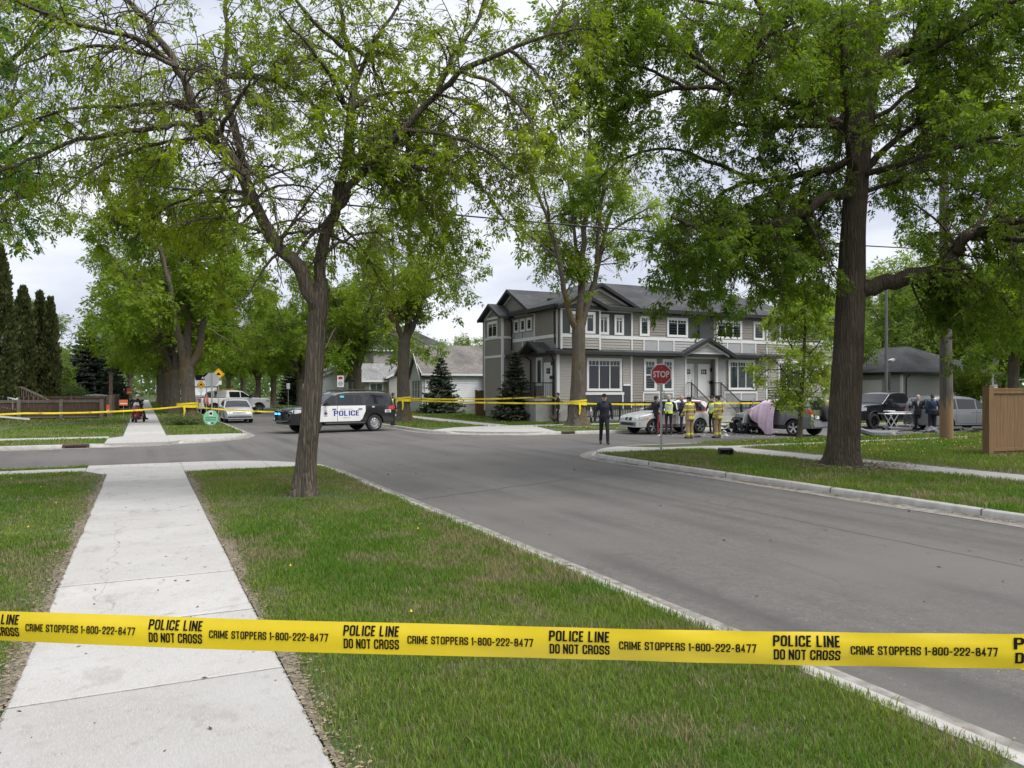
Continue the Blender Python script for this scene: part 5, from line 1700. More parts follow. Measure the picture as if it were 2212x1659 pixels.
# ---- other houses
def house(name, label, x0, x1, y0, y1, ze, zr, axis, wallm, roofm, cat='house', lapped=True, zb=0.0, fnd=.6, ov=.4, hip=0.0, fas='trim'):
    t = thing(name, label, cat, (x0, y0, 0))
    w_ = MB()
    w_.box((x0, y0, -.2), (x1, y1, fnd), 1)
    w_.box((x0, y0, fnd), (x1, y1, ze), 0)
    cy, cx = (y0+y1)/2, (x0+x1)/2
    half = (y1-y0)/2 if axis == 'x' else (x1-x0)/2
    for p0, p1 in (((x0, y0), (x1, y0)), ((x0, y1), (x0, y0)), ((x1, y0), (x1, y1))):
        w_.M = wallM(p0, p1); Lw = (Vector(p1)-Vector(p0)).length
        if lapped: lap(w_, 0, Lw, fnd, ze, 0, ex=.2)
    if not hip:
        for s in ((x0, 1), (x1, -1)) if axis == 'x' else ((y0, 1), (y1, -1)):
            if axis == 'x': w_.M = wallM((s[0], y1), (s[0], y0)) if s[1] == 1 else wallM((s[0], y0), (s[0], y1))
            else: w_.M = wallM((x0, s[0]), (x1, s[0])) if s[1] == 1 else wallM((x1, s[0]), (x0, s[0]))
            sl = half/(zr-ze)
            lap(w_, 0, 0, ze, zr-.05, 0, ex=.2, top=lambda z: (half-(zr-z)*sl, half+(zr-z)*sl))
            w_.add([(0, 0, ze), (2*half, 0, ze), (half, 0, zr)], [(0, 1, 2)], 0)
    w_.M = None
    w_.build('wall', [M[wallm], M['found']], t, world=True, fix=False)
    r_, f_ = MB(), MB()
    if hip:
        a, b_, c, d = [Vector(p) for p in ((x0-ov, y0-ov, ze), (x1+ov, y0-ov, ze), (x1+ov, y1+ov, ze), (x0-ov, y1+ov, ze))]
        if axis == 'x': p, q = Vector((x0+hip, cy, zr)), Vector((x1-hip, cy, zr)); polys = ([a, b_, q, p], [c, d, p, q], [d, a, p], [b_, c, q])
        else: p, q = Vector((cx, y0+hip, zr)), Vector((cx, y1-hip, zr)); polys = ([a, b_, p], [b_, c, q, p], [c, d, q], [d, a, p, q])
        for pl in polys: r_.prism(pl, (0, 0, .12))
        for u, v_ in ((a, b_), (b_, c), (d, a)): f_.bar(u, v_, .05, .18)
        f_.box((x0-ov+.03, y0-ov+.03, ze-.06), (x1+ov-.03, y1+ov-.03, ze-.03))
    else:
        a0, a1 = (x0-ov, x1+ov) if axis == 'x' else (y0-ov, y1+ov)
        c = cy if axis == 'x' else cx
        gable_roof(r_, axis, c, half, ze, zr, a0, a1, ov, .12)
        for s_, o_ in ((a0, -.04), (a1, .04)): rake(f_, axis, c, half, ze, zr, s_, ov, o_, .2)
        sl = (zr-ze)/half
        for s in (-1, 1):
            e = c+s*(half+ov); zz = ze-sl*ov+.05
            if axis == 'x': f_.bar((a0, e, zz), (a1, e, zz), .05, .16)
            else: f_.bar((e, a0, zz), (e, a1, zz), .05, .16)
    ro = r_.build('roof', M[roofm], t, world=True)
    f_.build('fascia', M[fas], t, world=True)
    return t, ro

# white bungalow left of the townhouses
wb, ro = house('bungalow', 'white board bungalow with a brown shingle gable roof and chimney', 22.2, 39.0, 64.0, 71.4, 3.5, 6.0, 'x', 'sid_white', 'roof_brown', zb=0, fnd=.7)
MW = wallM((22.2, 71.4), (22.2, 64.0)); MS = wallM((22.2, 64.0), (39.0, 64.0))
pg = MB()
pg.box((22.0, 64.1, 0.0), (22.25, 67.4, 3.2), 0)
pg.M = wallM((22.0, 67.4), (22.0, 64.1)); lap(pg, 0, 3.25, .3, 3.2, 0, ex=.2); lap(pg, 0, 0, 3.2, 5.3, 0, ex=.2, top=lambda z: (1.625-(5.2-z)*.8, 1.625+(5.2-z)*.8))
pg.M = wallM((22.0, 64.1), (22.25, 64.1)); lap(pg, 0, .2, .3, 3.2, 0, ex=.2)
pg.M = None
pg.build('bay', M['sid_white'], wb, world=True, fix=False)
r_ = MB(); gable_roof(r_, 'x', 65.75, 1.625, 3.2, 5.2, 21.7, 24.5, .25, .1); r_.build('bay_roof', M['roof_brown'], wb, world=True)
f_ = MB(); rake(f_, 'x', 65.75, 1.625, 3.2, 5.2, 21.7, .25, -.04, .2); f_.build('bay_fascia', M['trim'], wb, world=True)
mw2 = wallM((22.0, 67.4), (22.0, 64.1))
for a in (.75, 1.5, 2.25): window(mw2, wb, a, a+.5, 1.2, 2.8, 1, False, None, rows=2, casing=.08)
window(MS, wb, 7.5, 8.6, 2.2, 2.75, 1, False, 'curt_grey', casing=.08)
window(MW, wb, 3.4, 4.0, 4.2, 4.9, 1, False, None, casing=.08)
ch = MB(); ch.box((30.2, 67.0, 5.0), (31.2, 67.8, 7.1)); ch.box((30.1, 66.9, 7.1), (31.3, 67.9, 7.22))
ch.build('chimney', M['stucco'], ro, world=True)
rv = MB(); rv.obox((35.5, 65.6, 4.75), (.5, .4, .25), (.55, 0, 0)); rv.build('roof_vent', M['trim'], ro, world=True)
# pale blue rear wing with a grey hip roof
bw, ro = house('annex_house', 'pale blue house with light grey hip roof beside the townhouse end', 28.0, 41.0, 57.5, 63.2, 3.2, 5.0, 'x', 'sid_blue', 'roof_grey', hip=3.0, fnd=.75)
MB_ = wallM((28.0, 57.5), (41.0, 57.5))
window(MB_, bw, 2.2, 4.4, 1.25, 2.75, 2, False, 'curt_grey', casing=.1)
# grey stucco bungalow with a front porch gable
gb, ro = house('bungalow', 'grey stucco bungalow with a porch gable, half hidden by the forked tape tree', 23.0, 33.0, 77.5, 86.5, 3.3, 5.6, 'y', 'stucco', 'roof_grey', lapped=False)
pr = MB()
pr.box((20.6, 78.2, 0), (23.0, 85.2, .8)); pr.box((20.7, 78.3, .8), (23.0, 82.0, 2.9))
for y in (82.0, 85.1): pr.box((20.6, y-.15, .8), (20.9, y+.15, 3.0))
pr.M = wallM((20.7, 85.2), (20.7, 78.2)); lap(pr, 0, 0, 3.0, 4.6, 0, ex=.4, top=lambda z: (3.5-(4.65-z)*2.05, 3.5+(4.65-z)*2.05)); pr.M = None
pr.build('porch', M['stucco'], gb, world=True, fix=False)
r_ = MB(); gable_roof(r_, 'x', 81.7, 3.5, 3.0, 4.7, 20.2, 26, .4, .1); r_.build('porch_roof', M['roof_grey'], gb, world=True)
f_ = MB(); rake(f_, 'x', 81.7, 3.5, 3.0, 4.7, 20.2, .4, -.05, .22); f_.bar((20.2, 77.8, 2.85), (24, 77.8, 2.85), .06, .2); f_.build('porch_fascia', M['trim'], gb, world=True)
window(wallM((20.7, 82.0), (20.7, 78.3)), gb, .5, 1.7, 1.2, 2.6, 1, False, 'curt_grey')
window(wallM((23.0, 86.5), (23.0, 77.5)), gb, 3.0, 4.0, 1.2, 2.6, 1, False, 'curt_grey')
window(wallM((20.7, 78.3), (23, 78.3)), gb, .5, 1.8, 1.2, 2.6, 2, False, 'curt_grey')
# big grey two storey house behind
tg, ro = house('house', 'tall grey two storey house with dark hip roof behind the grey bungalow', 24.5, 35.0, 89.0, 100.0, 6.6, 9.8, 'y', 'sid_beige', 'roof_dark', hip=4.5)
window(wallM((24.5, 89), (35, 89)), tg, 4.6, 5.8, 4.4, 5.8, 2, False, 'curt_grey')
window(wallM((24.5, 100), (24.5, 89)), tg, 6.5, 7.7, 4.4, 5.8, 2, False, 'curt_grey')
# porch house farther up the street
ph, ro = house('house', 'white walled house with brown steps and wide porch roof, seen right of the leaning trunk', 20.5, 31.0, 103.0, 113.0, 3.4, 5.6, 'y', 'sid_white', 'roof_grey', lapped=False)
pr = MB(); pr.box((18.0, 103.5, 0), (20.5, 112.5, .9), 0)
for y in (103.7, 108, 112.3): pr.box((18.1, y-.1, .9), (18.3, y+.1, 3.0), 1)
for k in range(5): pr.box((17.7-.3*k, 105, .7-.17*k), (18.0-.3*k, 108, .87-.17*k), 0)
pr.box((17.9, 103.3, 3.0), (20.6, 112.7, 3.2), 1)
pr.build('porch', [M['wood_old'], M['trim']], ph, world=True)
r_ = MB(); r_.prism([(17.6, 103, 3.2), (17.6, 113, 3.2), (20.8, 113, 4.2), (20.8, 103, 4.2)], (0, 0, .12)); r_.build('porch_roof', M['roof_grey'], ph, world=True)
window(wallM((20.5, 113), (20.5, 103)), ph, 2, 4, 1.3, 2.8, 2, False, None); window(wallM((20.5, 113), (20.5, 103)), ph, 6, 8, 1.3, 2.8, 2, False, None)
# grey garage at the lane
gr, ro = house('garage', 'low grey garage with white doors and dark hip roof behind the black pickup', 54.0, 66.0, 41.5, 52.0, 3.25, 5.6, 'y', 'sid_grey', 'roof_dark', 'garage', hip=4.0, fnd=.25, fas='fascia')
MG = wallM((54.0, 52.0), (54.0, 41.5))
for a0, a1 in ((1.6, 4.2), (6.3, 8.6)): door(MG, gr, a0, a1, .25, 2.6, lite=False)
f_ = MB(); f_.box((53.93, 41.43, .25), (54.08, 41.6, 3.2)); f_.build('corner_trim', M['trim'], gr, world=True)
dp = MB(); dp.tube([(54.5, 41.1, 3.15), (54.35, 41.36, 2.9), (54.35, 41.36, .3)], .05, 6); dp.build('downpipe', M['black'], gr, world=True)
vt = MB(); vt.obox((56.3, 44.2, 4.35), (.4, .4, .3), (0, -.4, 0)); vt.build('roof_vent', M['trim'], ro, world=True)
# left side of the street
nh, ro = house('house', 'dark blue gabled house between the columnar cedars', -22.0, -9.6, 67.0, 75.0, 3.6, 6.8, 'x', 'navy', 'roof_dark')
f_ = MB(); f_.box((-9.6, 68, 0), (-7.9, 74, 1.2), 0)
for y in (68.1, 73.9): f_.box((-8.1, y-.08, 1.2), (-7.95, y+.08, 3.4), 1)
f_.prism([(-9.7, 67.7, 3.9), (-9.7, 74.3, 3.9), (-7.5, 74.3, 3.35), (-7.5, 67.7, 3.35)], (0, 0, .12), 2)
f_.build('porch', [M['wood_grey'], M['trim'], M['roof_dark']], nh, world=True)
window(wallM((-9.6, 67), (-9.6, 75)), nh, 1.5, 2.6, 1.7, 3.0, 1, False, 'curt_grey'); window(wallM((-22, 67), (-9.6, 67)), nh, 10.3, 11.4, 1.7, 3.0, 1, False, 'curt_grey')
door(wallM((-9.6, 67), (-9.6, 75)), nh, 4, 4.9, 1.2, 3.2)
wg, ro = house('house', 'small white sided house with grey gable roof left of the dark spruce', -12.5, -6.2, 97.0, 104.0, 3.0, 5.8, 'y', 'sid_white', 'roof_grey')
window(wallM((-6.2, 97), (-6.2, 104)), wg, 2, 3, 1.2, 2.6, 1, False, None); window(wallM((-12.5, 97), (-6.2, 97)), wg, 4, 5, 1.2, 2.6, 1, False, None)
hg, ro = house('house', 'pale two storey house with flat dark roof edge far behind the left gardens', -19.0, -9.0, 118.0, 130.0, 6.8, 7.9, 'y', 'sid_grey', 'roof_dark', hip=4)
window(wallM((-19, 118), (-9, 118)), hg, 5.5, 7, 4.4, 5.8, 2, False, None)
lg, ro = house('house', 'distant white house facing down the street at its far end', 8.8, 16.5, 205.0, 214.0, 3.2, 6.0, 'x', 'sid_white', 'roof_grey')

# ---- board fences
def board_fence(name, label, p0, p1, h, mats_, postw=.14, bw=.14, cap=True, z0=0.0, gap=.006, posts=None, group=None, top_trim=0.0):
    t = thing(name, label, 'fence', (*p0, 0), 0, group)
    Mw = wallM(p0, p1); L = (Vector(p1)-Vector(p0)).length
    b = MB(Mw)
    n = int(L/bw); bwid = L/n
    rr = random.Random(5)
    for k in range(n):
        dz = rr.uniform(-.01, .01)
        b.box((k*bwid+gap/2, -.012+rr.uniform(-.003, .003), z0+.06), ((k+1)*bwid-gap/2, .012, z0+h-.05+dz))
    b.build('board', mats_[0], t, world=True)
    r = MB(Mw)
    for z in (z0+.12, z0+h-.16): r.box((0, .0125, z), (L, .05, z+.09 if not top_trim or z < z0+.5 else z+top_trim))
    if cap: r.box((-.03, -.06, z0+h-.05), (L+.03, .06, z0+h))
    r.build('rail', mats_[1], t, world=True)
    ps = posts or [i*L/max(1, round(L/2.4)) for i in range(max(1, round(L/2.4))+1)]
    for a in ps:
        q = MB(Mw); q.box((a-postw/2, -.03, 0), (a+postw/2, postw-.03+.03, z0+h+.05)); q.build('post', mats_[1], t, world=True)
    return t
board_fence('board_fence', 'tall tan board fence with a square end post at the right edge', (22.5, 14.5), (34, 13.6), 2.0, (M['wood_new'], M['wood_new']), .19, .15, top_trim=.12)
board_fence('board_fence', 'low weathered brown board fence on the left lawn, nearer one behind the yellow tape', (-19, 59.2), (-2.5, 58.2), 1.28, (M['wood_old'], M['wood_grey']), .2, .145, gap=.02)
board_fence('board_fence', 'second weathered brown fence standing just behind the low one at left', (-16, 63.2), (-2.3, 62.6), 1.5, (M['wood_old'], M['wood_old']), .16, .145, gap=.01)
board_fence('board_fence', 'brown fence running away beside the far sidewalk, with tall gate posts', (-2.3, 62.6), (-2.1, 78.0), 1.5, (M['wood_old'], M['wood_grey']), .16, .145)
board_fence('board_fence', 'short new cedar fence between the blue house and the townhouse', (23.9, 51.5), (21.8, 51.5), 1.9, (M['wood_new'], M['wood_new']), .12, .14)
gp = thing('gate_post', 'tall square brown gate post behind the left fences', 'post', (-2.25, 66, 0)); g_ = MB(); g_.box((-2.35, 65.9, 0), (-2.1, 66.15, 3.2)); g_.box((-2.4, 65.85, 3.2), (-2.05, 66.2, 3.28)); g_.build('post', M['wood_old'], gp, world=True)
# deck stairs by the dark blue house
dk = thing('deck_stairs', 'weathered wooden deck stairs with a slanted handrail below the cedars', 'stairs', (-8.6, 62, 0))
d_ = MB()
d_.box((-9.3, 61.6, 1.0), (-7.6, 63.0, 1.15))
for k in range(6): d_.box((-7.6+.35*k, 61.7, .82-.17*k), (-7.25+.35*k, 62.9, .88-.17*k))
d_.build('tread', M['wood_old'], dk, world=True)
for y in (61.65, 62.95):
    r_ = MB()
    r_.bar((-9.3, y, 2.15), (-7.6, y, 2.15), .1, .07); r_.bar((-7.6, y, 2.15), (-5.5, y, 1.05), .1, .07)
    for x in np.arange(-9.3, -5.5, .28):
        z = 2.12 if x < -7.6 else 2.12-(x+7.6)*.52
        r_.bar((x, y, max(0, z-1.15)), (x, y, z), .05, .05)
    r_.build('railing', M['wood_grey'], dk, world=True)
wr = thing('stair_railing', 'white painted stair railing at the left frame edge above the fence', 'railing', (-9.4, 60.2, 0))
for dy in (0, .9):
    r_ = MB()
    r_.bar((-10.5, 60.3+dy, 2.05), (-7.55, 60.3+dy, 1.3), .08, .08); r_.bar((-10.5, 60.3+dy, 1.3), (-7.55, 60.3+dy, .62), .05, .06)
    for k in range(12):
        x = -10.4+.26*k; z = 2.03-(x+10.5)*.254
        r_.bar((x, 60.3+dy, z-.72), (x, 60.3+dy, z), .045, .045)
    r_.bar((-7.55, 60.3+dy, 0), (-7.55, 60.3+dy, 1.42), .09, .09)
    r_.build('baluster', M['white'], wr, world=True)
# ================================================================ VEHICLES
M['carglass'] = mat('car_glass', (0.010, 0.012, 0.014), 0.03, var=.1, spec=.75)
M['tint'] = mat('side_glass', (0.014, 0.016, 0.018), 0.04, var=.1, spec=.6)
M['plastic'] = mat('black_plastic', (0.018, 0.018, 0.019), 0.6, var=.15)
M['lamp_red'] = mat('red_lens', (0.42, 0.02, 0.025), 0.12, var=.1, vs_=20, coat=.8)
M['lamp_clear'] = mat('clear_lens', (0.62, 0.64, 0.66), 0.08, .35, .3, 25, coat=.9, contrast=(.35, .65))
M['amber'] = mat('amber_lens', (0.65, 0.25, 0.03), 0.2, var=.1)
M['rimsil'] = mat('wheel_silver', (0.50, 0.51, 0.52), 0.32, .8, .08)
M['chrome'] = mat('chrome', (0.7, 0.71, 0.72), 0.12, 1.0, .03)
M['gap'] = mat('panel_gap', (0.006, 0.006, 0.006), 0.8, var=.05)
M['p_black'] = paint('black_paint', (0.009, 0.009, 0.011), 0, .25, .9)
M['p_white'] = paint('white_car_paint', (0.74, 0.75, 0.76), 0, .35, .7)
M['p_silver'] = paint('silver_paint', (0.43, 0.44, 0.45), .45, .35, .7)
M['p_silver2'] = paint('light_silver_paint', (0.58, 0.59, 0.60), .3, .35, .7)
M['p_grey'] = paint('dark_grey_paint', (0.145, 0.15, 0.16), .45, .38, .7)
M['p_van'] = paint('grey_blue_paint', (0.20, 0.21, 0.225), .45, .35, .7)
M['p_navy'] = paint('blue_black_paint', (0.010, 0.012, 0.017), 0, .22, .9)
M['plate'] = mat('number_plate', (0.62, 0.63, 0.65), 0.5, var=.1)
M['livery_blue'] = mat('police_blue', (0.015, 0.03, 0.26), 0.4, var=.05)
M['livery_gold'] = mat('police_gold', (0.45, 0.36, 0.26), 0.45, var=.1)

class Car:
    def __init__(s, name, label, cat, loc, rz, L, W, prof, axles, wr, belt, sill, body, sc=1.0, tumble=.17, nose=.16, tail=.10, rc=.07, arch=.06, group=None,
                 zb=None, rim='rimsil', spokes=5, twin=True, crush=None, steel_rim=False, arch_col=None):
        s.root = thing(name, label, cat, (loc[0], loc[1], RZ+.003), R(rz), group, sc)
        s.L, s.W, s.axles, s.wr, s.belt, s.sill, s.nose, s.tail, s.tumble, s.rc = L, W, axles, wr, belt, sill, nose, tail, tumble, rc
        p = sorted(prof)
        s.px = np.array([q[0] for q in p]); s.pz = np.array([q[1] for q in p])
        s.roof = s.pz.max()
        s.xa, s.xb = s.px[0], s.px[-1]
        s.zb = zb or sill
        s.ar = wr+arch
        xs = np.linspace(s.xa, s.xb, 84).tolist()+s.px.tolist()
        for ax in axles:
            for t in np.linspace(-1, 1, 15): xs.append(ax+s.ar*math.sin(t*math.pi/2)*.999)
            xs += [ax-s.ar-.004, ax+s.ar+.004]
        xs = np.array(sorted(set(np.round(np.clip(xs, s.xa, s.xb), 4))))
        s.xs = xs
        rings = []
        for x in xs:
            zl, zt = s.zlow(x), max(s.ztop(x), s.zlow(x)+.06)
            rc = min(rc, (zt-zl)*.45)
            side = []
            M_ = 11
            for j in range(M_):
                z = zl+(zt-rc-zl)*j/(M_-1)
                side.append((s.Y(x, z), z))
            y0 = s.Y(x, zt-rc)
            for a in (30, 60, 90):
                side.append((y0-rc*(1-math.cos(R(a))), zt-rc+rc*math.sin(R(a))))
            yt = side[-1][0]
            for k in (.72, .45, .15): side.append((yt*k, zt+s.crown(x)*(1-k*k)))
            ring = [Vector((x, y, z)) for y, z in side]+[Vector((x, -y, z)) for y, z in reversed(side)]
            if crush: ring = [crush(v) for v in ring]
            rings.append(ring)
        mb = MB(); mb.loft(rings)
        s.body = mb.build('body', M[body], s.root, smooth=38)
        u = MB()
        u.box((axles[1]+s.ar*.2, -W*.34, sill-.08), (axles[0]-s.ar*.2, W*.34, sill+.25))
        for ax in axles: u.box((ax-s.ar*1.02, -W*.5+.3, sill-.02), (ax+s.ar*1.02, W*.5-.3, sill+s.ar*.9))
        u.build('underbody', M['dark'], s.root)
        for ax in axles:
            for sg in (1, -1): s.wheel(ax, sg*(W/2-.13), sg, rim, spokes, twin, steel_rim)
    def crown(s, x): return .035
    def ztop(s, x): return float(np.interp(x, s.px, s.pz))
    def zlow(s, x):
        z = s.sill
        for ax in s.axles:
            d = abs(x-ax)
            if d < s.ar: z = max(z, s.wr+math.sqrt(s.ar**2-d*d))
        if x > s.axles[0]+s.ar: z = max(z, s.zb-.0+(s.sill-s.zb)*0)
        return z
    def w(s, x):
        f = 1.0
        tf = (x-(s.xb-.75))/.75
        if tf > 0: f -= s.nose*tf**2.4
        tr_ = ((s.xa+.6)-x)/.6
        if tr_ > 0: f -= s.tail*tr_**2.4
        return s.W/2*f
    def Y(s, x, z):
        if z <= s.belt:
            t = (z-s.belt*.68)/(s.belt*.6)
            g = 1-.035*t*t
        else:
            g = 1-.035*(.32/.6)**2-s.tumble*(z-s.belt)/max(.2, s.roof-s.belt)
        return s.w(x)*g
    def patch(s, name, lower, upper, mats_, side=1, off=.004, nx=14, nz=4, parent=None, mb=None, mi=0):
        own = mb is None
        mb = mb or MB()
        lx, lz = zip(*sorted(lower)); ux, uz = zip(*sorted(upper))
        x0, x1 = max(lx[0], ux[0]), min(lx[-1], ux[-1])
        xx = sorted(set(np.linspace(x0, x1, nx).tolist()+[q for q in lx+ux if x0 <= q <= x1]))
        vs_ = []
        for x in xx:
            a, b_ = np.interp(x, lx, lz), np.interp(x, ux, uz)
            for j in range(nz+1):
                z = a+(b_-a)*j/nz
                vs_.append((x, side*(s.Y(x, z)+off), z))
        n = nz+1
        mb.add(vs_, [(i*n+j, (i+1)*n+j, (i+1)*n+j+1, i*n+j+1) for i in range(len(xx)-1) for j in range(nz)], mi)
        if own: return mb.build(name, mats_, parent or s.root, smooth=30)
    def ends(s, name, lower, upper, mats_, end=1, off=.006, ny=12, nz=4, parent=None, mb=None, mi=0, thick=0):
        """patch wrapped on the nose (end 1) or tail (-1); outline given in (y,z)"""
        own = mb is None
        mb = mb or MB()
        ly_, lz = zip(*sorted(lower)); uy, uz = zip(*sorted(upper))
        yy = sorted(set(np.linspace(max(ly_[0], uy[0]), min(ly_[-1], uy[-1]), ny).tolist()))
        fxs = np.linspace(s.xa, s.xb, 700)
        zt = np.interp(fxs, s.px, s.pz)
        vs_ = []
        for y in yy:
            a, b_ = np.interp(y, ly_, lz), np.interp(y, uy, uz)
            for j in range(nz+1):
                z = a+(b_-a)*j/nz
                ok = [k for k in range(len(fxs)) if zt[k]+.030*(1-min(1, (y/(s.w(fxs[k])*.8))**2)) >= z-.002 and s.Y(fxs[k], z) >= abs(y)]
                x = (fxs[ok[-1]] if end > 0 else fxs[ok[0]]) if ok else (s.xb if end > 0 else s.xa)
                vs_.append((x+end*off, y, z))
        n = nz+1
        mb.add(vs_, [(i*n+j, (i+1)*n+j, (i+1)*n+j+1, i*n+j+1) for i in range(len(yy)-1) for j in range(nz)], mi)
        if own: return mb.build(name, mats_, parent or s.root, smooth=30)
    def top(s, name, xa, xb, wa, wb, mat_, off=.012, n=8, parent=None):
        """glass on the sloped top between xa (rear) and xb (front); w = share of the half width"""
        mb = MB(); vs_ = []
        for i in range(n+1):
            x = xa+(xb-xa)*i/n
            z = s.ztop(x); sl = (s.ztop(x+.02)-s.ztop(x-.02))/.04
            nx_, nz_ = -sl/math.hypot(sl, 1), 1/math.hypot(sl, 1)
            yt = s.Y(x, z-s.rc)-s.rc*.6
            sh = wa+(wb-wa)*i/n
            for j in range(9):
                k = -1+2*j/8
                y = yt*sh*k
                vs_.append((x+nx_*off, y, z+s.crown(x)*(1-min(1, (y/yt)**2))+nz_*off))
        mb.add(vs_, [(i*9+j, (i+1)*9+j, (i+1)*9+j+1, i*9+j+1) for i in range(n) for j in range(8)])
        return mb.build(name, M[mat_], parent or s.root, smooth=40)
    def door(s, x0, x1, z0, z1, body, side, handle_x, zh=None, lower=None, upper=None):
        lo = lower or [(x0, z0), (x1, z0)]; up = upper or [(x0, z1), (x1, z1)]
        g = .012
        mb = MB()
        s.patch('', [(x-g if x == min(q[0] for q in lo) else x+g if x == max(q[0] for q in lo) else x, z-g) for x, z in lo],
                [(x-g if x == min(q[0] for q in up) else x+g if x == max(q[0] for q in up) else x, z) for x, z in up], None, side, .0015, mb=mb, mi=1)
        s.patch('', lo, up, None, side, .005, mb=mb, mi=0)
        d = mb.build('door', [M[body], M['gap']], s.root, smooth=30)
        zh = zh or z1-.12
        h = MB()
        h.box((handle_x-.10, side*(s.Y(handle_x, zh)+.005), zh-.018), (handle_x+.10, side*(s.Y(handle_x, zh)+.04), zh+.016))
        h.build('handle', M['plastic'] if body in ('p_black', 'p_white', 'p_navy', 'p_lw') else M[body], d, bevel=.008)
        return d
    def mirror(s, x, side, m='plastic', big=1.0):
        y = side*(s.Y(x, s.belt+.05)); z = s.belt+.09
        mb = MB()
        mb.obox((x, y+side*.05, z-.03), (.07, .14, .05)); mb.obox((x+.02, y+side*.18*big, z+.02), (.11, .2*big, .17*big), (0, 0, side*-.15))
        mb.build('mirror', M[m], s.root, bevel=.025, smooth=40)
    def wheel(s, x, y, sg, rim, spokes, twin, steel_rim):
        r, wd = s.wr, .23
        mb = MB()
        prof = [(r*.66, wd*.5), (r*.82, wd*.52), (r*.95, wd*.47), (r, wd*.36), (r, -wd*.36), (r*.95, -wd*.47), (r*.66, -wd*.5)]
        n = 26
        rings = [[Vector((x+q*math.cos(2*math.pi*k/n), y+sg*o, r+q*math.sin(2*math.pi*k/n))) for k in range(n)] for q, o in prof]
        mb.loft(rings, cap=False)
        t = mb.build('wheel', M['rubber'], s.root, smooth=35)
        rm = MB()
        prof = [(r*.69, wd*.50), (r*.655, wd*.47), (r*.60, wd*.30), (r*.58, wd*.05), (.001, wd*.05)]
        rings = [[Vector((x+q*math.cos(2*math.pi*k/n), y+sg*o, r+q*math.sin(2*math.pi*k/n))) for k in range(n)] for q, o in prof]
        rm.loft(rings, cap=False, mi=0)
        for f in range(n*3, n*4): rm.mi[f] = 1
        if steel_rim:
            prof = [(r*.60, wd*.34), (r*.46, wd*.42), (r*.3, wd*.36), (r*.26, wd*.5), (.001, wd*.52)]
            rings = [[Vector((x+q*math.cos(2*math.pi*k/n), y+sg*o, r+q*math.sin(2*math.pi*k/n))) for k in range(n)] for q, o in prof]
            rm.loft(rings, cap=False, mi=0)
            for k in range(10):
                a = 2*math.pi*k/10
                rm.obox((x+r*.53*math.cos(a), y+sg*wd*.395, r+r*.53*math.sin(a)), (.05, .012, .032), (0, -a+math.pi/2, 0), 1)
        else:
            for k in range(spokes):
                for da in ((-.11, .11) if twin else (0,)):
                    a = 2*math.pi*k/spokes+da+.3
                    p0 = Vector((x+r*.12*math.cos(a), y+sg*wd*.36, r+r*.12*math.sin(a))); p1 = Vector((x+r*.62*math.cos(a), y+sg*wd*.42, r+r*.62*math.sin(a)))
                    rm.bar(p0, p1, .045 if twin else .075, .03, 0, up=(0, 1, 0))
            rm.tube([(x, y+sg*wd*.2, r), (x, y+sg*wd*.42, r)], r*.17, 12)
        rm.build('rim', [M[rim], M['dark']], t, smooth=30)

def side_windows(c, panes, side, m='tint', off=.007):
    for lo, up in panes: c.patch('window', lo, up, M[m], side, off)

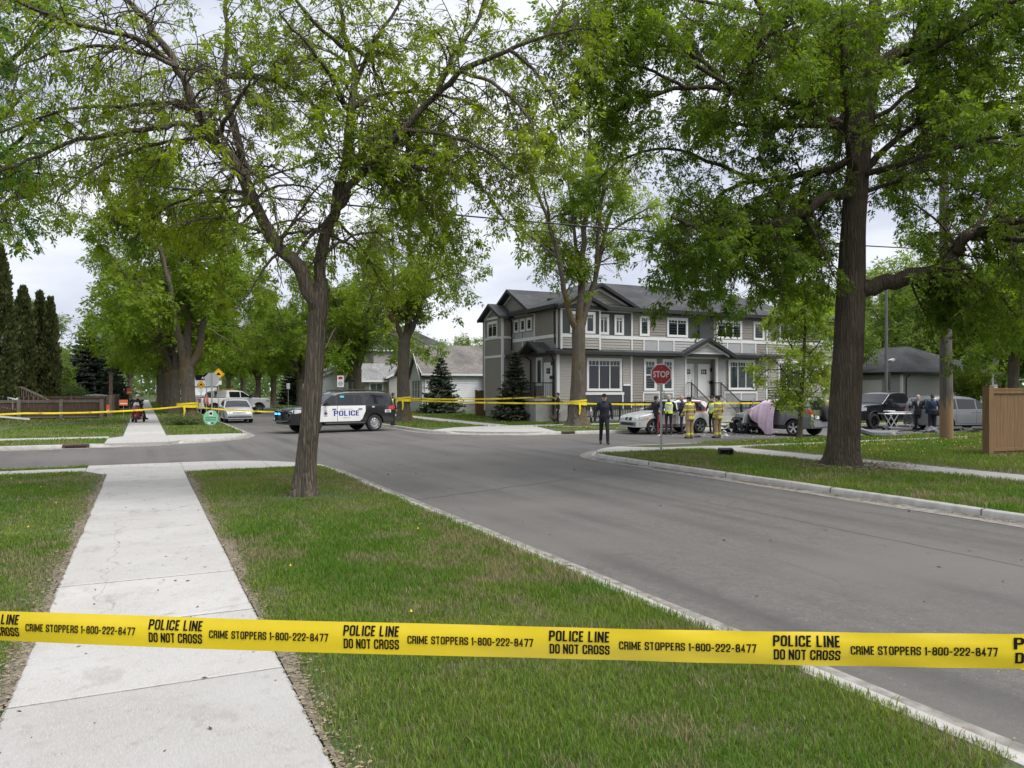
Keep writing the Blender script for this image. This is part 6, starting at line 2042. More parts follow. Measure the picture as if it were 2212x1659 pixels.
# ---- police car
PW, AX = 2.03, (1.60, -1.51)
prof = [(2.66, .62), (2.645, .95), (2.60, 1.06), (2.45, 1.14), (1.9, 1.20), (1.32, 1.26), (.95, 1.50), (.56, 1.77), (.35, 1.85), (-.2, 1.91), (-1.2, 1.92), (-2.1, 1.88), (-2.38, 1.82), (-2.46, 1.70), (-2.58, 1.25), (-2.64, 1.0), (-2.66, .5)]
pc_ = Car('police_car', 'black and white police car with blue push bar lights, parked across the street mouth', 'police car', (8.72, 38.45), 193, 5.33, PW, prof, AX, .405, 1.24, .40, 'p_black', 1.04, tumble=.16, steel_rim=True)
for sd in (1, -1):
    side_windows(pc_, [([(.52, 1.29), (1.18, 1.30)], [(.52, 1.73), (.62, 1.73), (1.18, 1.33)]), ([(-.42, 1.29), (.42, 1.29)], [(-.42, 1.75), (.42, 1.74)]),
                       ([(-.85, 1.30), (-.50, 1.29)], [(-.85, 1.66), (-.70, 1.75), (-.50, 1.75)]), ([(-2.32, 1.33), (-1.0, 1.30)], [(-2.32, 1.50), (-2.15, 1.74), (-1.35, 1.76), (-1.0, 1.40)])], sd)
    pc_.mirror(1.02, sd, big=1.15)
    # white doors
    for x0, x1, hx in ((.47, 1.42, .62), (-1.0, .45, -.72)):
        lo = [(x0, .52), (x1, .52)] if x0 > 0 else [(-1.0, .98), (-.93, .84), (-.83, .62), (-.70, .52), (x1, .52)]
        d = pc_.door(x0, x1, .52, 1.25, 'p_white', sd, hx, 1.10, lower=lo, upper=[(x0, 1.25), (x1, 1.25)])
    # lettering on the doors
    tx = MB()
    def side_text(c, mb, s_, xc, z, size, mi, side, bold=.03, xs=1.0, off=.0085, shear=0, fn=text2d):
        v, f = fn(s_, size, bold, xs, shear)
        mb.add([(xc-side*x, side*(c.Y(xc-side*x, z+y)+off), z+y) for x, y in v], f, mi)
    side_text(pc_, tx, 'POLICE', -.02, .775, .25, 0, sd, .18, 1.55, fn=gothic)
    side_text(pc_, tx, 'EDMONTON', -.0, 1.055, .085, 1, sd, .01, 1.3); side_text(pc_, tx, 'SERVICE', -.02, .665, .075, 1, sd, .01, 1.3)
    # crest: wreath, disc and crown
    for (cx, cz, rx, rz_, mi) in ((1.05, .90, .10, .10, 1), (1.05, .90, .062, .062, 0), (1.05, 1.035, .05, .035, 1), (1.05, .785, .105, .028, 1)):
        n = 16
        tx.add([(cx+rx*math.cos(2*math.pi*k/n), sd*(pc_.Y(cx, cz)+.0088+(.0006 if mi == 0 else 0)), cz+rz_*math.sin(2*math.pi*k/n)) for k in range(n)], [tuple(range(n))], mi)
    side_text(pc_, tx, '081', -1.42, 1.15, .10, 2, sd, .03, 1.1, .004)
    for k in range(3): tx.box((-2.10-.115*k+.05, sd*(pc_.Y(-2.1, .98)+.002-.006*k), .90), (-2.10-.115*k-.05, sd*(pc_.Y(-2.2, .98)+.006-.004*k), 1.04), 2)
    side_text(pc_, tx, '911', -2.215, .905, .16, 3, sd, .02, .9, .016)
    tx.build('livery', [M['livery_blue'], M['livery_gold'], M['white'], M['ink']], pc_.root, fix=False)
    mbk = MB(); pc_.patch('', [(-2.62, 1.02), (-2.2, 1.08)], [(-2.62, 1.30), (-2.36, 1.24), (-2.2, 1.12)], None, sd, .012, mb=mbk); mbk.build('tail_light', M['lamp_red'], pc_.root, smooth=40)
    mbk = MB(); pc_.patch('', [(2.10, .98), (2.52, .90)], [(2.10, 1.08), (2.52, 1.10)], None, sd, .010, mb=mbk)
    pc_.ends('', [(sd*.62, .90), (sd*.9, .92)] if sd > 0 else [(-.9, .92), (-.62, .90)], [(sd*.62, 1.08), (sd*.9, 1.10)] if sd > 0 else [(-.9, 1.10), (-.62, 1.08)], None, 1, .012, mb=mbk)
    mbk.build('headlight', M['lamp_clear'], pc_.root, smooth=40)
    sk = MB(); sk.tube([(1.05, sd*.98, .42), (-.95, sd*.98, .42)], .06, 8); sk.build('running_board', M['plastic'], pc_.root)
    rr_ = MB(); rr_.tube([(.2, sd*.72, 1.94), (-.2, sd*.72, 1.99), (-1.9, sd*.72, 1.97), (-2.2, sd*.72, 1.90)], .028, 8); rr_.build('roof_rail', M['plastic'], pc_.root, smooth=60)
stk = MB(); pc_.patch('', [(.08, 1.63), (.28, 1.63)], [(.08, 1.72), (.28, 1.72)], None, 1, .011, mb=stk); stk.build('sticker', mat('blue_sticker', (.05, .45, .62), .5), pc_.root)
pc_.top('windshield', .60, 1.28, .90, .96, 'carglass'); pc_.ends('rear_window', [(-.75, 1.32), (.75, 1.32)], [(-.68, 1.70), (.68, 1.70)], M['carglass'], -1)
pc_.ends('grille', [(-.60, .78), (.60, .78)], [(-.62, 1.06), (.62, 1.06)], M['plastic'], 1, .012)
gb_ = MB()
for z in (.84, .92, 1.0): pc_.ends('', [(-.56, z), (.56, z)], [(-.56, z+.03), (.56, z+.03)], None, 1, .022, mb=gb_)
gb_.build('grille_bar', M['chrome'], pc_.root)
pc_.ends('bumper', [(-.95, .45), (.95, .45)], [(-.95, .72), (.95, .72)], M['plastic'], 1, .02); pc_.ends('bumper', [(-.95, .45), (.95, .45)], [(-.95, .74), (.95, .74)], M['plastic'], -1, .03)
pb = MB()
for y in (-.34, .34): 
    pb.prism([(2.72, y-.02, .46), (2.90, y-.02, .50), (2.94, y-.02, .95), (2.86, y-.02, 1.10), (2.78, y-.02, 1.08), (2.80, y-.02, .62), (2.70, y-.02, .58)], (0, .04, 0))
pb.box((2.82, -.34, .52), (2.9, .34, .62)); pb.tube([(2.86, -.34, 1.05), (2.86, .34, 1.05)], .03, 8); pb.box((2.84, -.34, .86), (2.9, .34, .94))
for y in (-1, 1): pb.tube([(2.88, y*.34, .56), (2.8, y*.8, .58), (2.66, y*.92, .75), (2.64, y*.92, .98), (2.82, y*.7, 1.05), (2.88, y*.34, 1.0)], .035, 8)
pbo = pb.build('push_bar', M['p_navy'], pc_.root, smooth=40)
for y in (-.2, .2):
    bl = MB(); bl.obox((2.93, y, .90), (.06, .15, .07)); bl.build('blue_light', glow('blue_flash', (.02, .22, 1.0), 7.0), pbo, bevel=.015)

def std_lamps(c, sd, front_lo, front_up, tail_lo, tail_up, fm='lamp_clear', off=.012):
    c.patch('headlight', front_lo, front_up, M[fm], sd, off) if front_lo else None
    c.patch('tail_light', tail_lo, tail_up, M['lamp_red'], sd, off) if tail_lo else None

# ---- silver suv at the far kerb
prof = [(2.33, .45), (2.30, .66), (2.24, .80), (2.12, .90), (1.6, 1.01), (.98, 1.10), (.60, 1.34), (.12, 1.58), (-.15, 1.655), (-.8, 1.69), (-1.5, 1.66), (-1.85, 1.58), (-2.08, 1.25), (-2.20, 1.0), (-2.32, .82), (-2.33, .42)]
x5 = Car('suv', 'silver suv parked at the far kerb behind the firefighters, reddish rear window frame', 'suv', (22.75, 30.25), 179, 4.67, 1.87, prof, (1.42, -1.40), .365, 1.06, .36, 'p_silver2', .95, tumble=.20, nose=.2)
for sd in (1, -1):
    side_windows(x5, [([(.02, 1.10), (.80, 1.10)], [(.02, 1.53), (.12, 1.53), (.80, 1.13)]), ([(-.82, 1.10), (-.05, 1.10)], [(-.82, 1.57), (-.05, 1.56)])], sd)
    side_windows(x5, [([(-1.72, 1.14), (-.92, 1.10)], [(-1.72, 1.32), (-1.5, 1.55), (-.92, 1.57)])], sd)
    rdf = MB()
    for lo, up in (([(-1.86, 1.10), (-.88, 1.05)], [(-1.86, 1.15), (-.88, 1.10)]), ([(-1.78, 1.14), (-1.72, 1.14)], [(-1.78, 1.34), (-1.72, 1.34)]), ([(-1.62, 1.54), (-.90, 1.58)], [(-1.58, 1.60), (-.90, 1.62)])):
        x5.patch('', lo, up, None, sd, .012, mb=rdf)
    rdf.build('window_frame', mat('red_tape_frame', (.42, .06, .09), .5), x5.root)
    x5.mirror(.72, sd, 'p_silver2')
    x5.door(.0, 1.0, .50, 1.06, 'p_silver2', sd, .18); x5.door(-.98, -.02, .50, 1.06, 'p_silver2', sd, -.72, lower=[(-.98, .78), (-.86, .58), (-.75, .50), (-.02, .50)], upper=[(-.98, 1.06), (-.02, 1.06)])
    x5.patch('side_skirt', [(-.95, .34), (.95, .34)], [(-.95, .48), (.95, .48)], M['p_grey'], sd, .012)
    x5.patch('headlight', [(1.86, .74), (2.20, .70)], [(1.86, .84), (2.20, .86)], M['lamp_clear'], sd, .010)
    x5.ends('headlight', [(sd*.42, .70), (sd*.80, .70)][::sd], [(sd*.42, .84), (sd*.80, .86)][::sd], M['lamp_clear'], 1, .012)
    x5.patch('indicator', [(1.70, .76), (1.85, .74)], [(1.72, .83), (1.85, .84)], M['amber'], sd, .011)
    x5.patch('tail_light', [(-2.28, .80), (-2.05, .84)], [(-2.28, 1.0), (-2.05, 1.02)], M['lamp_red'], sd, .011)
    # kidney grille halves
    kd = MB(); x5.ends('', [(sd*.05, .66), (sd*.30, .68)][::sd], [(sd*.05, .85), (sd*.30, .84)][::sd], None, 1, .016, mb=kd, mi=0)
    x5.ends('', [(sd*.075, .685), (sd*.275, .70)][::sd], [(sd*.075, .83), (sd*.275, .82)][::sd], None, 1, .022, mb=kd, mi=1); kd.build('grille', [M['chrome'], M['dark']], x5.root)
    bdg = MB(); bdg.tube([(1.48, sd*(x5.Y(1.42, .365)-.12+.13), .365), (1.48, sd*x5.Y(1.42, .4), .365)], .001, 4) if False else None
x5.top('windshield', .14, .95, .90, .95, 'carglass'); x5.ends('rear_window', [(-.66, 1.12), (.66, 1.12)], [(-.58, 1.5), (.58, 1.5)], M['carglass'], -1)
x5.ends('bumper', [(-.84, .42), (.84, .42)], [(-.84, .60), (.84, .60)], M['p_grey'], 1, .022); x5.ends('bumper_slot', [(-.5, .46), (.5, .46)], [(-.5, .56), (.5, .56)], M['dark'], 1, .034)
rr_ = MB()
for sd in (1, -1): rr_.tube([(.0, sd*.62, 1.66), (-.3, sd*.62, 1.73), (-1.5, sd*.6, 1.71), (-1.75, sd*.6, 1.62)], .02, 6)
rr_.build('roof_rails', M['plastic'], x5.root)

# ---- pickups
def pickup(label, loc, rz, body, sc=1.0, rim='rimsil', grille='chrome', black=False):
    prof = [(2.94, .58), (2.93, 1.02), (2.88, 1.18), (2.7, 1.25), (2.0, 1.30), (1.36, 1.33), (1.0, 1.58), (.66, 1.83), (.45, 1.89), (0, 1.93), (-.5, 1.91), (-.70, 1.86), (-.82, 1.40), (-.85, 1.33), (-2.9, 1.34), (-2.93, 1.30), (-2.94, .62)]
    c = Car('pickup_truck', label, 'pickup truck', loc, rz, 5.88, 2.06, prof, (1.93, -1.80), .415, 1.33, .50, body, sc, tumble=.17, nose=.09, tail=.03, arch=.10, rim=rim, spokes=6)
    for sd in (1, -1):
        side_windows(c, [([(.42, 1.37), (1.16, 1.37)], [(.42, 1.80), (.60, 1.80), (1.16, 1.41)]), ([(-.52, 1.37), (.34, 1.37)], [(-.52, 1.82), (.34, 1.81)])], sd)
        c.mirror(1.08, sd, big=1.45)
        c.door(.38, 1.32, .58, 1.33, body, sd, .52, 1.2); c.door(-.66, .36, .58, 1.33, body, sd, -.5, 1.2)
        c.patch('bed_seam', [(-.80, .55), (-.785, .55)], [(-.80, 1.33), (-.785, 1.33)], M['gap'], sd, .003)
        c.patch('sill', [(-1.25, .46), (1.35, .46)], [(-1.25, .56), (1.35, .56)], M['plastic'], sd, .012)
        c.patch('tail_light', [(-2.93, .98), (-2.80, .98)], [(-2.93, 1.30), (-2.80, 1.30)], M['lamp_red'], sd, .012)
        tl = MB(); c.ends('', [(sd*.84, .98), (sd*1.0, .98)][::sd], [(sd*.84, 1.30), (sd*1.0, 1.30)][::sd], None, -1, .014, mb=tl)
        c.ends('', [(sd*.86, 1.10), (sd*.98, 1.10)][::sd], [(sd*.86, 1.17), (sd*.98, 1.17)][::sd], None, -1, .018, mb=tl, mi=1); tl.build('tail_light', [M['lamp_red'], M['lamp_clear']], c.root)
        hl = MB(); c.patch('', [(2.55, .98), (2.90, .96)], [(2.55, 1.14), (2.90, 1.16)], None, sd, .012, mb=hl); c.ends('', [(sd*.62, .98), (sd*.95, .96)][::sd], [(sd*.62, 1.14), (sd*.95, 1.15)][::sd], None, 1, .014, mb=hl); hl.build('headlight', M['lamp_clear'], c.root)
        # arch lips
        al = MB(); 
        for ax in (1.93, -1.80):
            q = [(ax+.53*math.cos(R(a)), sd*(c.Y(ax+.53*math.cos(R(a)), .7)+.008), .415+.53*math.sin(R(a))) for a in range(10, 171, 16)]
            al.tube(q, .028, 6)
        al.build('arch_lip', M['plastic'], c.root, smooth=60)
    c.top('windshield', .68, 1.34, .92, .96, 'carglass')
    c.ends('grille', [(-.60, .70), (.60, .70)], [(-.62, 1.14), (.62, 1.14)], M['plastic'], 1, .014)
    g = MB()
    for z in (.80, .93, 1.05): c.ends('', [(-.58, z), (.58, z)], [(-.58, z+.045), (.58, z+.045)], None, 1, .024, mb=g)
    g.build('grille_bar', M['plastic' if black else grille], c.root)
    c.ends('bumper', [(-.98, .52), (.98, .52)], [(-.98, .72), (.98, .72)], M['p_navy' if black else 'chrome'], 1, .035); c.ends('bumper', [(-.98, .56), (.98, .56)], [(-.98, .76), (.98, .76)], M['p_navy' if black else 'plastic'], -1, .06)
    c.ends('tailgate_trim', [(-.80, 1.24), (.80, 1.24)], [(-.80, 1.28), (.80, 1.28)], M['plastic'], -1, .012); c.ends('number_plate', [(-.2, .78), (.2, .78)], [(-.2, .92), (.2, .92)], M['plate'], -1, .02)
    rw = MB(); rw.add([(-.765, -.72, 1.42), (-.765, .72, 1.42), (-.705, .66, 1.80), (-.705, -.66, 1.80)], [(0, 1, 2, 3)]); rw.build('rear_window', M['carglass'], c.root)
    bd = MB(); bd.box((-2.84, -.86, 1.345), (-.90, .86, 1.386)); bd.build('bed_recess_shade', M['dark'], c.root)  # dark slab on the closed bed top paints the shade of the recess
    rl = MB()
    for sd in (1, -1): rl.box((-2.86, sd*.88, 1.34), (-.86, sd*.95, 1.40))
    rl.build('bed_rail', M['plastic'], c.root)
    return c
wp = pickup('white crew cab pickup truck crossing the street behind the silver hatchback, red tail light', (6.75, 69.8), 18, 'p_white', 1.05)
tb = MB(); tb.box((-.2, -.5, 1.97), (.05, .5, 2.05)); tb.build('beacon_bar', M['amber'], wp.root, bevel=.02)
gm_ = pickup('glossy black crew cab pickup parked at the far kerb left of the gurney', (36.9, 29.5), 180, 'p_navy', 1.0, rim='p_black', black=True)

# ---- silver hatchback
prof = [(2.07, .38), (2.06, .56), (2.0, .70), (1.85, .78), (1.35, .88), (.92, .95), (.55, 1.17), (.18, 1.36), (-.05, 1.42), (-.5, 1.445), (-1.1, 1.42), (-1.5, 1.34), (-1.88, .98), (-2.02, .86), (-2.07, .62), (-2.07, .36)]
gf = Car('hatchback', 'small silver hatchback parked at the left kerb facing the camera', 'car', (5.42, 52.6), -90, 4.15, 1.735, prof, (1.27, -1.24), .31, .92, .27, 'p_silver2', 1.0, tumble=.2, nose=.17, rc=.06)
for sd in (1, -1):
    side_windows(gf, [([(-.05, .96), (.78, .96)], [(-.05, 1.32), (.15, 1.31), (.78, .99)]), ([(-.95, .97), (-.12, .96)], [(-.95, 1.33), (-.12, 1.34)]), ([(-1.45, 1.0), (-1.0, .98)], [(-1.45, 1.12), (-1.28, 1.3), (-1.0, 1.33)])], sd)
    gf.mirror(.66, sd, 'p_silver2', .9)
    gf.door(-.08, .95, .34, .92, 'p_silver2', sd, .08); gf.door(-.9, -.1, .34, .92, 'p_silver2', sd, -.7, lower=[(-.9, .62), (-.75, .34), (-.1, .34)], upper=[(-.9, .92), (-.1, .92)])
    hl = MB(); gf.ends('', [(sd*.42, .58), (sd*.76, .60)][::sd], [(sd*.42, .70), (sd*.76, .72)][::sd], None, 1, .012, mb=hl); hl.build('headlight', M['lamp_clear'], gf.root)
    gf.patch('tail_light', [(-2.0, .66), (-1.8, .7)], [(-2.0, .92), (-1.8, .94)], M['lamp_red'], sd, .01)
gf.top('windshield', .20, .90, .88, .94, 'carglass')
gf.ends('grille', [(-.40, .60), (.40, .60)], [(-.40, .70), (.40, .70)], M['p_grey'], 1, .012); gf.ends('air_intake', [(-.70, .34), (.70, .34)], [(-.70, .42), (.70, .42)], M['dark'], 1, .012); gf.ends('bumper_strip', [(-.78, .47), (.78, .47)], [(-.78, .51), (.78, .51)], M['p_silver'], 1, .02)

# ---- grey minivan
prof = [(2.57, .42), (2.54, .66), (2.40, .86), (1.95, 1.0), (1.40, 1.09), (.85, 1.36), (.32, 1.61), (0, 1.70), (-.6, 1.745), (-1.8, 1.73), (-2.25, 1.67), (-2.42, 1.35), (-2.52, 1.0), (-2.57, .6), (-2.57, .4)]
mv_ = Car('minivan', 'grey minivan facing away to the right behind the two men in suits', 'minivan', (38.0, 26.0), -9, 5.15, 1.95, prof, (1.58, -1.50), .335, 1.06, .30, 'p_van', 1.0, tumble=.17, nose=.2)
for sd in (1, -1):
    side_windows(mv_, [([(.30, 1.10), (1.10, 1.10)], [(.30, 1.56), (.40, 1.56), (1.10, 1.18)]), ([(-.92, 1.10), (.22, 1.10)], [(-.92, 1.62), (.22, 1.58)]), ([(-2.15, 1.12), (-1.0, 1.10)], [(-2.15, 1.45), (-2.0, 1.60), (-1.0, 1.62)]), ([(1.16, 1.10), (1.36, 1.09)], [(1.16, 1.15), (1.36, 1.10)])], sd)
    mv_.mirror(1.05, sd, 'p_van')
    mv_.door(.25, 1.28, .38, 1.06, 'p_van', sd, .42, lower=[(.25, .38), (1.1, .38), (1.28, .6)], upper=[(.25, 1.06), (1.28, 1.06)]); mv_.door(-1.05, .23, .38, 1.06, 'p_van', sd, .05, lower=[(-1.05, .5), (-.98, .38), (.23, .38)], upper=[(-1.05, 1.06), (.23, 1.06)])
    mv_.patch('tail_light', [(-2.54, .85), (-2.3, .9)], [(-2.54, 1.25), (-2.3, 1.2)], M['lamp_red'], sd, .01); mv_.patch('headlight', [(2.0, .72), (2.4, .66)], [(2.0, .84), (2.4, .84)], M['lamp_clear'], sd, .01)
mv_.top('windshield', .36, 1.34, .9, .95, 'carglass'); mv_.ends('rear_window', [(-.72, 1.12), (.72, 1.12)], [(-.64, 1.6), (.64, 1.6)], M['carglass'], -1); mv_.ends('bumper', [(-.9, .38), (.9, .38)], [(-.9, .62), (.9, .62)], M['p_van'], -1, .05)

# ---- wrecked suv
rw_ = random.Random(9)
def crush(v):
    if v.x < .75: return v
    t = min(1, (v.x-.75)/.7)
    h = lambda a: math.sin(a*12.9898)*.5+math.sin(a*7.233+2)*.5
    return Vector((v.x+t*(.13*h(v.y*3+v.z*4)), v.y+t*.10*h(v.x*5+v.z*3), v.z+t*.13*h(v.x*7+v.y*4)-t*.03))
prof = [(1.72, .50), (1.66, .62), (1.5, .86), (1.25, .98), (.92, 1.10), (.52, 1.36), (.18, 1.56), (-.1, 1.655), (-.8, 1.69), (-1.5, 1.66), (-1.86, 1.58), (-2.04, 1.15), (-2.12, .95), (-2.16, .42)]
wk_ = Car('wrecked_car', 'wrecked dark grey suv with a crushed front, shattered metal and a spare wheel behind', 'car', (26.75, 27.1), 103, 4.4, 1.83, prof, (1.28, -1.33), .36, 1.06, .36, 'p_grey', 1.03, tumble=.2, crush=crush, nose=.05)
for sd in (1, -1):
    side_windows(wk_, [([(-.88, 1.10), (-.12, 1.10)], [(-.88, 1.57), (-.12, 1.56)]), ([(-1.72, 1.14), (-.98, 1.10)], [(-1.72, 1.34), (-1.5, 1.54), (-.98, 1.57)])], sd)
    wk_.door(-.98, -.06, .48, 1.06, 'p_grey', sd, -.75, lower=[(-.98, .74), (-.86, .58), (-.78, .48), (-.06, .48)], upper=[(-.98, 1.06), (-.06, 1.06)])
    tl = MB(); wk_.patch('', [(-2.08, .98), (-1.80, 1.04)], [(-2.08, 1.18), (-1.80, 1.18)], None, sd, .012, mb=tl); wk_.ends('', [(sd*.60, .95), (sd*.84, .95)][::sd], [(sd*.60, 1.16), (sd*.84, 1.18)][::sd], None, -1, .014, mb=tl)
    wk_.ends('', [(sd*.62, .84), (sd*.82, .86)][::sd], [(sd*.60, .95), (sd*.84, .95)][::sd], None, -1, .014, mb=tl, mi=1); tl.build('tail_light', [M['lamp_red'], M['lamp_clear']], wk_.root)
    wk_.patch('side_cladding', [(-1.0, .34), (.75, .34)], [(-1.0, .48), (.75, .48)], M['plastic'], sd, .014)
    rr_ = MB(); rr_.tube([(.0, sd*.62, 1.67), (-.3, sd*.62, 1.73), (-1.4, sd*.6, 1.72), (-1.7, sd*.6, 1.64)], .022, 6); rr_.build('roof_rail', M['plastic'], wk_.root)
wk_.top('windshield', .16, .84, .9, .95, 'carglass'); wk_.ends('rear_window', [(-.68, 1.14), (.68, 1.14)], [(-.6, 1.55), (.6, 1.55)], M['carglass'], -1); wk_.ends('bumper', [(-.86, .42), (.86, .42)], [(-.86, .70), (.86, .70)], M['p_grey'], -1, .05); wk_.ends('number_plate', [(.28, .76), (.58, .76)], [(.28, .90), (.58, .90)], M['plate'], -1, .06)
sp = MB()
n = 24
rings = [[Vector((-2.16-o, -.22+q*math.cos(2*math.pi*k/n), .98+q*math.sin(2*math.pi*k/n))) for k in range(n)] for q, o in ((.2, .02), (.33, .0), (.35, .05), (.35, .17), (.31, .22), (.2, .23), (.19, .18), (.001, .18))]
sp.loft(rings, cap=False); sp.build('spare_wheel', M['rubber'], wk_.root, smooth=35)
# open driver's door space: dark patch on the closed body paints the shade inside, the door itself stood open
hl = MB(); wk_.patch('', [(-.04, .48), (.80, .48)], [(-.04, 1.54), (.16, 1.53), (.80, 1.12)], None, 1, .010, mb=hl); hl.build('door_opening_shade', M['dark'], wk_.root)
od = MB()
od.prism([(.86, .92, .50), (.80, 1.02, 1.08), (.62, 1.0, 1.15), (.55, 1.62, 1.12), (.62, 1.70, .52)], (.06, .02, 0)); od.prism([(.72, 1.0, 1.12), (.50, 1.02, 1.62), (.47, 1.06, 1.62), (.66, 1.06, 1.12)], (.03, .02, 0)); od.build('open_door', M['p_silver'], wk_.root)
# crumpled front: bent rails, torn skins, hoses and lumps of black plastic
for mname, count, kind in (('torn_panel', 26, 'p_silver2'), ('bent_rail', 30, 'plastic'), ('engine_part', 34, 'plastic')):
    q = MB()
    for k in range(count):
        p = Vector((rw_.uniform(1.2, 2.7), rw_.uniform(-.85, 1.0), rw_.uniform(.06, .95)))
        p.z *= max(.22, 1-(p.x-1.2)*.6)
        if mname == 'torn_panel':
            a = [p+Vector((rw_.uniform(-.3, .3), rw_.uniform(-.28, .28), rw_.uniform(-.14, .2))) for _ in range(4)]
            q.prism(a[:3], (.01, .012, .012)); q.prism([a[1], a[2], a[3]], (.01, -.01, .012))
        elif mname == 'bent_rail':
            pts = [p]
            for _ in range(3): pts.append(pts[-1]+Vector((rw_.uniform(-.22, .26), rw_.uniform(-.25, .25), rw_.uniform(-.15, .16))))
            for t in pts: t.z = max(.04, t.z)
            q.tube(pts, rw_.uniform(.012, .04), 6)
        else:
            q.obox(p+Vector((-.15, 0, 0)), (rw_.uniform(.08, .3), rw_.uniform(.08, .32), rw_.uniform(.06, .22)), (rw_.uniform(0, 3), rw_.uniform(0, 3), rw_.uniform(0, 3)))
    o = q.build(mname, M[kind], wk_.root)
    o['kind'] = 'stuff'
fend = MB(); fend.prism([(.80, .95, 1.02), (1.45, 1.02, .92), (1.62, .98, .70), (1.40, 1.0, .78), (1.15, .98, .74), (1.05, .98, .86)], (0, -.03, .02)); fend.prism([(1.3, .95, .45), (2.05, .92, .2), (2.1, .80, .30), (1.5, .8, .62)], (.02, .03, .02)); fend.build('crumpled_fender', mat('scraped_silver', (.46, .52, .53), .3, .6, .25, 6), wk_.root)
# pink blanket over the open door
M['blanket'] = mat('pink_blanket', (0.68, 0.52, 0.65), 0.95, var=.08, vs_=6, bump=.4, bs=90)
bl = MB()
Wd = wmat(wk_.root)
nu, nv = 26, 22
vs_ = []
for i in range(nu+1):
    u = i/nu
    for j in range(nv+1):
        v = j/nv
        x = .80-1.42*u
        ztop = 1.18+.44*math.sin(min(1, u*1.15)*1.45)-.03*math.sin(u*9)
        zbot = .02+(.62*(1-u)**1.6 if u < .55 else .16*(.55-u)*-0+.0)+.05*math.sin(u*7)
        x2 = x*(1-v*.22)-.10*v*(1-u)
        z = ztop+(zbot-ztop)*v
        y = 1.03+.06*math.sin(u*15+v*2)*v+.035*math.sin(u*31+v*4)*v**.5+.10*math.sin(math.pi*v)+.10*v
        if v < .08: y -= .16*(1-v/.08)
        vs_.append(Vector((x2, y, max(.03, z))))
bl.add(vs_, [(i*(nv+1)+j, (i+1)*(nv+1)+j, (i+1)*(nv+1)+j+1, i*(nv+1)+j+1) for i in range(nu) for j in range(nv)])
bk = thing('blanket', 'pink blanket draped over the driver side of the wrecked suv', 'blanket', Wd.translation, R(103), s=1.03)
bo = bl.build('cloth', M['blanket'], bk, smooth=80)
sdm = bo.modifiers.new('thick', 'SOLIDIFY'); sdm.thickness = .015

# ---- vehicles far off
fs = Car('suv', 'silver suv parked in the driveway behind the left fences', 'suv', (-4.6, 76), 180, 4.67, 1.87, [(2.33, .45), (2.24, .80), (1.6, 1.0), (.98, 1.10), (.12, 1.58), (-.8, 1.69), (-1.85, 1.58), (-2.2, 1.0), (-2.33, .42)], (1.42, -1.40), .365, 1.06, .36, 'p_van', 1.0, tumble=.2)
for sd in (1, -1): side_windows(fs, [([(.02, 1.10), (.80, 1.10)], [(.02, 1.53), (.80, 1.13)]), ([(-1.72, 1.12), (-.05, 1.10)], [(-1.6, 1.5), (-.05, 1.56), (-1.72, 1.3)])], sd)
fs.top('windshield', .14, .95, .9, .95, 'carglass')
fc = Car('suv', 'pale grey work vehicle standing behind the white pickup bed', 'suv', (7.3, 86), -80, 4.9, 1.95, [(2.45, .45), (2.36, .95), (1.6, 1.15), (1.1, 1.25), (.3, 1.8), (-.8, 1.85), (-2.2, 1.75), (-2.4, 1.0), (-2.45, .42)], (1.5, -1.45), .39, 1.2, .42, 'p_silver', 1.05, tumble=.18)
fc.top('windshield', .32, 1.06, .9, .95, 'carglass'); fc.ends('grille', [(-.5, .7), (.5, .7)], [(-.5, .95), (.5, .95)], M['plastic'], 1)
for sd in (1, -1): side_windows(fc, [([(-2.0, 1.25), (.9, 1.25)], [(-2.0, 1.6), (.4, 1.7), (.9, 1.3)])], sd)
lb = MB(); lb.box((-.1, -.55, 1.9), (.1, .55, 2.0)); lb.build('beacon_bar', M['amber'], fc.root, bevel=.02)
fd = Car('car', 'dark parked car at the right kerb beyond the white pickup hood', 'car', (10.9, 92), 90, 4.5, 1.8, [(2.25, .4), (2.15, .75), (1.0, .98), (.2, 1.42), (-.8, 1.48), (-1.6, 1.2), (-2.1, 1.0), (-2.25, .4)], (1.35, -1.3), .33, .98, .3, 'p_black', 1.0)
for sd in (1, -1): side_windows(fd, [([(-1.4, 1.02), (.7, 1.02)], [(-1.4, 1.2), (-.8, 1.38), (.1, 1.36), (.7, 1.05)])], sd)
fw = Car('car', 'white car parked far along the left kerb beyond the elms', 'car', (5.4, 118), -90, 4.5, 1.8, [(2.25, .4), (2.15, .75), (1.0, .98), (.2, 1.42), (-.8, 1.48), (-1.6, 1.2), (-2.1, 1.0), (-2.25, .4)], (1.35, -1.3), .33, .98, .3, 'p_white', 1.0)
fw.top('windshield', .24, .95, .9, .95, 'carglass')
# ================================================================ PEOPLE
M['skin'] = mat('skin', (0.46, 0.27, 0.20), 0.55, var=.06)
M['navycloth'] = mat('navy_uniform', (0.012, 0.015, 0.026), 0.85, var=.3, vs_=14, bump=.15, bs=60)
M['blackcloth'] = mat('black_cloth', (0.011, 0.011, 0.013), 0.85, var=.3, vs_=14, bump=.15, bs=60)
M['bunker'] = mat('tan_bunker_gear', (0.34, 0.245, 0.135), 0.85, var=.15, vs_=9, bump=.25, bs=40)
M['hivis'] = mat('hi_vis_yellow', (0.62, 0.78, 0.06), 0.6, var=.06)
M['hivis_orange'] = mat('hi_vis_orange', (0.75, 0.16, 0.03), 0.6, var=.06)
M['reflect'] = mat('reflective_silver', (0.55, 0.57, 0.58), 0.4, var=.05)
M['lime'] = mat('lime_reflective_band', (0.66, 0.70, 0.06), 0.5, var=.06)
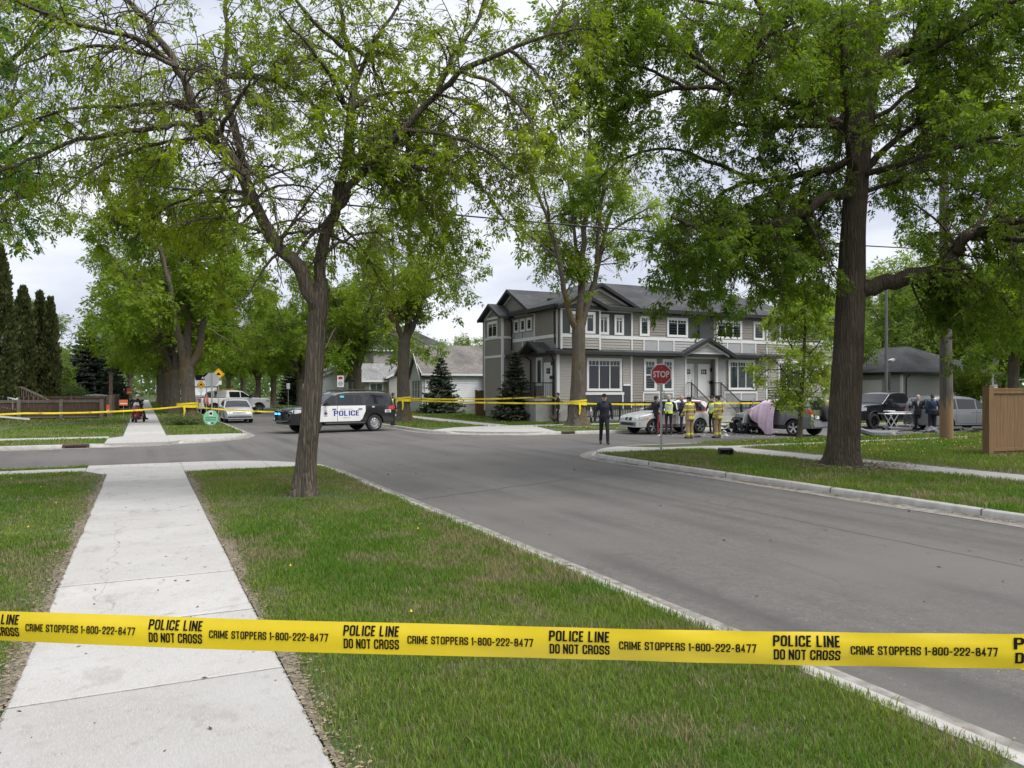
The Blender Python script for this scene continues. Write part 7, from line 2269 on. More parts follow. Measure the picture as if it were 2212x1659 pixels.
M['boot'] = mat('black_boot', (0.014, 0.013, 0.012), 0.5, var=.2)
M['glove'] = mat('violet_glove', (0.22, 0.12, 0.62), 0.45, var=.08)
M['hair_grey'] = mat('grey_hair', (0.36, 0.35, 0.33), 0.8, var=.2, vs_=40)
M['hair_white'] = mat('white_hair', (0.66, 0.64, 0.60), 0.8, var=.12, vs_=40)
M['hair_dark'] = mat('dark_brown_hair', (0.05, 0.03, 0.02), 0.8, var=.3, vs_=40)
M['redstripe'] = mat('red_trouser_stripe', (0.45, 0.03, 0.05), 0.7, var=.05)
M['shirt'] = mat('grey_shirt', (0.28, 0.30, 0.31), 0.8, var=.1)
M['suitnavy'] = mat('navy_suit', (0.016, 0.019, 0.032), 0.8, var=.2, vs_=10)
M['coatblue'] = mat('dark_blue_coat', (0.014, 0.026, 0.065), 0.85, var=.25, vs_=8)

STAND = dict(pel=(0, 0, .96), waist=(0, .0, 1.10), chest=(0, .0, 1.32), neck=(0, -.01, 1.50), head=(0, .02, 1.655),
  hip=(.095, 0, .93), knee=(.105, .025, .51), ank=(.105, -.015, .09), toe=(.125, .155, .045),
  sho=(.195, -.01, 1.43), elb=(.255, -.03, 1.145), wri=(.265, .045, .90))

def person(label, loc, az, pose=None, s=1.0, top='navycloth', legs='navycloth', shoe='boot', hand='skin', hair=None, cap=None, vest=None, bulk=0.0,
           bands=None, stripe=None, group=None, z=RZ, skirt=0.0, headturn=0.0, collar=None, back_text=None, extra=None):
    J = {}
    for k, v in STAND.items():
        if k in ('pel', 'waist', 'chest', 'neck', 'head'): J[k] = Vector(v)
        else: J[k+'R'] = Vector(v); J[k+'L'] = Vector((-v[0], v[1], v[2]))
    for k, v in (pose or {}).items(): J[k] = Vector(v)
    root = thing('person', label, 'person', (loc[0], loc[1], z), R(-az), group, s)
    mb = MB()
    segs = []                                    # (a, b, radius, label)
    def limb(names, rads, lab):
        pts = [J[n] if isinstance(n, str) else Vector(n) for n in names]
        fine, fr_ = [], []
        for i in range(len(pts)-1):
            for t in (0, .33, .66):
                fine.append(pts[i].lerp(pts[i+1], t)); fr_.append(rads[i]+(rads[i+1]-rads[i])*t)
            segs.append((pts[i], pts[i+1], (rads[i]+rads[i+1])/2, lab if isinstance(lab, str) else lab[i]))
        fine.append(pts[-1]); fr_.append(rads[-1])
        mb.tube(fine, fr_, 10)
        for p, r in zip(pts, rads): mb.sphere(p, r*.985, nu=10, nv=7)
    b = bulk
    # torso: loft of ellipses along the spine
    sp_ = [(J['pel']+Vector((0, 0, -.12)), .13+b, .105+b), (J['pel'], .168+b, .115+b), (J['waist'], .155+b, .105+b), (J['chest'].lerp(J['waist'], .4), .17+b, .115+b), (J['chest'], .185+b, .125+b*.8),
           (J['chest'].lerp(J['neck'], .45), .178+b*.6, .105+b*.6), (J['chest'].lerp(J['neck'], .8), .11, .075), (J['neck'], .062, .06)]
    rings = [[p+Vector((rx*math.cos(2*math.pi*k/16), ry*math.sin(2*math.pi*k/16), 0)) for k in range(16)] for p, rx, ry in sp_]
    mb.loft(rings)
    segs.append((J['pel']+Vector((0, 0, -.05)), J['waist'], .14, 'pel')); segs.append((J['waist'], J['chest'], .15, 'top')); segs.append((J['chest'], J['neck']-Vector((0, 0, .05)), .13, 'top'))
    if skirt:                                    # jacket tail
        rings = [[J['pel']+Vector(((.172+b+q*.02)*math.cos(2*math.pi*k/16), (.122+b+q*.02)*math.sin(2*math.pi*k/16), .1-q*(.1+skirt))) for k in range(16)] for q in (0, .5, 1)]
        mb.loft(rings); segs.append((J['pel']+Vector((0, 0, .1)), J['pel']-Vector((0, 0, skirt*.8)), .17, 'top'))
    for sd, sg in (('R', 1), ('L', -1)):
        limb(['hip'+sd, 'knee'+sd, 'ank'+sd], [.088+b, .062+b*.9, .05+b*.9], 'legs')
        limb(['sho'+sd, 'elb'+sd, 'wri'+sd], [.062+b*.7, .048+b*.7, .036+b*.6], 'top')
        limb([J['ank'+sd]+Vector((0, -.02, -.03)), J['toe'+sd]], [.05, .042], 'shoe')
        heel = J['ank'+sd]+(J['ank'+sd]-J['toe'+sd])*.22; heel.z = J['toe'+sd].z+.005
        limb([heel, J['toe'+sd]], [.042, .042], 'shoe')
        # hand: palm and five fingers, slightly curled
        w_ = J['wri'+sd]; d = (w_-J['elb'+sd]).normalized()
        fw = Vector((0, 1, 0)) if abs(d.y) < .8 else Vector((0, 0, 1))
        side = d.cross(fw).normalized(); fw = side.cross(d).normalized()     # fw: thumb side
        palm = w_+d*.085
        for o in (-.026, -.009, .009, .026): mb.tube([w_+fw*o*.6, palm+fw*o], [.017, .014], 8)
        inn = Vector((-sg, 0, 0))
        for o, L in ((-.030, .058), (-.010, .074), (.010, .080), (.030, .072)):
            p1 = palm+fw*o*1.15+d*L*.5+inn*.004; p2 = p1+(d*.75+inn*.65).normalized()*L*.5
            mb.tube([palm+fw*o, p1, p2], [.0105, .0098, .0080], 7)
        t1 = w_+d*.035+fw*.042; mb.tube([w_+d*.015+fw*.018, t1, t1+(d*.9+fw*.25+inn*.3).normalized()*.042], [.014, .012, .009], 7)
        segs.append((w_+d*.025, palm+d*.08, .03, 'hand')); segs.append((w_+d*.02, t1, .02, 'hand'))
    # neck and head
    hd = J['head']
    Rm = Matrix.Rotation(R(headturn), 4, 'Z')
    H_ = lambda x, y, z_: hd+(Rm @ Vector((x, y, z_)))
    limb([J['neck']-Vector((0, 0, .04)), J['neck']+Vector((0, .01, .06))], [.06, .056], 'skin')
    hr = []
    for z_, rx, ry, oy in ((-.125, .03, .035, .045), (-.11, .052, .062, .03), (-.07, .066, .085, .012), (-.02, .073, .096, 0), (.04, .076, .099, -.005), (.085, .068, .088, -.008), (.115, .045, .06, -.01), (.128, .015, .02, -.01)):
        hr.append([H_(rx*math.cos(2*math.pi*k/16), oy+ry*math.sin(2*math.pi*k/16), z_) for k in range(16)])
    mb.loft(hr)
    mb.tube([H_(0, .088, .012), H_(0, .106, -.022), H_(0, .090, -.034)], [.010, .015, .012], 8)        # nose
    for sg in (1, -1):
        mb.tube([H_(sg*.014, .093, .026), H_(sg*.042, .084, .026)], [.010, .009], 6)                  # brow
        mb.tube([H_(sg*.074, -.004, .018), H_(sg*.080, -.012, -.012), H_(sg*.072, .0, -.036)], [.014, .016, .010], 8)   # ear
    mb.tube([H_(-.022, .083, -.067), H_(.022, .083, -.067)], [.009, .009], 6); mb.tube([H_(0, .070, -.108), H_(0, .062, -.1)], [.02, .02], 8)
    segs.append((H_(0, 0, -.08), H_(0, 0, .08), .085, 'skin')); segs.append((J['neck'], J['neck']+Vector((0, 0, .06)), .05, 'skin'))
    me = bpy.data.meshes.new('person_rough'); me.from_pydata([tuple(p) for p in mb.v], [], mb.f)
    tmp = bpy.data.objects.new('person_rough', me); col.objects.link(tmp)
    rm = tmp.modifiers.new('r', 'REMESH'); rm.mode = 'VOXEL'; rm.voxel_size = .0125
    sm_ = tmp.modifiers.new('s', 'SMOOTH'); sm_.iterations = 2; sm_.factor = .4
    dg = bpy.context.evaluated_depsgraph_get()
    body = bpy.data.meshes.new_from_object(tmp.evaluated_get(dg))
    bpy.data.objects.remove(tmp); bpy.data.meshes.remove(me)
    body.name = 'body'
    n = len(body.polygons)
    cen = np.empty(n*3); body.polygons.foreach_get('center', cen); cen = cen.reshape(n, 3)
    best = np.full(n, 9.0); lab = np.zeros(n, int)
    names = ['top', 'legs', 'shoe', 'hand', 'skin', 'pel']
    for a, b_, r, l in segs:
        a = np.array(a); b_ = np.array(b_); ab = b_-a
        t = np.clip(((cen-a)@ab)/max(1e-9, ab@ab), 0, 1)
        dd = np.linalg.norm(cen-(a+t[:, None]*ab), axis=1)-r
        k = dd < best
        best[k] = dd[k]; lab[k] = names.index(l)
    mats_ = [M[top], M[legs], M[shoe], M[hand], M['skin'], M[legs], M['dark'], M['lime'], M['reflect'], M[collar or 'shirt'], M[stripe or 'redstripe'], mat_lip]
    hemz = J['pel'].z+.06-skirt
    lab[(lab == 5) & (cen[:, 2] > hemz)] = 0
    lab[(lab == 5)] = 1
    if skirt: lab[(lab == 0) & (cen[:, 2] < hemz-.02) & (np.abs(cen[:, 0]) < .2+b)] = 1
    if top == 'hairless': pass
    inv = np.array(Rm.inverted().to_3x3())
    hl = (cen-np.array(hd))@inv.T
    for sg in (1, -1):
        lab[(np.hypot(hl[:, 0]-sg*.03, hl[:, 2]-.008) < .0115) & (hl[:, 1] > .06)] = 6
    lab[(np.abs(hl[:, 0]) < .024) & (np.abs(hl[:, 2]+.066) < .006) & (hl[:, 1] > .06)] = 11
    if collar:
        fr = (lab == 0) & (cen[:, 1] > J['chest'].y+.03) & (cen[:, 2] > J['chest'].z-.12) & (np.abs(cen[:, 0]-J['chest'].x) < .012+.16*(cen[:, 2]-J['chest'].z+.12))
        lab[fr] = 9
    if stripe:
        lab[(lab == 1) & (np.abs(cen[:, 1]-0.0) < .028) & (np.abs(cen[:, 0]) > .12)] = 10
    for part_, z0, z1, code in (bands or []):
        k = (cen[:, 2] > z0) & (cen[:, 2] < z1)
        if part_ == 'legs': k &= (lab == 1)
        else: k &= (lab == 0)
        if part_ == 'arm': k &= (np.abs(cen[:, 0]) > .2)
        lab[k] = code
    for m_ in mats_: body.materials.append(m_)
    body.materials.clear()
    for m_ in mats_: body.materials.append(m_)
    body.polygons.foreach_set('material_index', lab.astype(np.int32))
    body.polygons.foreach_set('use_smooth', np.ones(n, bool))
    bo = bpy.data.objects.new('body', body); col.objects.link(bo); bo.parent = root
    if hair:
        q = MB(); rr_ = []
        for z_, rx, ry, oy in ((-.05, .071, .045, -.062), (-.01, .079, .075, -.032), (.03, .083, .098, -.012), (.075, .080, .102, -.008), (.11, .058, .078, -.012), (.138, .022, .03, -.012)):
            rr_.append([H_(rx*math.cos(2*math.pi*k/18), oy+ry*math.sin(2*math.pi*k/18), z_+.008*math.sin(k*2.4)) for k in range(18)])
        q.loft(rr_); q.build('hair', M[hair], root, smooth=80)
    if cap:
        q = MB(); rr_ = []
        for z_, g in ((.035, 1.09), (.07, 1.10), (.11, 1.0), (.137, .72), (.148, .2)):
            rr_.append([H_(.079*g*math.cos(2*math.pi*k/18), -.006+.102*g*math.sin(2*math.pi*k/18), z_) for k in range(18)])
        q.loft(rr_)
        q.prism([H_(-.07, .07, .042), H_(-.06, .13, .036), H_(0, .165, .032), H_(.06, .13, .036), H_(.07, .07, .042)], (0, 0, .01))
        q.build('cap', M[cap], root, smooth=60)
    if vest:
        q = MB(); rings = []
        vs2 = [(J['pel']+Vector((0, 0, .0)), .188+b, .14+b), (J['waist'], .178+b, .132+b), (J['chest'].lerp(J['waist'], .4), .19+b, .14+b), (J['chest'], .20+b, .148+b), (J['chest'].lerp(J['neck'], .45), .175+b, .125+b), (J['chest'].lerp(J['neck'], .78), .115, .092)]
        for p, rx, ry in vs2: rings.append([p+Vector((rx*math.cos(2*math.pi*k/20), ry*math.sin(2*math.pi*k/20), 0)) for k in range(20)])
        q.loft(rings, cap=False)
        for i in range(len(q.f)):
            row = i//20
            k = i % 20
            if row == 1: q.mi[i] = 1
            elif row in (2, 3) and k in (6, 7, 12, 13, 2, 3, 16, 17): q.mi[i] = 1
        if back_text:
            y = J['chest'].y-.148-b-.004
            put_text(q, back_text, (0, y, J['chest'].z+.0), (1, 0, 0), (0, 0, 1), .085, 2, .02, .95)
        q.build('vest', [M[vest], M['reflect'], M['livery_blue']], root, smooth=60)
    if extra: extra(root, J)
    return root
mat_lip = mat('lips', (0.36, 0.16, 0.14), 0.5, var=.05)

def belt(root, J):
    q = MB()
    rings = [[J['pel']+Vector((.178*math.cos(2*math.pi*k/18), .126*math.sin(2*math.pi*k/18), z)) for k in range(18)] for z in (.02, .075)]
    q.loft(rings, cap=False)
    q.build('duty_belt', M['boot'], root, smooth=60)
    for i, (a, w_) in enumerate(((0.2, .05), (1.0, .05), (2.4, .06), (3.3, .07), (4.3, .05))):
        p = J['pel']+Vector((.185*math.cos(a), .133*math.sin(a), .03)); MB().obox(p, (.06, .06, .11), (0, 0, a)).build('pouch', M['boot'], root, bevel=.01)

walk = dict(hipR=(.09, .0, .93), kneeR=(.10, -.10, .53), ankR=(.10, -.30, .14), toeR=(.11, -.17, .045), hipL=(-.09, .02, .93), kneeL=(-.10, .17, .53), ankL=(-.10, .22, .10), toeL=(-.12, .38, .06),
            elbR=(.29, -.02, 1.15), wriR=(.285, .12, .93), elbL=(-.27, -.06, 1.15), wriL=(-.285, .0, .91))
person('officer in dark navy uniform and cap with violet gloves walking on the road', (15.83, 24.91), 207, walk, 1.075, bulk=.010, hand='glove', hair='hair_dark', cap='blackcloth', extra=belt)
ffb = [('legs', .16, .24, 7), ('legs', .185, .205, 8), ('arm', 1.0, 1.07, 7), ('all', .86, .95, 7), ('all', .90, .915, 8), ('all', 1.20, 1.27, 7), ('all', 1.228, 1.243, 8), ('all', 1.44, 1.56, 7)]
person('firefighter in tan gear with lime bands, nearer the stop sign, arms down', (21.09, 26.41), 352, dict(elbR=(.30, .02, 1.16), wriR=(.29, .14, .93), elbL=(-.29, .04, 1.15), wriL=(-.24, .24, .98), head=(0, .05, 1.645)), 1.0,
       'bunker', 'bunker', hand='boot', hair='hair_dark', cap='blackcloth', bulk=.032, bands=ffb, skirt=.16, headturn=25)
person('firefighter in tan gear with lime bands, farther right beside the wreck', (22.39, 26.14), 340, dict(elbR=(.31, -.02, 1.16), wriR=(.32, .08, .93), kneeL=(-.13, .03, .51), ankL=(-.15, -.01, .09), toeL=(-.19, .15, .045)), 1.02,
       'bunker', 'bunker', hand='boot', hair='hair_dark', cap='blackcloth', bulk=.032, bands=ffb, skirt=.16, headturn=20)
person('grey haired police officer seen from behind in a yellow vest beside the silver suv', (21.9, 28.95), 30, dict(elbR=(.30, .04, 1.17), wriR=(.22, .24, 1.08)), 1.03, 'blackcloth', 'navycloth', hair='hair_grey', vest='hivis', stripe='redstripe', back_text='POLICE', extra=belt)
person('officer in black with red striped trousers standing behind the stop sign post', (21.5, 29.4), 80, dict(elbR=(.28, .1, 1.17), wriR=(.2, .28, 1.1), elbL=(-.27, .1, 1.17), wriL=(-.16, .28, 1.1)), 1.0, 'blackcloth', 'blackcloth', hair='hair_dark', cap='blackcloth', stripe='redstripe', extra=belt)
person('bald man in a dark navy suit by the silver suv', (22.7, 29.0), 310, dict(elbL=(-.26, .06, 1.16), wriL=(-.18, .22, 1.06)), 1.02, 'suitnavy', 'suitnavy', skirt=.12, collar='shirt')
person('officer in a yellow vest and black trousers, half hidden behind the right firefighter', (24.4, 28.9), 262, dict(elbR=(.26, .1, 1.16), wriR=(.14, .26, 1.08)), 1.0, 'blackcloth', 'blackcloth', hair='hair_dark', cap='blackcloth', vest='hivis', extra=belt)
person('grey haired man in a black suit holding the end of the gurney', (35.45, 26.3), 235, dict(elbR=(.30, .06, 1.15), wriR=(.42, .24, 1.0), kneeL=(-.12, .05, .51)), 1.02, 'blackcloth', 'blackcloth', hair='hair_grey', skirt=.18, collar='shirt')
def bag(root, J):
    q = MB(); q.obox((.12, -.26, .92), (.46, .24, .30), (0, .1, 0)); q.build('bag', M['blackcloth'], root, bevel=.07, smooth=60)
    st_ = MB(); st_.tube([(-.17, -.05, 1.46), (-.02, -.17, 1.25), (.12, -.2, 1.05)], .018, 6); st_.build('strap', M['blackcloth'], root)
person('man in a dark blue coat with a big bag near the utility pole', (35.35, 25.45), 40, dict(elbR=(.31, .0, 1.16)), 1.04, 'coatblue', 'suitnavy', hair='hair_dark', bulk=.02, skirt=.14, extra=bag)
person('person in a yellow vest behind the police car beside the tape tree', (12.35, 40.9), 75, None, 1.0, 'blackcloth', 'blackcloth', hair='hair_dark', vest='hivis', z=0)
person('worker in an orange vest at the tail of the white pickup', (4.55, 66.2), 60, None, 1.0, 'hivis_orange', 'blackcloth', hair='hair_dark', vest='hivis_orange', bulk=.02)
person('bareheaded person standing half behind the pale boulevard tree', (21.25, 38.3), 300, None, 1.0, 'blackcloth', 'blackcloth', hair='hair_dark', z=0)

# ---- mobility scooter and its rider
SX, SY = -.32, 51.2
M['scoot'] = mat('dark_red_scooter_paint', (0.16, 0.008, 0.018), 0.2, var=.1, coat=.9)
sc = thing('mobility_scooter', 'dark red mobility scooter facing the camera on the far sidewalk', 'scooter', (SX, SY, .014), R(180-6), s=1.05)
q = MB()                                           # local +y is forward
def ring_(y, w_, z0, z1, n=14):
    return [Vector((w_*math.copysign(abs(math.cos(2*math.pi*k/n))**.7, math.cos(2*math.pi*k/n)), y, (z0+z1)/2+(z1-z0)/2*math.copysign(abs(math.sin(2*math.pi*k/n))**.7, math.sin(2*math.pi*k/n)))) for k in range(n)]
q.loft([ring_(-.68, .20, .28, .52), ring_(-.55, .30, .22, .62), ring_(-.25, .31, .20, .62), ring_(-.1, .28, .16, .34), ring_(.2, .27, .14, .22), ring_(.36, .25, .14, .26)])
q.loft([ring_(.34, .20, .16, .62), ring_(.42, .22, .22, .88), ring_(.50, .21, .30, .98), ring_(.58, .15, .42, .92), ring_(.64, .07, .5, .8)])
q.loft([ring_(.38, .06, .22, .42), ring_(.55, .10, .3, .5), ring_(.72, .09, .32, .48), ring_(.82, .03, .3, .38)])
q.build('body', M['scoot'], sc, smooth=50)
for nm, x, y, r_, w2 in (('wheel', 0, .60, .19, .10), ('wheel', .29, -.48, .20, .12), ('wheel', -.29, -.48, .20, .12)):
    t_ = MB(); n = 18
    rings = [[Vector((x+o, y+a*math.cos(2*math.pi*k/n), r_+a*math.sin(2*math.pi*k/n))) for k in range(n)] for a, o in ((.09, -w2/2), (r_*.9, -w2/2), (r_, -w2/4), (r_, w2/4), (r_*.9, w2/2), (.09, w2/2))]
    t_.loft(rings); wo = t_.build(nm, M['rubber'], sc, smooth=40)
    MB().tube([(x-w2/2-.01, y, r_), (x+w2/2+.01, y, r_)], .09, 12).build('hub', M['steel'], wo)
q = MB(); q.obox((0, -.32, .70), (.46, .46, .12)); q.build('seat', M['blackcloth'], sc, bevel=.04, smooth=50)
q = MB(); q.obox((0, -.56, .98), (.44, .11, .52), (.15, 0, 0)); q.build('backrest', M['blackcloth'], sc, bevel=.04, smooth=50)
q = MB(); q.tube([(0, .46, .92), (0, .36, 1.05)], .035, 8); q.tube([(-.30, .26, 1.02), (-.16, .36, 1.06), (.16, .36, 1.06), (.30, .26, 1.02)], .018, 8); q.build('handlebar', M['black'], sc, smooth=50)
for sg in (1, -1):
    q = MB(); q.tube([(sg*.2, .34, 1.06), (sg*.30, .36, 1.20)], .010, 6); q.sphere((sg*.33, .36, 1.24), .065, sc=(1, .3, .8)); q.build('mirror', M['black'], sc, smooth=60)
    q = MB(); q.sphere((sg*.12, .56, .66), .06, sc=(.7, .5, 1.3)); q.build('headlight', M['lamp_clear'], sc, smooth=60)
q = MB(); q.prism([(-.17, .47, .96), (.17, .47, .96), (.11, .42, 1.14), (-.11, .42, 1.14)], (0, .012, 0)); q.build('windscreen', M['lamp_clear'], sc)
ride = dict(pel=(0, -.02, .62), waist=(0, .0, .77), chest=(0, .06, .98), neck=(0, .08, 1.16), head=(0, .11, 1.31), hipR=(.1, .02, .62), kneeR=(.17, .44, .60), ankR=(.16, .50, .22), toeR=(.17, .66, .19),
            hipL=(-.1, .02, .62), kneeL=(-.30, .36, .60), ankL=(-.44, .52, .13), toeL=(-.58, .60, .05), shoR=(.19, .06, 1.09), elbR=(.28, .22, .86), wriR=(.28, .46, .92), shoL=(-.19, .06, 1.09), elbL=(-.28, .22, .86), wriL=(-.28, .46, .92))
_f = Matrix.Rotation(R(174), 3, 'Z') @ Vector((0, -.28*1.05, 0))
person('white haired person in dark clothes riding the red scooter, one leg out', (SX+_f.x, SY+_f.y), 186, ride, 1.05, 'blackcloth', 'blackcloth', hair='hair_white', z=.16, headturn=45)
# ================================================================ SIGNS, POLES, TAPE, SMALL THINGS
M['sign_red'] = mat('stop_red', (0.40, 0.012, 0.02), 0.4, var=.05)
M['sign_white'] = mat('sign_white', (0.72, 0.72, 0.73), 0.45, var=.03)
M['sign_back'] = mat('aluminium_sign_back', (0.48, 0.49, 0.50), 0.45, .5, .06)
M['sign_yellow'] = mat('sign_yellow', (0.75, 0.42, 0.02), 0.45, var=.05)
M['sign_green'] = mat('mint_green_sign', (0.22, 0.52, 0.33), 0.5, var=.04)
M['orange'] = mat('orange_sign', (0.72, 0.15, 0.05), 0.5, var=.06)
def octo(r, z=0, y=0.0):
    return [(r*math.cos(R(22.5+45*k)), y, z+r*math.sin(R(22.5+45*k))) for k in range(8)]
def signpost(name, label, cat, loc, az, h, pr=.03, flat=True, z=0.0, tilt=0):
    """az: compass direction the face looks to; local -y is the face"""
    t = thing(name, label, cat, (loc[0], loc[1], z), R(180-az))
    p = MB()
    if flat: p.box((-pr, -.004, -.1), (pr, .03, h))
    else: p.tube([(0, 0, -.1), (0, 0, h)], pr, 10)
    p.build('post', M['galv'], t)
    return t
# stop sign at the near right corner
ss = signpost('stop_sign', 'red stop sign facing the camera on a galvanised post at the corner curb', 'stop sign', (14.65, 19.75), 211, 2.80, .032)
q = MB(); zc = 2.44
q.prism(octo(.345, zc, -.012), (0, .006, 0), 1); q.prism(octo(.318, zc, -.0145), (0, .002, 0), 0)
put_text(q, 'STOP', (0, -.016, zc-.095), (1, 0, 0), (0, 0, 1), .272, 1, .022, .78)
q.build('sign_panel', [M['sign_red'], M['sign_white']], ss)
bt = MB()
for z in (zc-.2, zc+.2): bt.sphere((0, -.018, z), .012)
bt.build('bolts', M['galv'], ss)
# stop sign seen from behind, with the round green sign under it
sb_ = signpost('stop_sign', 'grey back of a stop sign on a steel post at the far left corner', 'stop sign', (3.62, 48.2), 0, 2.95, .04)
q = MB(); q.prism(octo(.42, 2.55, -.012), (0, .008, 0)); q.build('sign_panel', M['sign_back'], sb_)
gs = signpost('round_sign', 'round mint green roadside sign with dark lettering below the far stop sign', 'sign', (3.3, 44.6), 190, .2, .025)
q = MB(); n = 28
q.prism([(.38*math.cos(2*math.pi*k/n), -.02, .44+.41*math.sin(2*math.pi*k/n)) for k in range(n)], (0, .008, 0), 0)
q.box((-.10, -.024, .54), (.10, -.0215, .79), 1); q.box((-.07, -.026, .60), (.07, -.0245, .73), 2); q.box((-.16, -.024, .10), (-.02, -.0215, .20), 1); q.box((.02, -.024, .11), (.14, -.0215, .19), 3)
put_text(q, "LET'S SLOW FOR", (0, -.023, .41), (1, 0, 0), (0, 0, 1), .085, 2, .03, .85); put_text(q, 'SHARED ROADS', (0, -.023, .29), (1, 0, 0), (0, 0, 1), .085, 2, .03, .85)
q.build('sign_panel', [M['sign_green'], M['sign_white'], M['ink'], M['livery_blue']], gs)
# street name sign and yellow diamonds
sn = signpost('street_name_sign', 'black street name sign reading avenue behind the mossy elm', 'sign', (4.0, 58.0), 200, 3.05, .03)
q = MB(); q.box((-.75, -.02, 2.62), (.75, 0, 2.98), 0); put_text(q, 'AVENUE', (.12, -.022, 2.70), (1, 0, 0), (0, 0, 1), .24, 1, .02, 1.0); q.prism([(-.2, -.02, 2.98), (0, -.02, 3.12), (.2, -.02, 2.98)], (0, .02, 0), 0)
q.build('sign_panel', [M['ink'], M['sign_white']], sn)
def diamond(label, loc, h, r, az=185):
    t = signpost('warning_sign', label, 'sign', loc, az, h+r*.5, .03)
    q = MB(); q.prism([(r, -.02, h), (0, -.02, h+r), (-r, -.02, h), (0, -.02, h-r)], (0, .01, 0), 0)
    q.prism([(r*.9, -.0225, h), (0, -.0225, h+r*.9), (-r*.9, -.0225, h), (0, -.0225, h-r*.9)], (0, .002, 0), 1); q.prism([(r*.84, -.025, h), (0, -.025, h+r*.84), (-r*.84, -.025, h), (0, -.025, h-r*.84)], (0, .002, 0), 0)
    # black symbol: hump under an arch
    q.prism([(-.40*r, -.028, h-.16*r), (.40*r, -.028, h-.16*r), (.40*r, -.028, h-.04*r), (.18*r, -.028, h+.06*r), (.12*r, -.028, h+.28*r), (-.12*r, -.028, h+.28*r), (-.18*r, -.028, h+.06*r), (-.40*r, -.028, h-.04*r)], (0, .002, 0), 1)
    q.build('sign_panel', [M['sign_yellow'], M['ink']], t)
    tb_ = MB(); tb_.box((-r*.5, -.02, h-r*1.75), (r*.5, -.01, h-r*1.08)); tb_.build('tab_panel', M['sign_white'], t)
diamond('large yellow diamond warning sign above the white pickup bed', (5.2, 63.0), 3.15, .46)
diamond('small yellow diamond warning sign under the black street name sign', (4.15, 66.0), 2.35, .34)
ps = signpost('parking_sign', 'white no parking sign on a thin post right of the leaning trunk', 'sign', (13.2, 57.0), 195, 2.95, .025)
q = MB(); q.box((-.24, -.02, 2.15), (.24, -.01, 3.0), 0); q.box((-.15, -.023, 2.72), (.15, -.0205, 2.92), 1); n = 18
for rr_, y, mi in ((.15, -.0225, 2), (.11, -.025, 0)): q.prism([(rr_*math.cos(2*math.pi*k/n), y, 2.42+rr_*math.sin(2*math.pi*k/n)) for k in range(n)], (0, .002, 0), mi)
q.box((-.1, -.0275, 2.405), (.1, -.0255, 2.435), 2); q.build('sign_panel', [M['sign_white'], M['sign_red'], M['ink']], ps)
for lab, p, h in (('small white parking sign in front of the far boulevard trees, left one', (12.9, 78), 2.6), ('small white parking sign by the dark trunk above the pickup hood', (13.0, 70), 2.5)):
    t = signpost('parking_sign', lab, 'sign', p, 190, h, .025); q = MB(); q.box((-.16, -.02, h-.55), (.16, -.01, h)); q.build('sign_panel', M['sign_white'], t)
# orange lawn signs
for lab, p, w_, h0, h1 in (('orange lawn sign with white band by the far sidewalk, behind the scooter rider', (-1.25, 60.5), .55, .85, 1.25), ('narrow upright orange marker at the fence end', (-2.15, 58.6), .20, .35, .95), ('orange notice box on a post at the far sidewalk edge', (-1.2, 84.0), .5, 1.5, 2.1)):
    t = signpost('lawn_sign', lab, 'sign', p, 180, h1, .015); q = MB(); q.box((-w_/2, -.02, h0), (w_/2, -.008, h1), 0); q.box((-w_*.4, -.0225, h0+(h1-h0)*.25), (w_*.4, -.0205, h0+(h1-h0)*.42), 1); q.build('sign_panel', [M['orange'], M['sign_white']], t)

# utility pole, lamp post, cables
up = thing('utility_pole', 'tall weathered wooden utility pole with a bare scraped foot, right of the big ash', 'pole', (28.25, 19.75, 0))
pm, nt, b = newmat('pole_wood', .9)
v = texvec(nt, 'Object', (8, 8, .7))
c = mixcol(nt, noise(nt, v, 2.0, 6), (.055, .046, .040), (.135, .117, .102))
sepz = nt.nodes.new('ShaderNodeSeparateXYZ'); tcc = nt.nodes.new('ShaderNodeTexCoord'); nt.links.new(tcc.outputs['Object'], sepz.inputs[0])
ms = nt.nodes.new('ShaderNodeMapRange'); ms.inputs['From Min'].default_value = 1.75; ms.inputs['From Max'].default_value = 1.95; ms.inputs['To Min'].default_value = 1; ms.inputs['To Max'].default_value = 0
ad = nt.nodes.new('ShaderNodeMath'); ad.operation = 'MULTIPLY_ADD'; ad.inputs[1].default_value = .7
nt.links.new(noise(nt, v, 2.5, 3), ad.inputs[0]); nt.links.new(sepz.outputs['Z'], ad.inputs[2]); nt.links.new(ad.outputs[0], ms.inputs['Value'])
c = mixcol(nt, ms.outputs['Result'], c, (.235, .15, .085)); nt.links.new(c, b.inputs['Base Color']); bumpto(nt, b, noise(nt, v, 5, 5), .6, .02)
q = MB(); q.tube([(0, 0, -.2), (0, 0, 1.5), (-.08, 0, 6), (-.2, 0, 13.6)], [.245, .235, .20, .14], 18); q.build('pole', pm, up, smooth=60)
q = MB(); q.tube([(.24, -.05, 0), (.23, -.05, 3.2), (.1, -.05, 8.2)], .022, 6); q.build('conduit', M['galv'], up)
q = MB(); q.box((-1.25, -.07, 12.3), (.9, .05, 12.45)); q.build('crossarm', M['ply'], up)
q = MB(); q.bar((-1.2, .0, 10.05), (-.15, 0, 10.25), .06, .06); q.bar((-.2, 0, 10.2), (1.1, .0, 10.6), .05, .05); q.sphere((-1.15, 0, 10.0), .11, sc=(1.8, 1, .6)); q.build('lamp_arm', M['galv'], up, smooth=60)
for x in (-1.1, -.6, .5): q = MB(); q.tube([(x, 0, 12.45), (x, 0, 12.7)], [.05, .03], 8); q.build('insulator', M['white'], up)
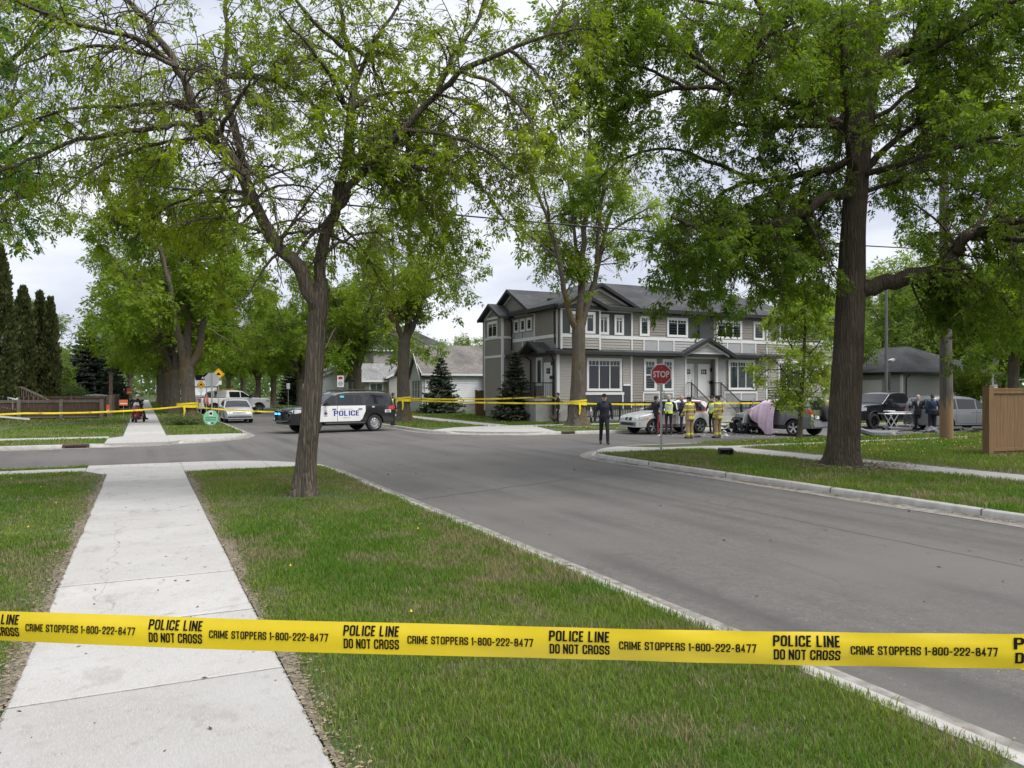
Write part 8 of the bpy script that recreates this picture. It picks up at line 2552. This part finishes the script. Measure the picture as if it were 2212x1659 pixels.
def cable(label, a, b_, sag, r):
    a, b_ = Vector(a), Vector(b_); pts = []
    for i in range(41):
        t = i/40; p = a.lerp(b_, t); p.z -= sag*4*t*(1-t); pts.append(p)
    tag(MB().tube(pts, r, 6).build('overhead_cable', M['black'], smooth=60), label, 'cable', None)
cable('thick black overhead cable crossing above the stop sign and townhouse roof', (28.1, 19.75, 7.4), (-30, 21.0, 7.8), .75, .022)
cable('thin overhead wire running high from the utility pole across the street', (28.1, 19.75, 12.6), (-30, 21.6, 12.2), .7, .009)
cable('thin overhead wire just below the high wire over the street', (28.1, 19.75, 9.1), (-30, 22.2, 9.3), .8, .009)
lp = thing('lamp_post', 'slim grey steel lamp post with a dark box before the garage', 'lamp post', (42.3, 33.6, 0))
q = MB(); q.tube([(0, 0, -.1), (0, 0, 4.0), (0, 0, 8.6)], [.11, .10, .07], 12); q.build('pole', mat('dull_grey_pole', (.12, .12, .12), .6), lp, smooth=60); q = MB(); q.box((.1, -.1, 1.9), (.26, .1, 3.0)); q.build('box', M['plastic'], lp, bevel=.02)
q = MB(); q.tube([(0, 0, 8.5), (0, -.8, 8.9), (0, -1.6, 8.95)], .035, 8); q.obox((0, -1.8, 8.93), (.22, .6, .12)); q.build('lamp_arm', M['galv'], lp, smooth=50)
ant = thing('antenna_mast', 'white dish antenna mast standing behind the utility pole at right', 'antenna', (57.5, 36.5, 0))
q = MB(); q.tube([(0, 0, 0), (0, 0, 4.4)], .07, 8); q.build('mast', M['white'], ant); q = MB(); q.tube([(0, 0, 4.1), (-1.1, .4, 4.9)], .06, 8); q.build('arm', M['white'], ant); q = MB(); q.sphere((.05, -.1, 4.1), .35, sc=(.4, 1, 1)); q.build('dish', M['white'], ant, smooth=60)

# police tapes
def tape_strip(name, label, pts, wd, texts=None, seg_=60, tw=0.03, parent=None, flutter=.0, side=1):
    """vertical ribbon along pts, with lettering that follows it"""
    P = [Vector(p) for p in pts]
    L = [0]
    for i in range(1, len(P)): L.append(L[-1]+(P[i]-P[i-1]).length)
    def at(s_):
        s_ = max(0, min(L[-1], s_))
        i = max(0, min(len(P)-2, int(np.searchsorted(L, s_))-1))
        t = (s_-L[i])/max(1e-6, L[i+1]-L[i])
        return P[i].lerp(P[i+1], t), (P[i+1]-P[i]).normalized()
    mb = MB()
    def pt(s_, v, off=0.0):
        p, d = at(s_)
        nrm = Vector((d.y, -d.x, 0)).normalized()*side
        tl = flutter*math.sin(s_*3.1)+flutter*.6*math.sin(s_*7.7+1)
        up_ = Vector((0, 0, 1))
        up_ = (up_-d*up_.dot(d)).normalized()
        return p+up_*(v*wd)+nrm*(off+tl*(v+.2)*wd+.035*wd*math.cos(v*6.0)+.035*wd*math.sin(s_*2.3+v*2.2)*math.cos(s_*.9)+.018*wd*math.sin(s_*23+v*9)*max(0, math.sin(s_*1.7)))
    n = seg_
    vs_ = [pt(L[-1]*i/n, v) for i in range(n+1) for v in (-.5, -.25, 0, .25, .5)]
    mb.add(vs_, [(i*5+j, (i+1)*5+j, (i+1)*5+j+1, i*5+j+1) for i in range(n) for j in range(4)], 0)
    for s0, v0, txt, size, bold, xs, sh in (texts or []):
        tv, tf = gothic(txt, size, bold, xs, sh)
        mb.add([pt(s0+x, v0+y/wd, .0016) for x, y in tv], tf, 1)
    return tag(mb.build(name, [M['tape'], M['ink']], None, smooth=60, fix=False), label, 'tape', 'police tapes')
# the near one: crosses the whole view about three metres ahead
def near(px, py, f): return D(px, py, f)
Lx = [near(-260, 1341, 2.10), near(0, 1352, 1.99), near(553, 1373, 1.90), near(1106, 1387, 1.84), near(1659, 1400, 1.76), near(2212, 1408, 1.67), near(2500, 1411, 1.60)]
Lx = [Lx[0]+(Lx[0]-Lx[1]).normalized()*2.2]+Lx+[Lx[-1]+(Lx[-1]-Lx[-2]).normalized()*2.6]   # the tape runs on past the view
Lc = catmull(np.array([tuple(p) for p in Lx]), 110)
Lc = [Vector(p) for p in Lc]
cum = [0]
for i in range(1, len(Lc)): cum.append(cum[-1]+(Lc[i]-Lc[i-1]).length)
def s_at_px(px):
    best = min(range(len(Lc)*20), key=lambda k: abs(_pxof(k)-px))
    return _sof(best)
def _pt(k):
    i = min(len(Lc)-2, k//20); t = (k-i*20)/20
    return Lc[i].lerp(Lc[i+1], t)
def _sof(k):
    i = min(len(Lc)-2, k//20); t = (k-i*20)/20
    return cum[i]+(cum[i+1]-cum[i])*t
def _pxof(k):
    p = _pt(k); r = p.x*C_-p.y*S_; f = p.x*S_+p.y*C_
    return CXP+FPX*r/f
tx = []
for x0, x1 in ((-62, 42), (322, 437), (742, 862), (1187, 1317), (1671, 1813), (2191, 2340)):
    a, b_ = s_at_px(x0), s_at_px(x1)
    for s_, v in (('POLICE LINE', .075), ('DO NOT CROSS', -.335)):
        tv, _ = gothic(s_, 1.0, .19)
        wid = max(p[0] for p in tv)-min(p[0] for p in tv)
        sz = .0255
        tx.append(((a+b_)/2, v, s_, sz, .19, (b_-a)*1.0/(wid*sz), .06 if 'LINE' in s_ else .02))
for x0, x1 in ((58, 293), (453, 709), (880, 1153), (1337, 1634), (1835, 2154)):
    a, b_ = s_at_px(x0), s_at_px(x1)
    tv, _ = gothic('CRIME STOPPERS 1-800-222-8477', 1.0, .18)
    wid = max(p[0] for p in tv)-min(p[0] for p in tv); sz = .0200
    tx.append(((a+b_)/2, -.13, 'CRIME STOPPERS 1-800-222-8477', sz, .18, (b_-a)/(wid*sz), .0))
tape_strip('police_tape', 'wide yellow police tape with black lettering stretched across the foreground', Lc, .0765, tx, 420, flutter=.05)
# far tapes: letters too small to read become a row of short words
def far_tape(label, pts, wd=.10, n=40, sag=.25):
    out_ = []
    for i in range(len(pts)-1):
        a, b_ = Vector(pts[i]), Vector(pts[i+1])
        for k in range(12):
            t = k/12; p = a.lerp(b_, t); p.z -= sag*4*t*(1-t)*(b_-a).length/20; out_.append(p)
    out_.append(Vector(pts[-1]))
    tl = sum((out_[i+1]-out_[i]).length for i in range(len(out_)-1))
    tx_ = []
    s0 = .8
    while s0 < tl-1:
        tx_ += [(s0, .08, 'POLICE LINE', wd*.3, .16, .9, 0), (s0, -.36, 'DO NOT CROSS', wd*.3, .16, .9, 0), (s0+1.15, -.14, 'CRIME STOPPERS 1-800-222-8477', wd*.24, .16, .9, 0)]; s0 += 2.5
    return tape_strip('police_tape', label, out_, wd, tx_, n*3, flutter=.12)
E1 = Vector((2.3, 47.7, 0))
far_tape('yellow tape running from the left frame edge past the brown fence to the mossy elm', [(-14.5, 39.0, .95), (-5, 42.3, .85), (2.0, 47.62, 1.0)], .085)
far_tape('yellow tape stretched from the mossy elm across the street to the forked tape tree', [(2.7, 47.7, .95), (8.5, 46.4, .62), (14.1, 45.6, 1.25)], .085)
far_tape('yellow tape from the forked tape tree past the spruces to the pale boulevard tree', [(14.9, 45.6, 1.30), (20.75, 35.75, 1.22)], .09, sag=.1)
far_tape('second yellow tape sagging from the tape tree towards the townhouse side steps', [(14.9, 45.8, 1.42), (22.2, 40.9, 1.55), (21.0, 36.3, 1.15)], .09, sag=.25)
far_tape('yellow tape from the pale boulevard tree along the townhouse fence to the right', [(21.55, 35.8, 1.2), (29.5, 36.0, 1.15), (38.5, 35.4, 1.25), (52.0, 36.0, 1.4)], .09, sag=.12)
# tape wraps and hanging ends on the trunks
for lab, c_, r_, z in (('yellow tape wound round the mossy elm trunk with a hanging end', (2.3, 48.14), .56, 1.0), ('yellow tape wound round the forked tape tree with hanging ends', (14.5, 45.92), .47, 1.3), ('yellow tape wound round the pale boulevard tree trunk', (21.16, 35.95), .47, 1.2)):
    q = MB()
    for dz, w_ in ((0, .13), (.1, .10), (-.05, .08)):
        rings = [[(c_[0]+(r_+.02+abs(dz)*.1)*math.cos(2*math.pi*k/24), c_[1]+(r_+.02+abs(dz)*.1)*math.sin(2*math.pi*k/24), z+dz+.04*math.sin(2*math.pi*k/24+dz*20)+h_) for k in range(24)] for h_ in (0, w_)]
        q.loft([[Vector(p) for p in rg_] for rg_ in rings], cap=False)
    a = R(250)
    p = Vector((c_[0]+(r_+.05)*math.cos(a), c_[1]+(r_+.05)*math.sin(a), z))
    q.add([p+Vector(o) for o in ((-.05, 0, .05), (.05, 0, .05), (.08, -.03, -.25), (.03, .0, -.6), (-.04, 0, -.55), (-.02, -.02, -.25))], [(0, 1, 2, 5), (5, 2, 3, 4)])
    tag(q.build('tape_wrap', M['tape'], fix=False), lab, 'tape', 'police tapes')

# gurney
gu = thing('gurney', 'wheeled ambulance gurney with a thin mattress on crossed steel legs', 'gurney', (34.95, 26.9, RZ+.003), R(-20), s=1.02)
q = MB(); q.box((-.98, -.28, .82), (.98, .28, .86)); q.tube([(-1.05, -.3, .84), (1.05, -.3, .84), (1.05, .3, .84), (-1.05, .3, .84), (-1.05, -.3, .84)], .02, 8); q.build('frame', M['steel'], gu, smooth=50)
q = MB(); q.obox((.1, 0, .90), (1.6, .5, .07)); q.obox((-.62, 0, .95), (.42, .42, .1)); q.build('mattress', mat('pale_mattress', (.46, .46, .45), .8), gu, bevel=.025, smooth=60)
for sd in (-1, 1):
    q = MB(); q.bar((-.75, sd*.24, .82), (-.35, sd*.24, .17), .035, .035); q.bar((-.3, sd*.24, .82), (-.7, sd*.24, .17), .035, .035); q.bar((.3, sd*.24, .82), (.75, sd*.24, .17), .035, .035); q.bar((.8, sd*.24, .82), (.3, sd*.24, .17), .035, .035); q.bar((-.8, sd*.24, .16), (.85, sd*.24, .16), .04, .04); q.build('leg_frame', M['steel'], gu)
    for x in (-.78, .83):
        w_ = MB(); w_.tube([(x, sd*.24-.02, .075), (x, sd*.24+.02, .075)], .075, 14); w_.build('wheel', M['rubber'], gu, smooth=40)

# debris of the crash
bp_ = thing('car_bumper', 'torn off dark grey car bumper lying curved on the grass edge', 'bumper', (27.3, 21.9, 0), R(-28))
q = MB(); rings = []
for i in range(17):
    t = -1+i/8; x = t*1.0; y = .42*t*t; 
    z = .14+.34*max(0, -t-.4)
    rings.append([Vector((x, y, z-.12)), Vector((x, y-.10, z-.06)), Vector((x, y-.07, z+.06)), Vector((x, y+.08, z+.13)), Vector((x, y+.22, z+.14)), Vector((x, y+.05, z+.08)), Vector((x, y+.02, z-.04))])
q.loft(rings); q.build('shell', M['p_grey'], bp_, smooth=50)
q = MB(); q.obox((.0, .02, .06), (.9, .03, .10)); q.tube([(.7, .1, .25), (1.2, .1, .32), (1.5, .3, .22)], .03, 6); q.obox((-.9, .25, .36), (.12, .22, .28), (.2, .5, .2)); q.build('bracket', M['plastic'], bp_)
def lump(name, label, cat, loc, sz, m, sd_, n=5):
    rr_ = random.Random(sd_); t = thing(name, label, cat, (*loc, 0)); q = MB()
    for k in range(n): q.obox((rr_.uniform(-.4, .4)*sz, rr_.uniform(-.3, .3)*sz, rr_.uniform(.05, .25)*sz), (rr_.uniform(.3, .8)*sz, rr_.uniform(.2, .6)*sz, rr_.uniform(.06, .2)*sz), (rr_.uniform(-.5, .5), rr_.uniform(-.6, .6), rr_.uniform(0, 3)))
    q.build('fragment', M[m], t, bevel=.02)
lump('car_debris', 'heap of grey crumpled car panels beside the utility pole foot', 'debris', (32.3, 23.4), .8, 'p_van', 4, 6)
lump('car_debris', 'black piece of car debris on the road edge left of the board fence', 'debris', (33.6, 22.4), .6, 'plastic', 5)
lump('car_debris', 'dark debris lump nearest the board fence on the road edge', 'debris', (35.9, 22.2), .65, 'p_grey', 6)
for lab, p, sz, m in (('small white plastic shard on the road left of the wreck', (23.6, 27.0), .22, 'white'), ('flat black trim strip on the road by the firefighters', (21.9, 26.9), .35, 'plastic'), ('white scrap on the road under the silver suv', (20.9, 28.3), .16, 'white')):
    t = thing('car_debris', lab, 'debris', (*p, RZ)); q = MB(); q.obox((0, 0, .03), (sz*2, sz*.3, .04), (.1, .1, .4)); q.obox((sz*.6, .1, .04), (sz*.7, sz*.4, .03), (.3, -.2, 1.2)); q.build('fragment', M[m], t)
bn = thing('plastic_housing', 'black open plastic car part lying on the boulevard grass near the curb', 'car part', (15.45, 17.7, 0), R(-25))
q = MB()
q.obox((0, .08, .13), (.40, .03, .22), (.25, 0, 0)); q.obox((-.19, 0, .11), (.03, .2, .2)); q.obox((.19, 0, .11), (.03, .2, .2)); q.obox((0, 0, .03), (.4, .22, .03)); q.obox((0, -.02, .21), (.4, .2, .025), (.2, 0, 0)); q.obox((.06, -.09, .11), (.02, .02, .2)); q.obox((.14, -.09, .20), (.14, .02, .03))
q.build('frame', M['plastic'], bn)
dr = thing('storm_drain', 'rusty brown storm drain inlet in the far left curb', 'drain', (-2.15, 31.28, -.12))
q = MB(); q.box((-.42, -.05, 0), (.42, .16, .135)); q.build('inlet', mat('rusty_iron', (.085, .04, .03), .85, var=.3, vs_=8), dr, bevel=.015)
q = MB(); q.box((-.33, -.056, .02), (.33, -.049, .085)); q.box((-.02, -.058, .02), (.02, -.0565, .085)); q.build('opening', M['dark'], dr)
dr = thing('storm_drain', 'rusty drain inlet in the far right curb before the pale boulevard tree', 'drain', (17.9, 31.28, -.12))
q = MB(); q.box((-.35, -.05, 0), (.35, .16, .135)); q.build('inlet', M['wood_old'], dr, bevel=.015); q = MB(); q.box((-.28, -.056, .02), (.28, -.049, .085)); q.build('opening', M['dark'], dr)
# bicycle at the patio fence
by = thing('bicycle', 'white framed bicycle leaning at the picket fence left of the silver suv', 'bicycle', (23.8, 38.9, 0), R(62))
for x in (-.5, .5):
    q = MB(); n = 22
    for rr_, th in ((.33, .02),):
        q.tube([(x+rr_*math.cos(2*math.pi*k/n), 0, .34+rr_*math.sin(2*math.pi*k/n)) for k in range(n+1)], th, 6)
    for k in range(8): q.bar((x, 0, .34), (x+.32*math.cos(k*.785), 0, .34+.32*math.sin(k*.785)), .006, .006)
    q.build('wheel', M['rubber'], by)
q = MB()
for a, b_ in (((-.5, 0, .34), (-.1, 0, .36)), ((-.1, 0, .36), (.36, 0, .82)), ((-.22, 0, .84), (.36, 0, .86)), ((-.1, 0, .36), (-.26, 0, .95)), ((-.5, 0, .34), (-.22, 0, .84)), ((.5, 0, .34), (.34, 0, .95))): q.tube([a, b_], .02, 6)
q.build('frame', M['white'], by)
q = MB(); q.obox((-.27, 0, .98), (.26, .12, .06)); q.build('saddle', M['blackcloth'], by, bevel=.02); q = MB(); q.tube([(.34, 0, .95), (.36, 0, 1.04), (.42, -.28, 1.08)], .014, 6); q.tube([(.36, 0, 1.04), (.42, .28, 1.08)], .014, 6); q.build('handlebar', M['black'], by)
# a long white board leaning on the low fence, timber edging on the left lawn
tag(MB().bar((-10.5, 57.0, .55), (-6.4, 56.4, .12), .12, .1).build('white_board', M['white']), 'long white board lying against the low brown fence', 'board')
ed = MB()
for k in range(5): ed.bar((-14+2.4*k, 47.9+.42*k, .05), (-11.7+2.4*k, 48.3+.42*k, .05), .1, .09)
tag(ed.build('lawn_edging', M['wood_grey']), 'broken line of pale timber edging across the left lawn', 'edging')

# shrubs
def shrub(name, label, loc, h, r, lo, hi, seed, n=1500, size=.12, stems=7):
    rg_ = np.random.default_rng(seed); root = thing(name, label, 'shrub', (*loc, 0))
    P = np.zeros((stems*4, 5, 3))
    a = rg_.random(len(P))*6.28; rad = r*np.sqrt(rg_.random(len(P))); ht = h*rg_.uniform(.6, 1, len(P))
    for j in range(5):
        t = j/4
        P[:, j, 0] = np.cos(a)*rad*t; P[:, j, 1] = np.sin(a)*rad*t; P[:, j, 2] = ht*t**.8*(1-.25*(rad/r)**2*t)
    W_ = Wood(); W_.add(*tubes(P, np.linspace(.016, .004, 5)[None]*np.ones((len(P), 1)), 4)); W_.mesh('stem', M['bark_ash'], root, (0, 0, 0))
    V, F, c_ = leaves(rg_, P, n//len(P), size, 3, lo, hi, .1, t0=.2)
    np_mesh('foliage', V, F, M['leaf'], root, color=c_)
shrub('shrub', 'round green shrub before the grey bungalow porch, left of the tape tree', (16.8, 63.5), 2.3, 1.9, (.07, .12, .02), (.15, .2, .04), 1, 2600, .16)
shrub('shrub', 'pale leafy bush behind the picket fence under the townhouse windows', (29.2, 38.7), 2.0, .8, (.10, .13, .05), (.2, .24, .1), 2, 800, .08)
shrub('shrub', 'clump of tall weeds growing round the mossy elm and green sign', (2.0, 46.4), .5, 1.3, (.08, .12, .04), (.16, .2, .08), 3, 1600, .10, 20)
shrub('shrub', 'dry twiggy bush at the corner below the side steps', (22.0, 40.0), .7, .5, (.16, .13, .08), (.2, .18, .1), 4, 260, .05)
shrub('shrub', 'dark green bush between the cedars and the white house at left', (-5.4, 74.5), 2.4, 1.4, (.05, .1, .03), (.12, .18, .06), 5, 1500, .16)
shrub('shrub', 'light yellow green bush at the foot of the garage wall', (58.0, 38.6), 4.6, 2.2, (.13, .19, .03), (.24, .31, .05), 6, 3600, .2)
shrub('shrub', 'low leafy bush on the deck stairs side behind the brown fence', (-9.0, 60.7), 1.9, .9, (.1, .15, .04), (.18, .23, .07), 7, 700, .12)
t = shrub('garden_sapling', 'thin dark young tree in front of the pale blue house', (26.0, 55.5), 4.4, .8, (.07, .12, .03), (.14, .2, .05), 8, 700, .14, 2)

# dandelions on the right lawn, litter on the ground
rgd = np.random.default_rng(5)
dm_ = mat('dandelion_yellow', (0.78, 0.52, 0.02), .7, var=.08)
dd = MB()
for k in range(206):
    x, y = (rgd.uniform(19, 33), rgd.uniform(15.2, 21.5)) if k < 190 else (rgd.uniform(-4, -1.2), rgd.uniform(12, 21)) if k < 202 else (rgd.uniform(1.2, 4), rgd.uniform(3, 12))
    r_ = rgd.uniform(.012, .024) if k < 190 else .013; h_ = rgd.uniform(.09, .17) if k < 190 else .05
    dd.add([(x+r_*math.cos(2*math.pi*j/7), y+r_*math.sin(2*math.pi*j/7), h_) for j in range(7)]+[(x, y, h_+.02), (x, y, h_-.012)], [(j, (j+1) % 7, 7) for j in range(7)]+[((j+1) % 7, j, 8) for j in range(7)])
tag(dd.build('dandelions', dm_, fix=False), kind='stuff')
def litter(name, n, fn, m, seed, lo=.008, hi=.03, z=.02):
    rg_ = np.random.default_rng(seed); x, y, zz = fn(rg_, n)
    a = rg_.random(n)*6.28; L = rg_.uniform(lo, hi, n); wd = L*rg_.uniform(.25, .6, n)
    t1 = rg_.normal(size=n)*.25*L
    dx, dy = np.cos(a), np.sin(a)
    V = np.stack([np.stack([x-dx*L, y-dy*L, zz], 1), np.stack([x-dy*wd, y+dx*wd, zz+np.abs(t1)], 1), np.stack([x+dx*L, y+dy*L, zz+.002], 1), np.stack([x+dy*wd, y-dx*wd, zz+.001], 1)], 1).reshape(-1, 3)
    return tag(np_mesh(name, V, np.arange(4*n).reshape(-1, 4), m), kind='stuff')
M['leaf_litter'] = mat('dry_leaf_litter', (.11, .075, .042), .9, c2=(.34, .28, .19), vs_=60, detail=2)
def f1(rg_, n):
    y = rg_.uniform(-.5, 20, n); s = rg_.choice([0, 1], n); w_ = np.abs(rg_.normal(size=n))*.11
    return np.where(s == 0, WX0-w_+.03, WX1+w_-.02), y, np.full(n, .021)
litter('leaf_litter', 9000, f1, M['leaf_litter'], 1, .006, .022)
def f2(rg_, n):
    y = rg_.uniform(2, 19, n); s = rg_.random(n) < .35; w_ = np.abs(rg_.normal(size=n))*.10
    d = vnoise(y, y*0, .8, 6) > .38
    return np.where(s, XL+.03+w_, XR-.03-w_*.7), y+np.where(d, 0, .7), np.full(n, -.112)
litter('leaf_litter', 5200, f2, M['leaf_litter'], 2, .008, .03)
def f3(rg_, n):
    x = rg_.uniform(WX0+.05, WX1-.05, n); return x, rg_.uniform(2.5, 20, n), np.full(n, .0175)
litter('twig_litter', 110, f3, M['wood_old'], 3, .006, .03)
def f4(rg_, n):
    return rg_.uniform(4.8, 12, n), rg_.uniform(3, 24, n), np.full(n, RZ+.003)
litter('twig_litter', 150, f4, M['wood_old'], 4, .01, .04)
def f5(rg_, n):
    return 25.2+rg_.normal(size=n)*1.9, 27.9+rg_.normal(size=n)*1.1, np.full(n, RZ+.006)
litter('glass_shards', 900, f5, mat('broken_glass', (.5, .54, .55), .2, var=.2, vs_=30), 5, .01, .06)
def f6(rg_, n):
    a = rg_.random(n)*6.28; r_ = .5+np.abs(rg_.normal(size=n))*.55
    return 16.22+np.cos(a)*r_*1.3, 14.0+np.sin(a)*r_, np.full(n, .02)+rg_.random(n)*.03
litter('leaf_litter', 3500, f6, M['leaf_litter'], 6, .01, .05)
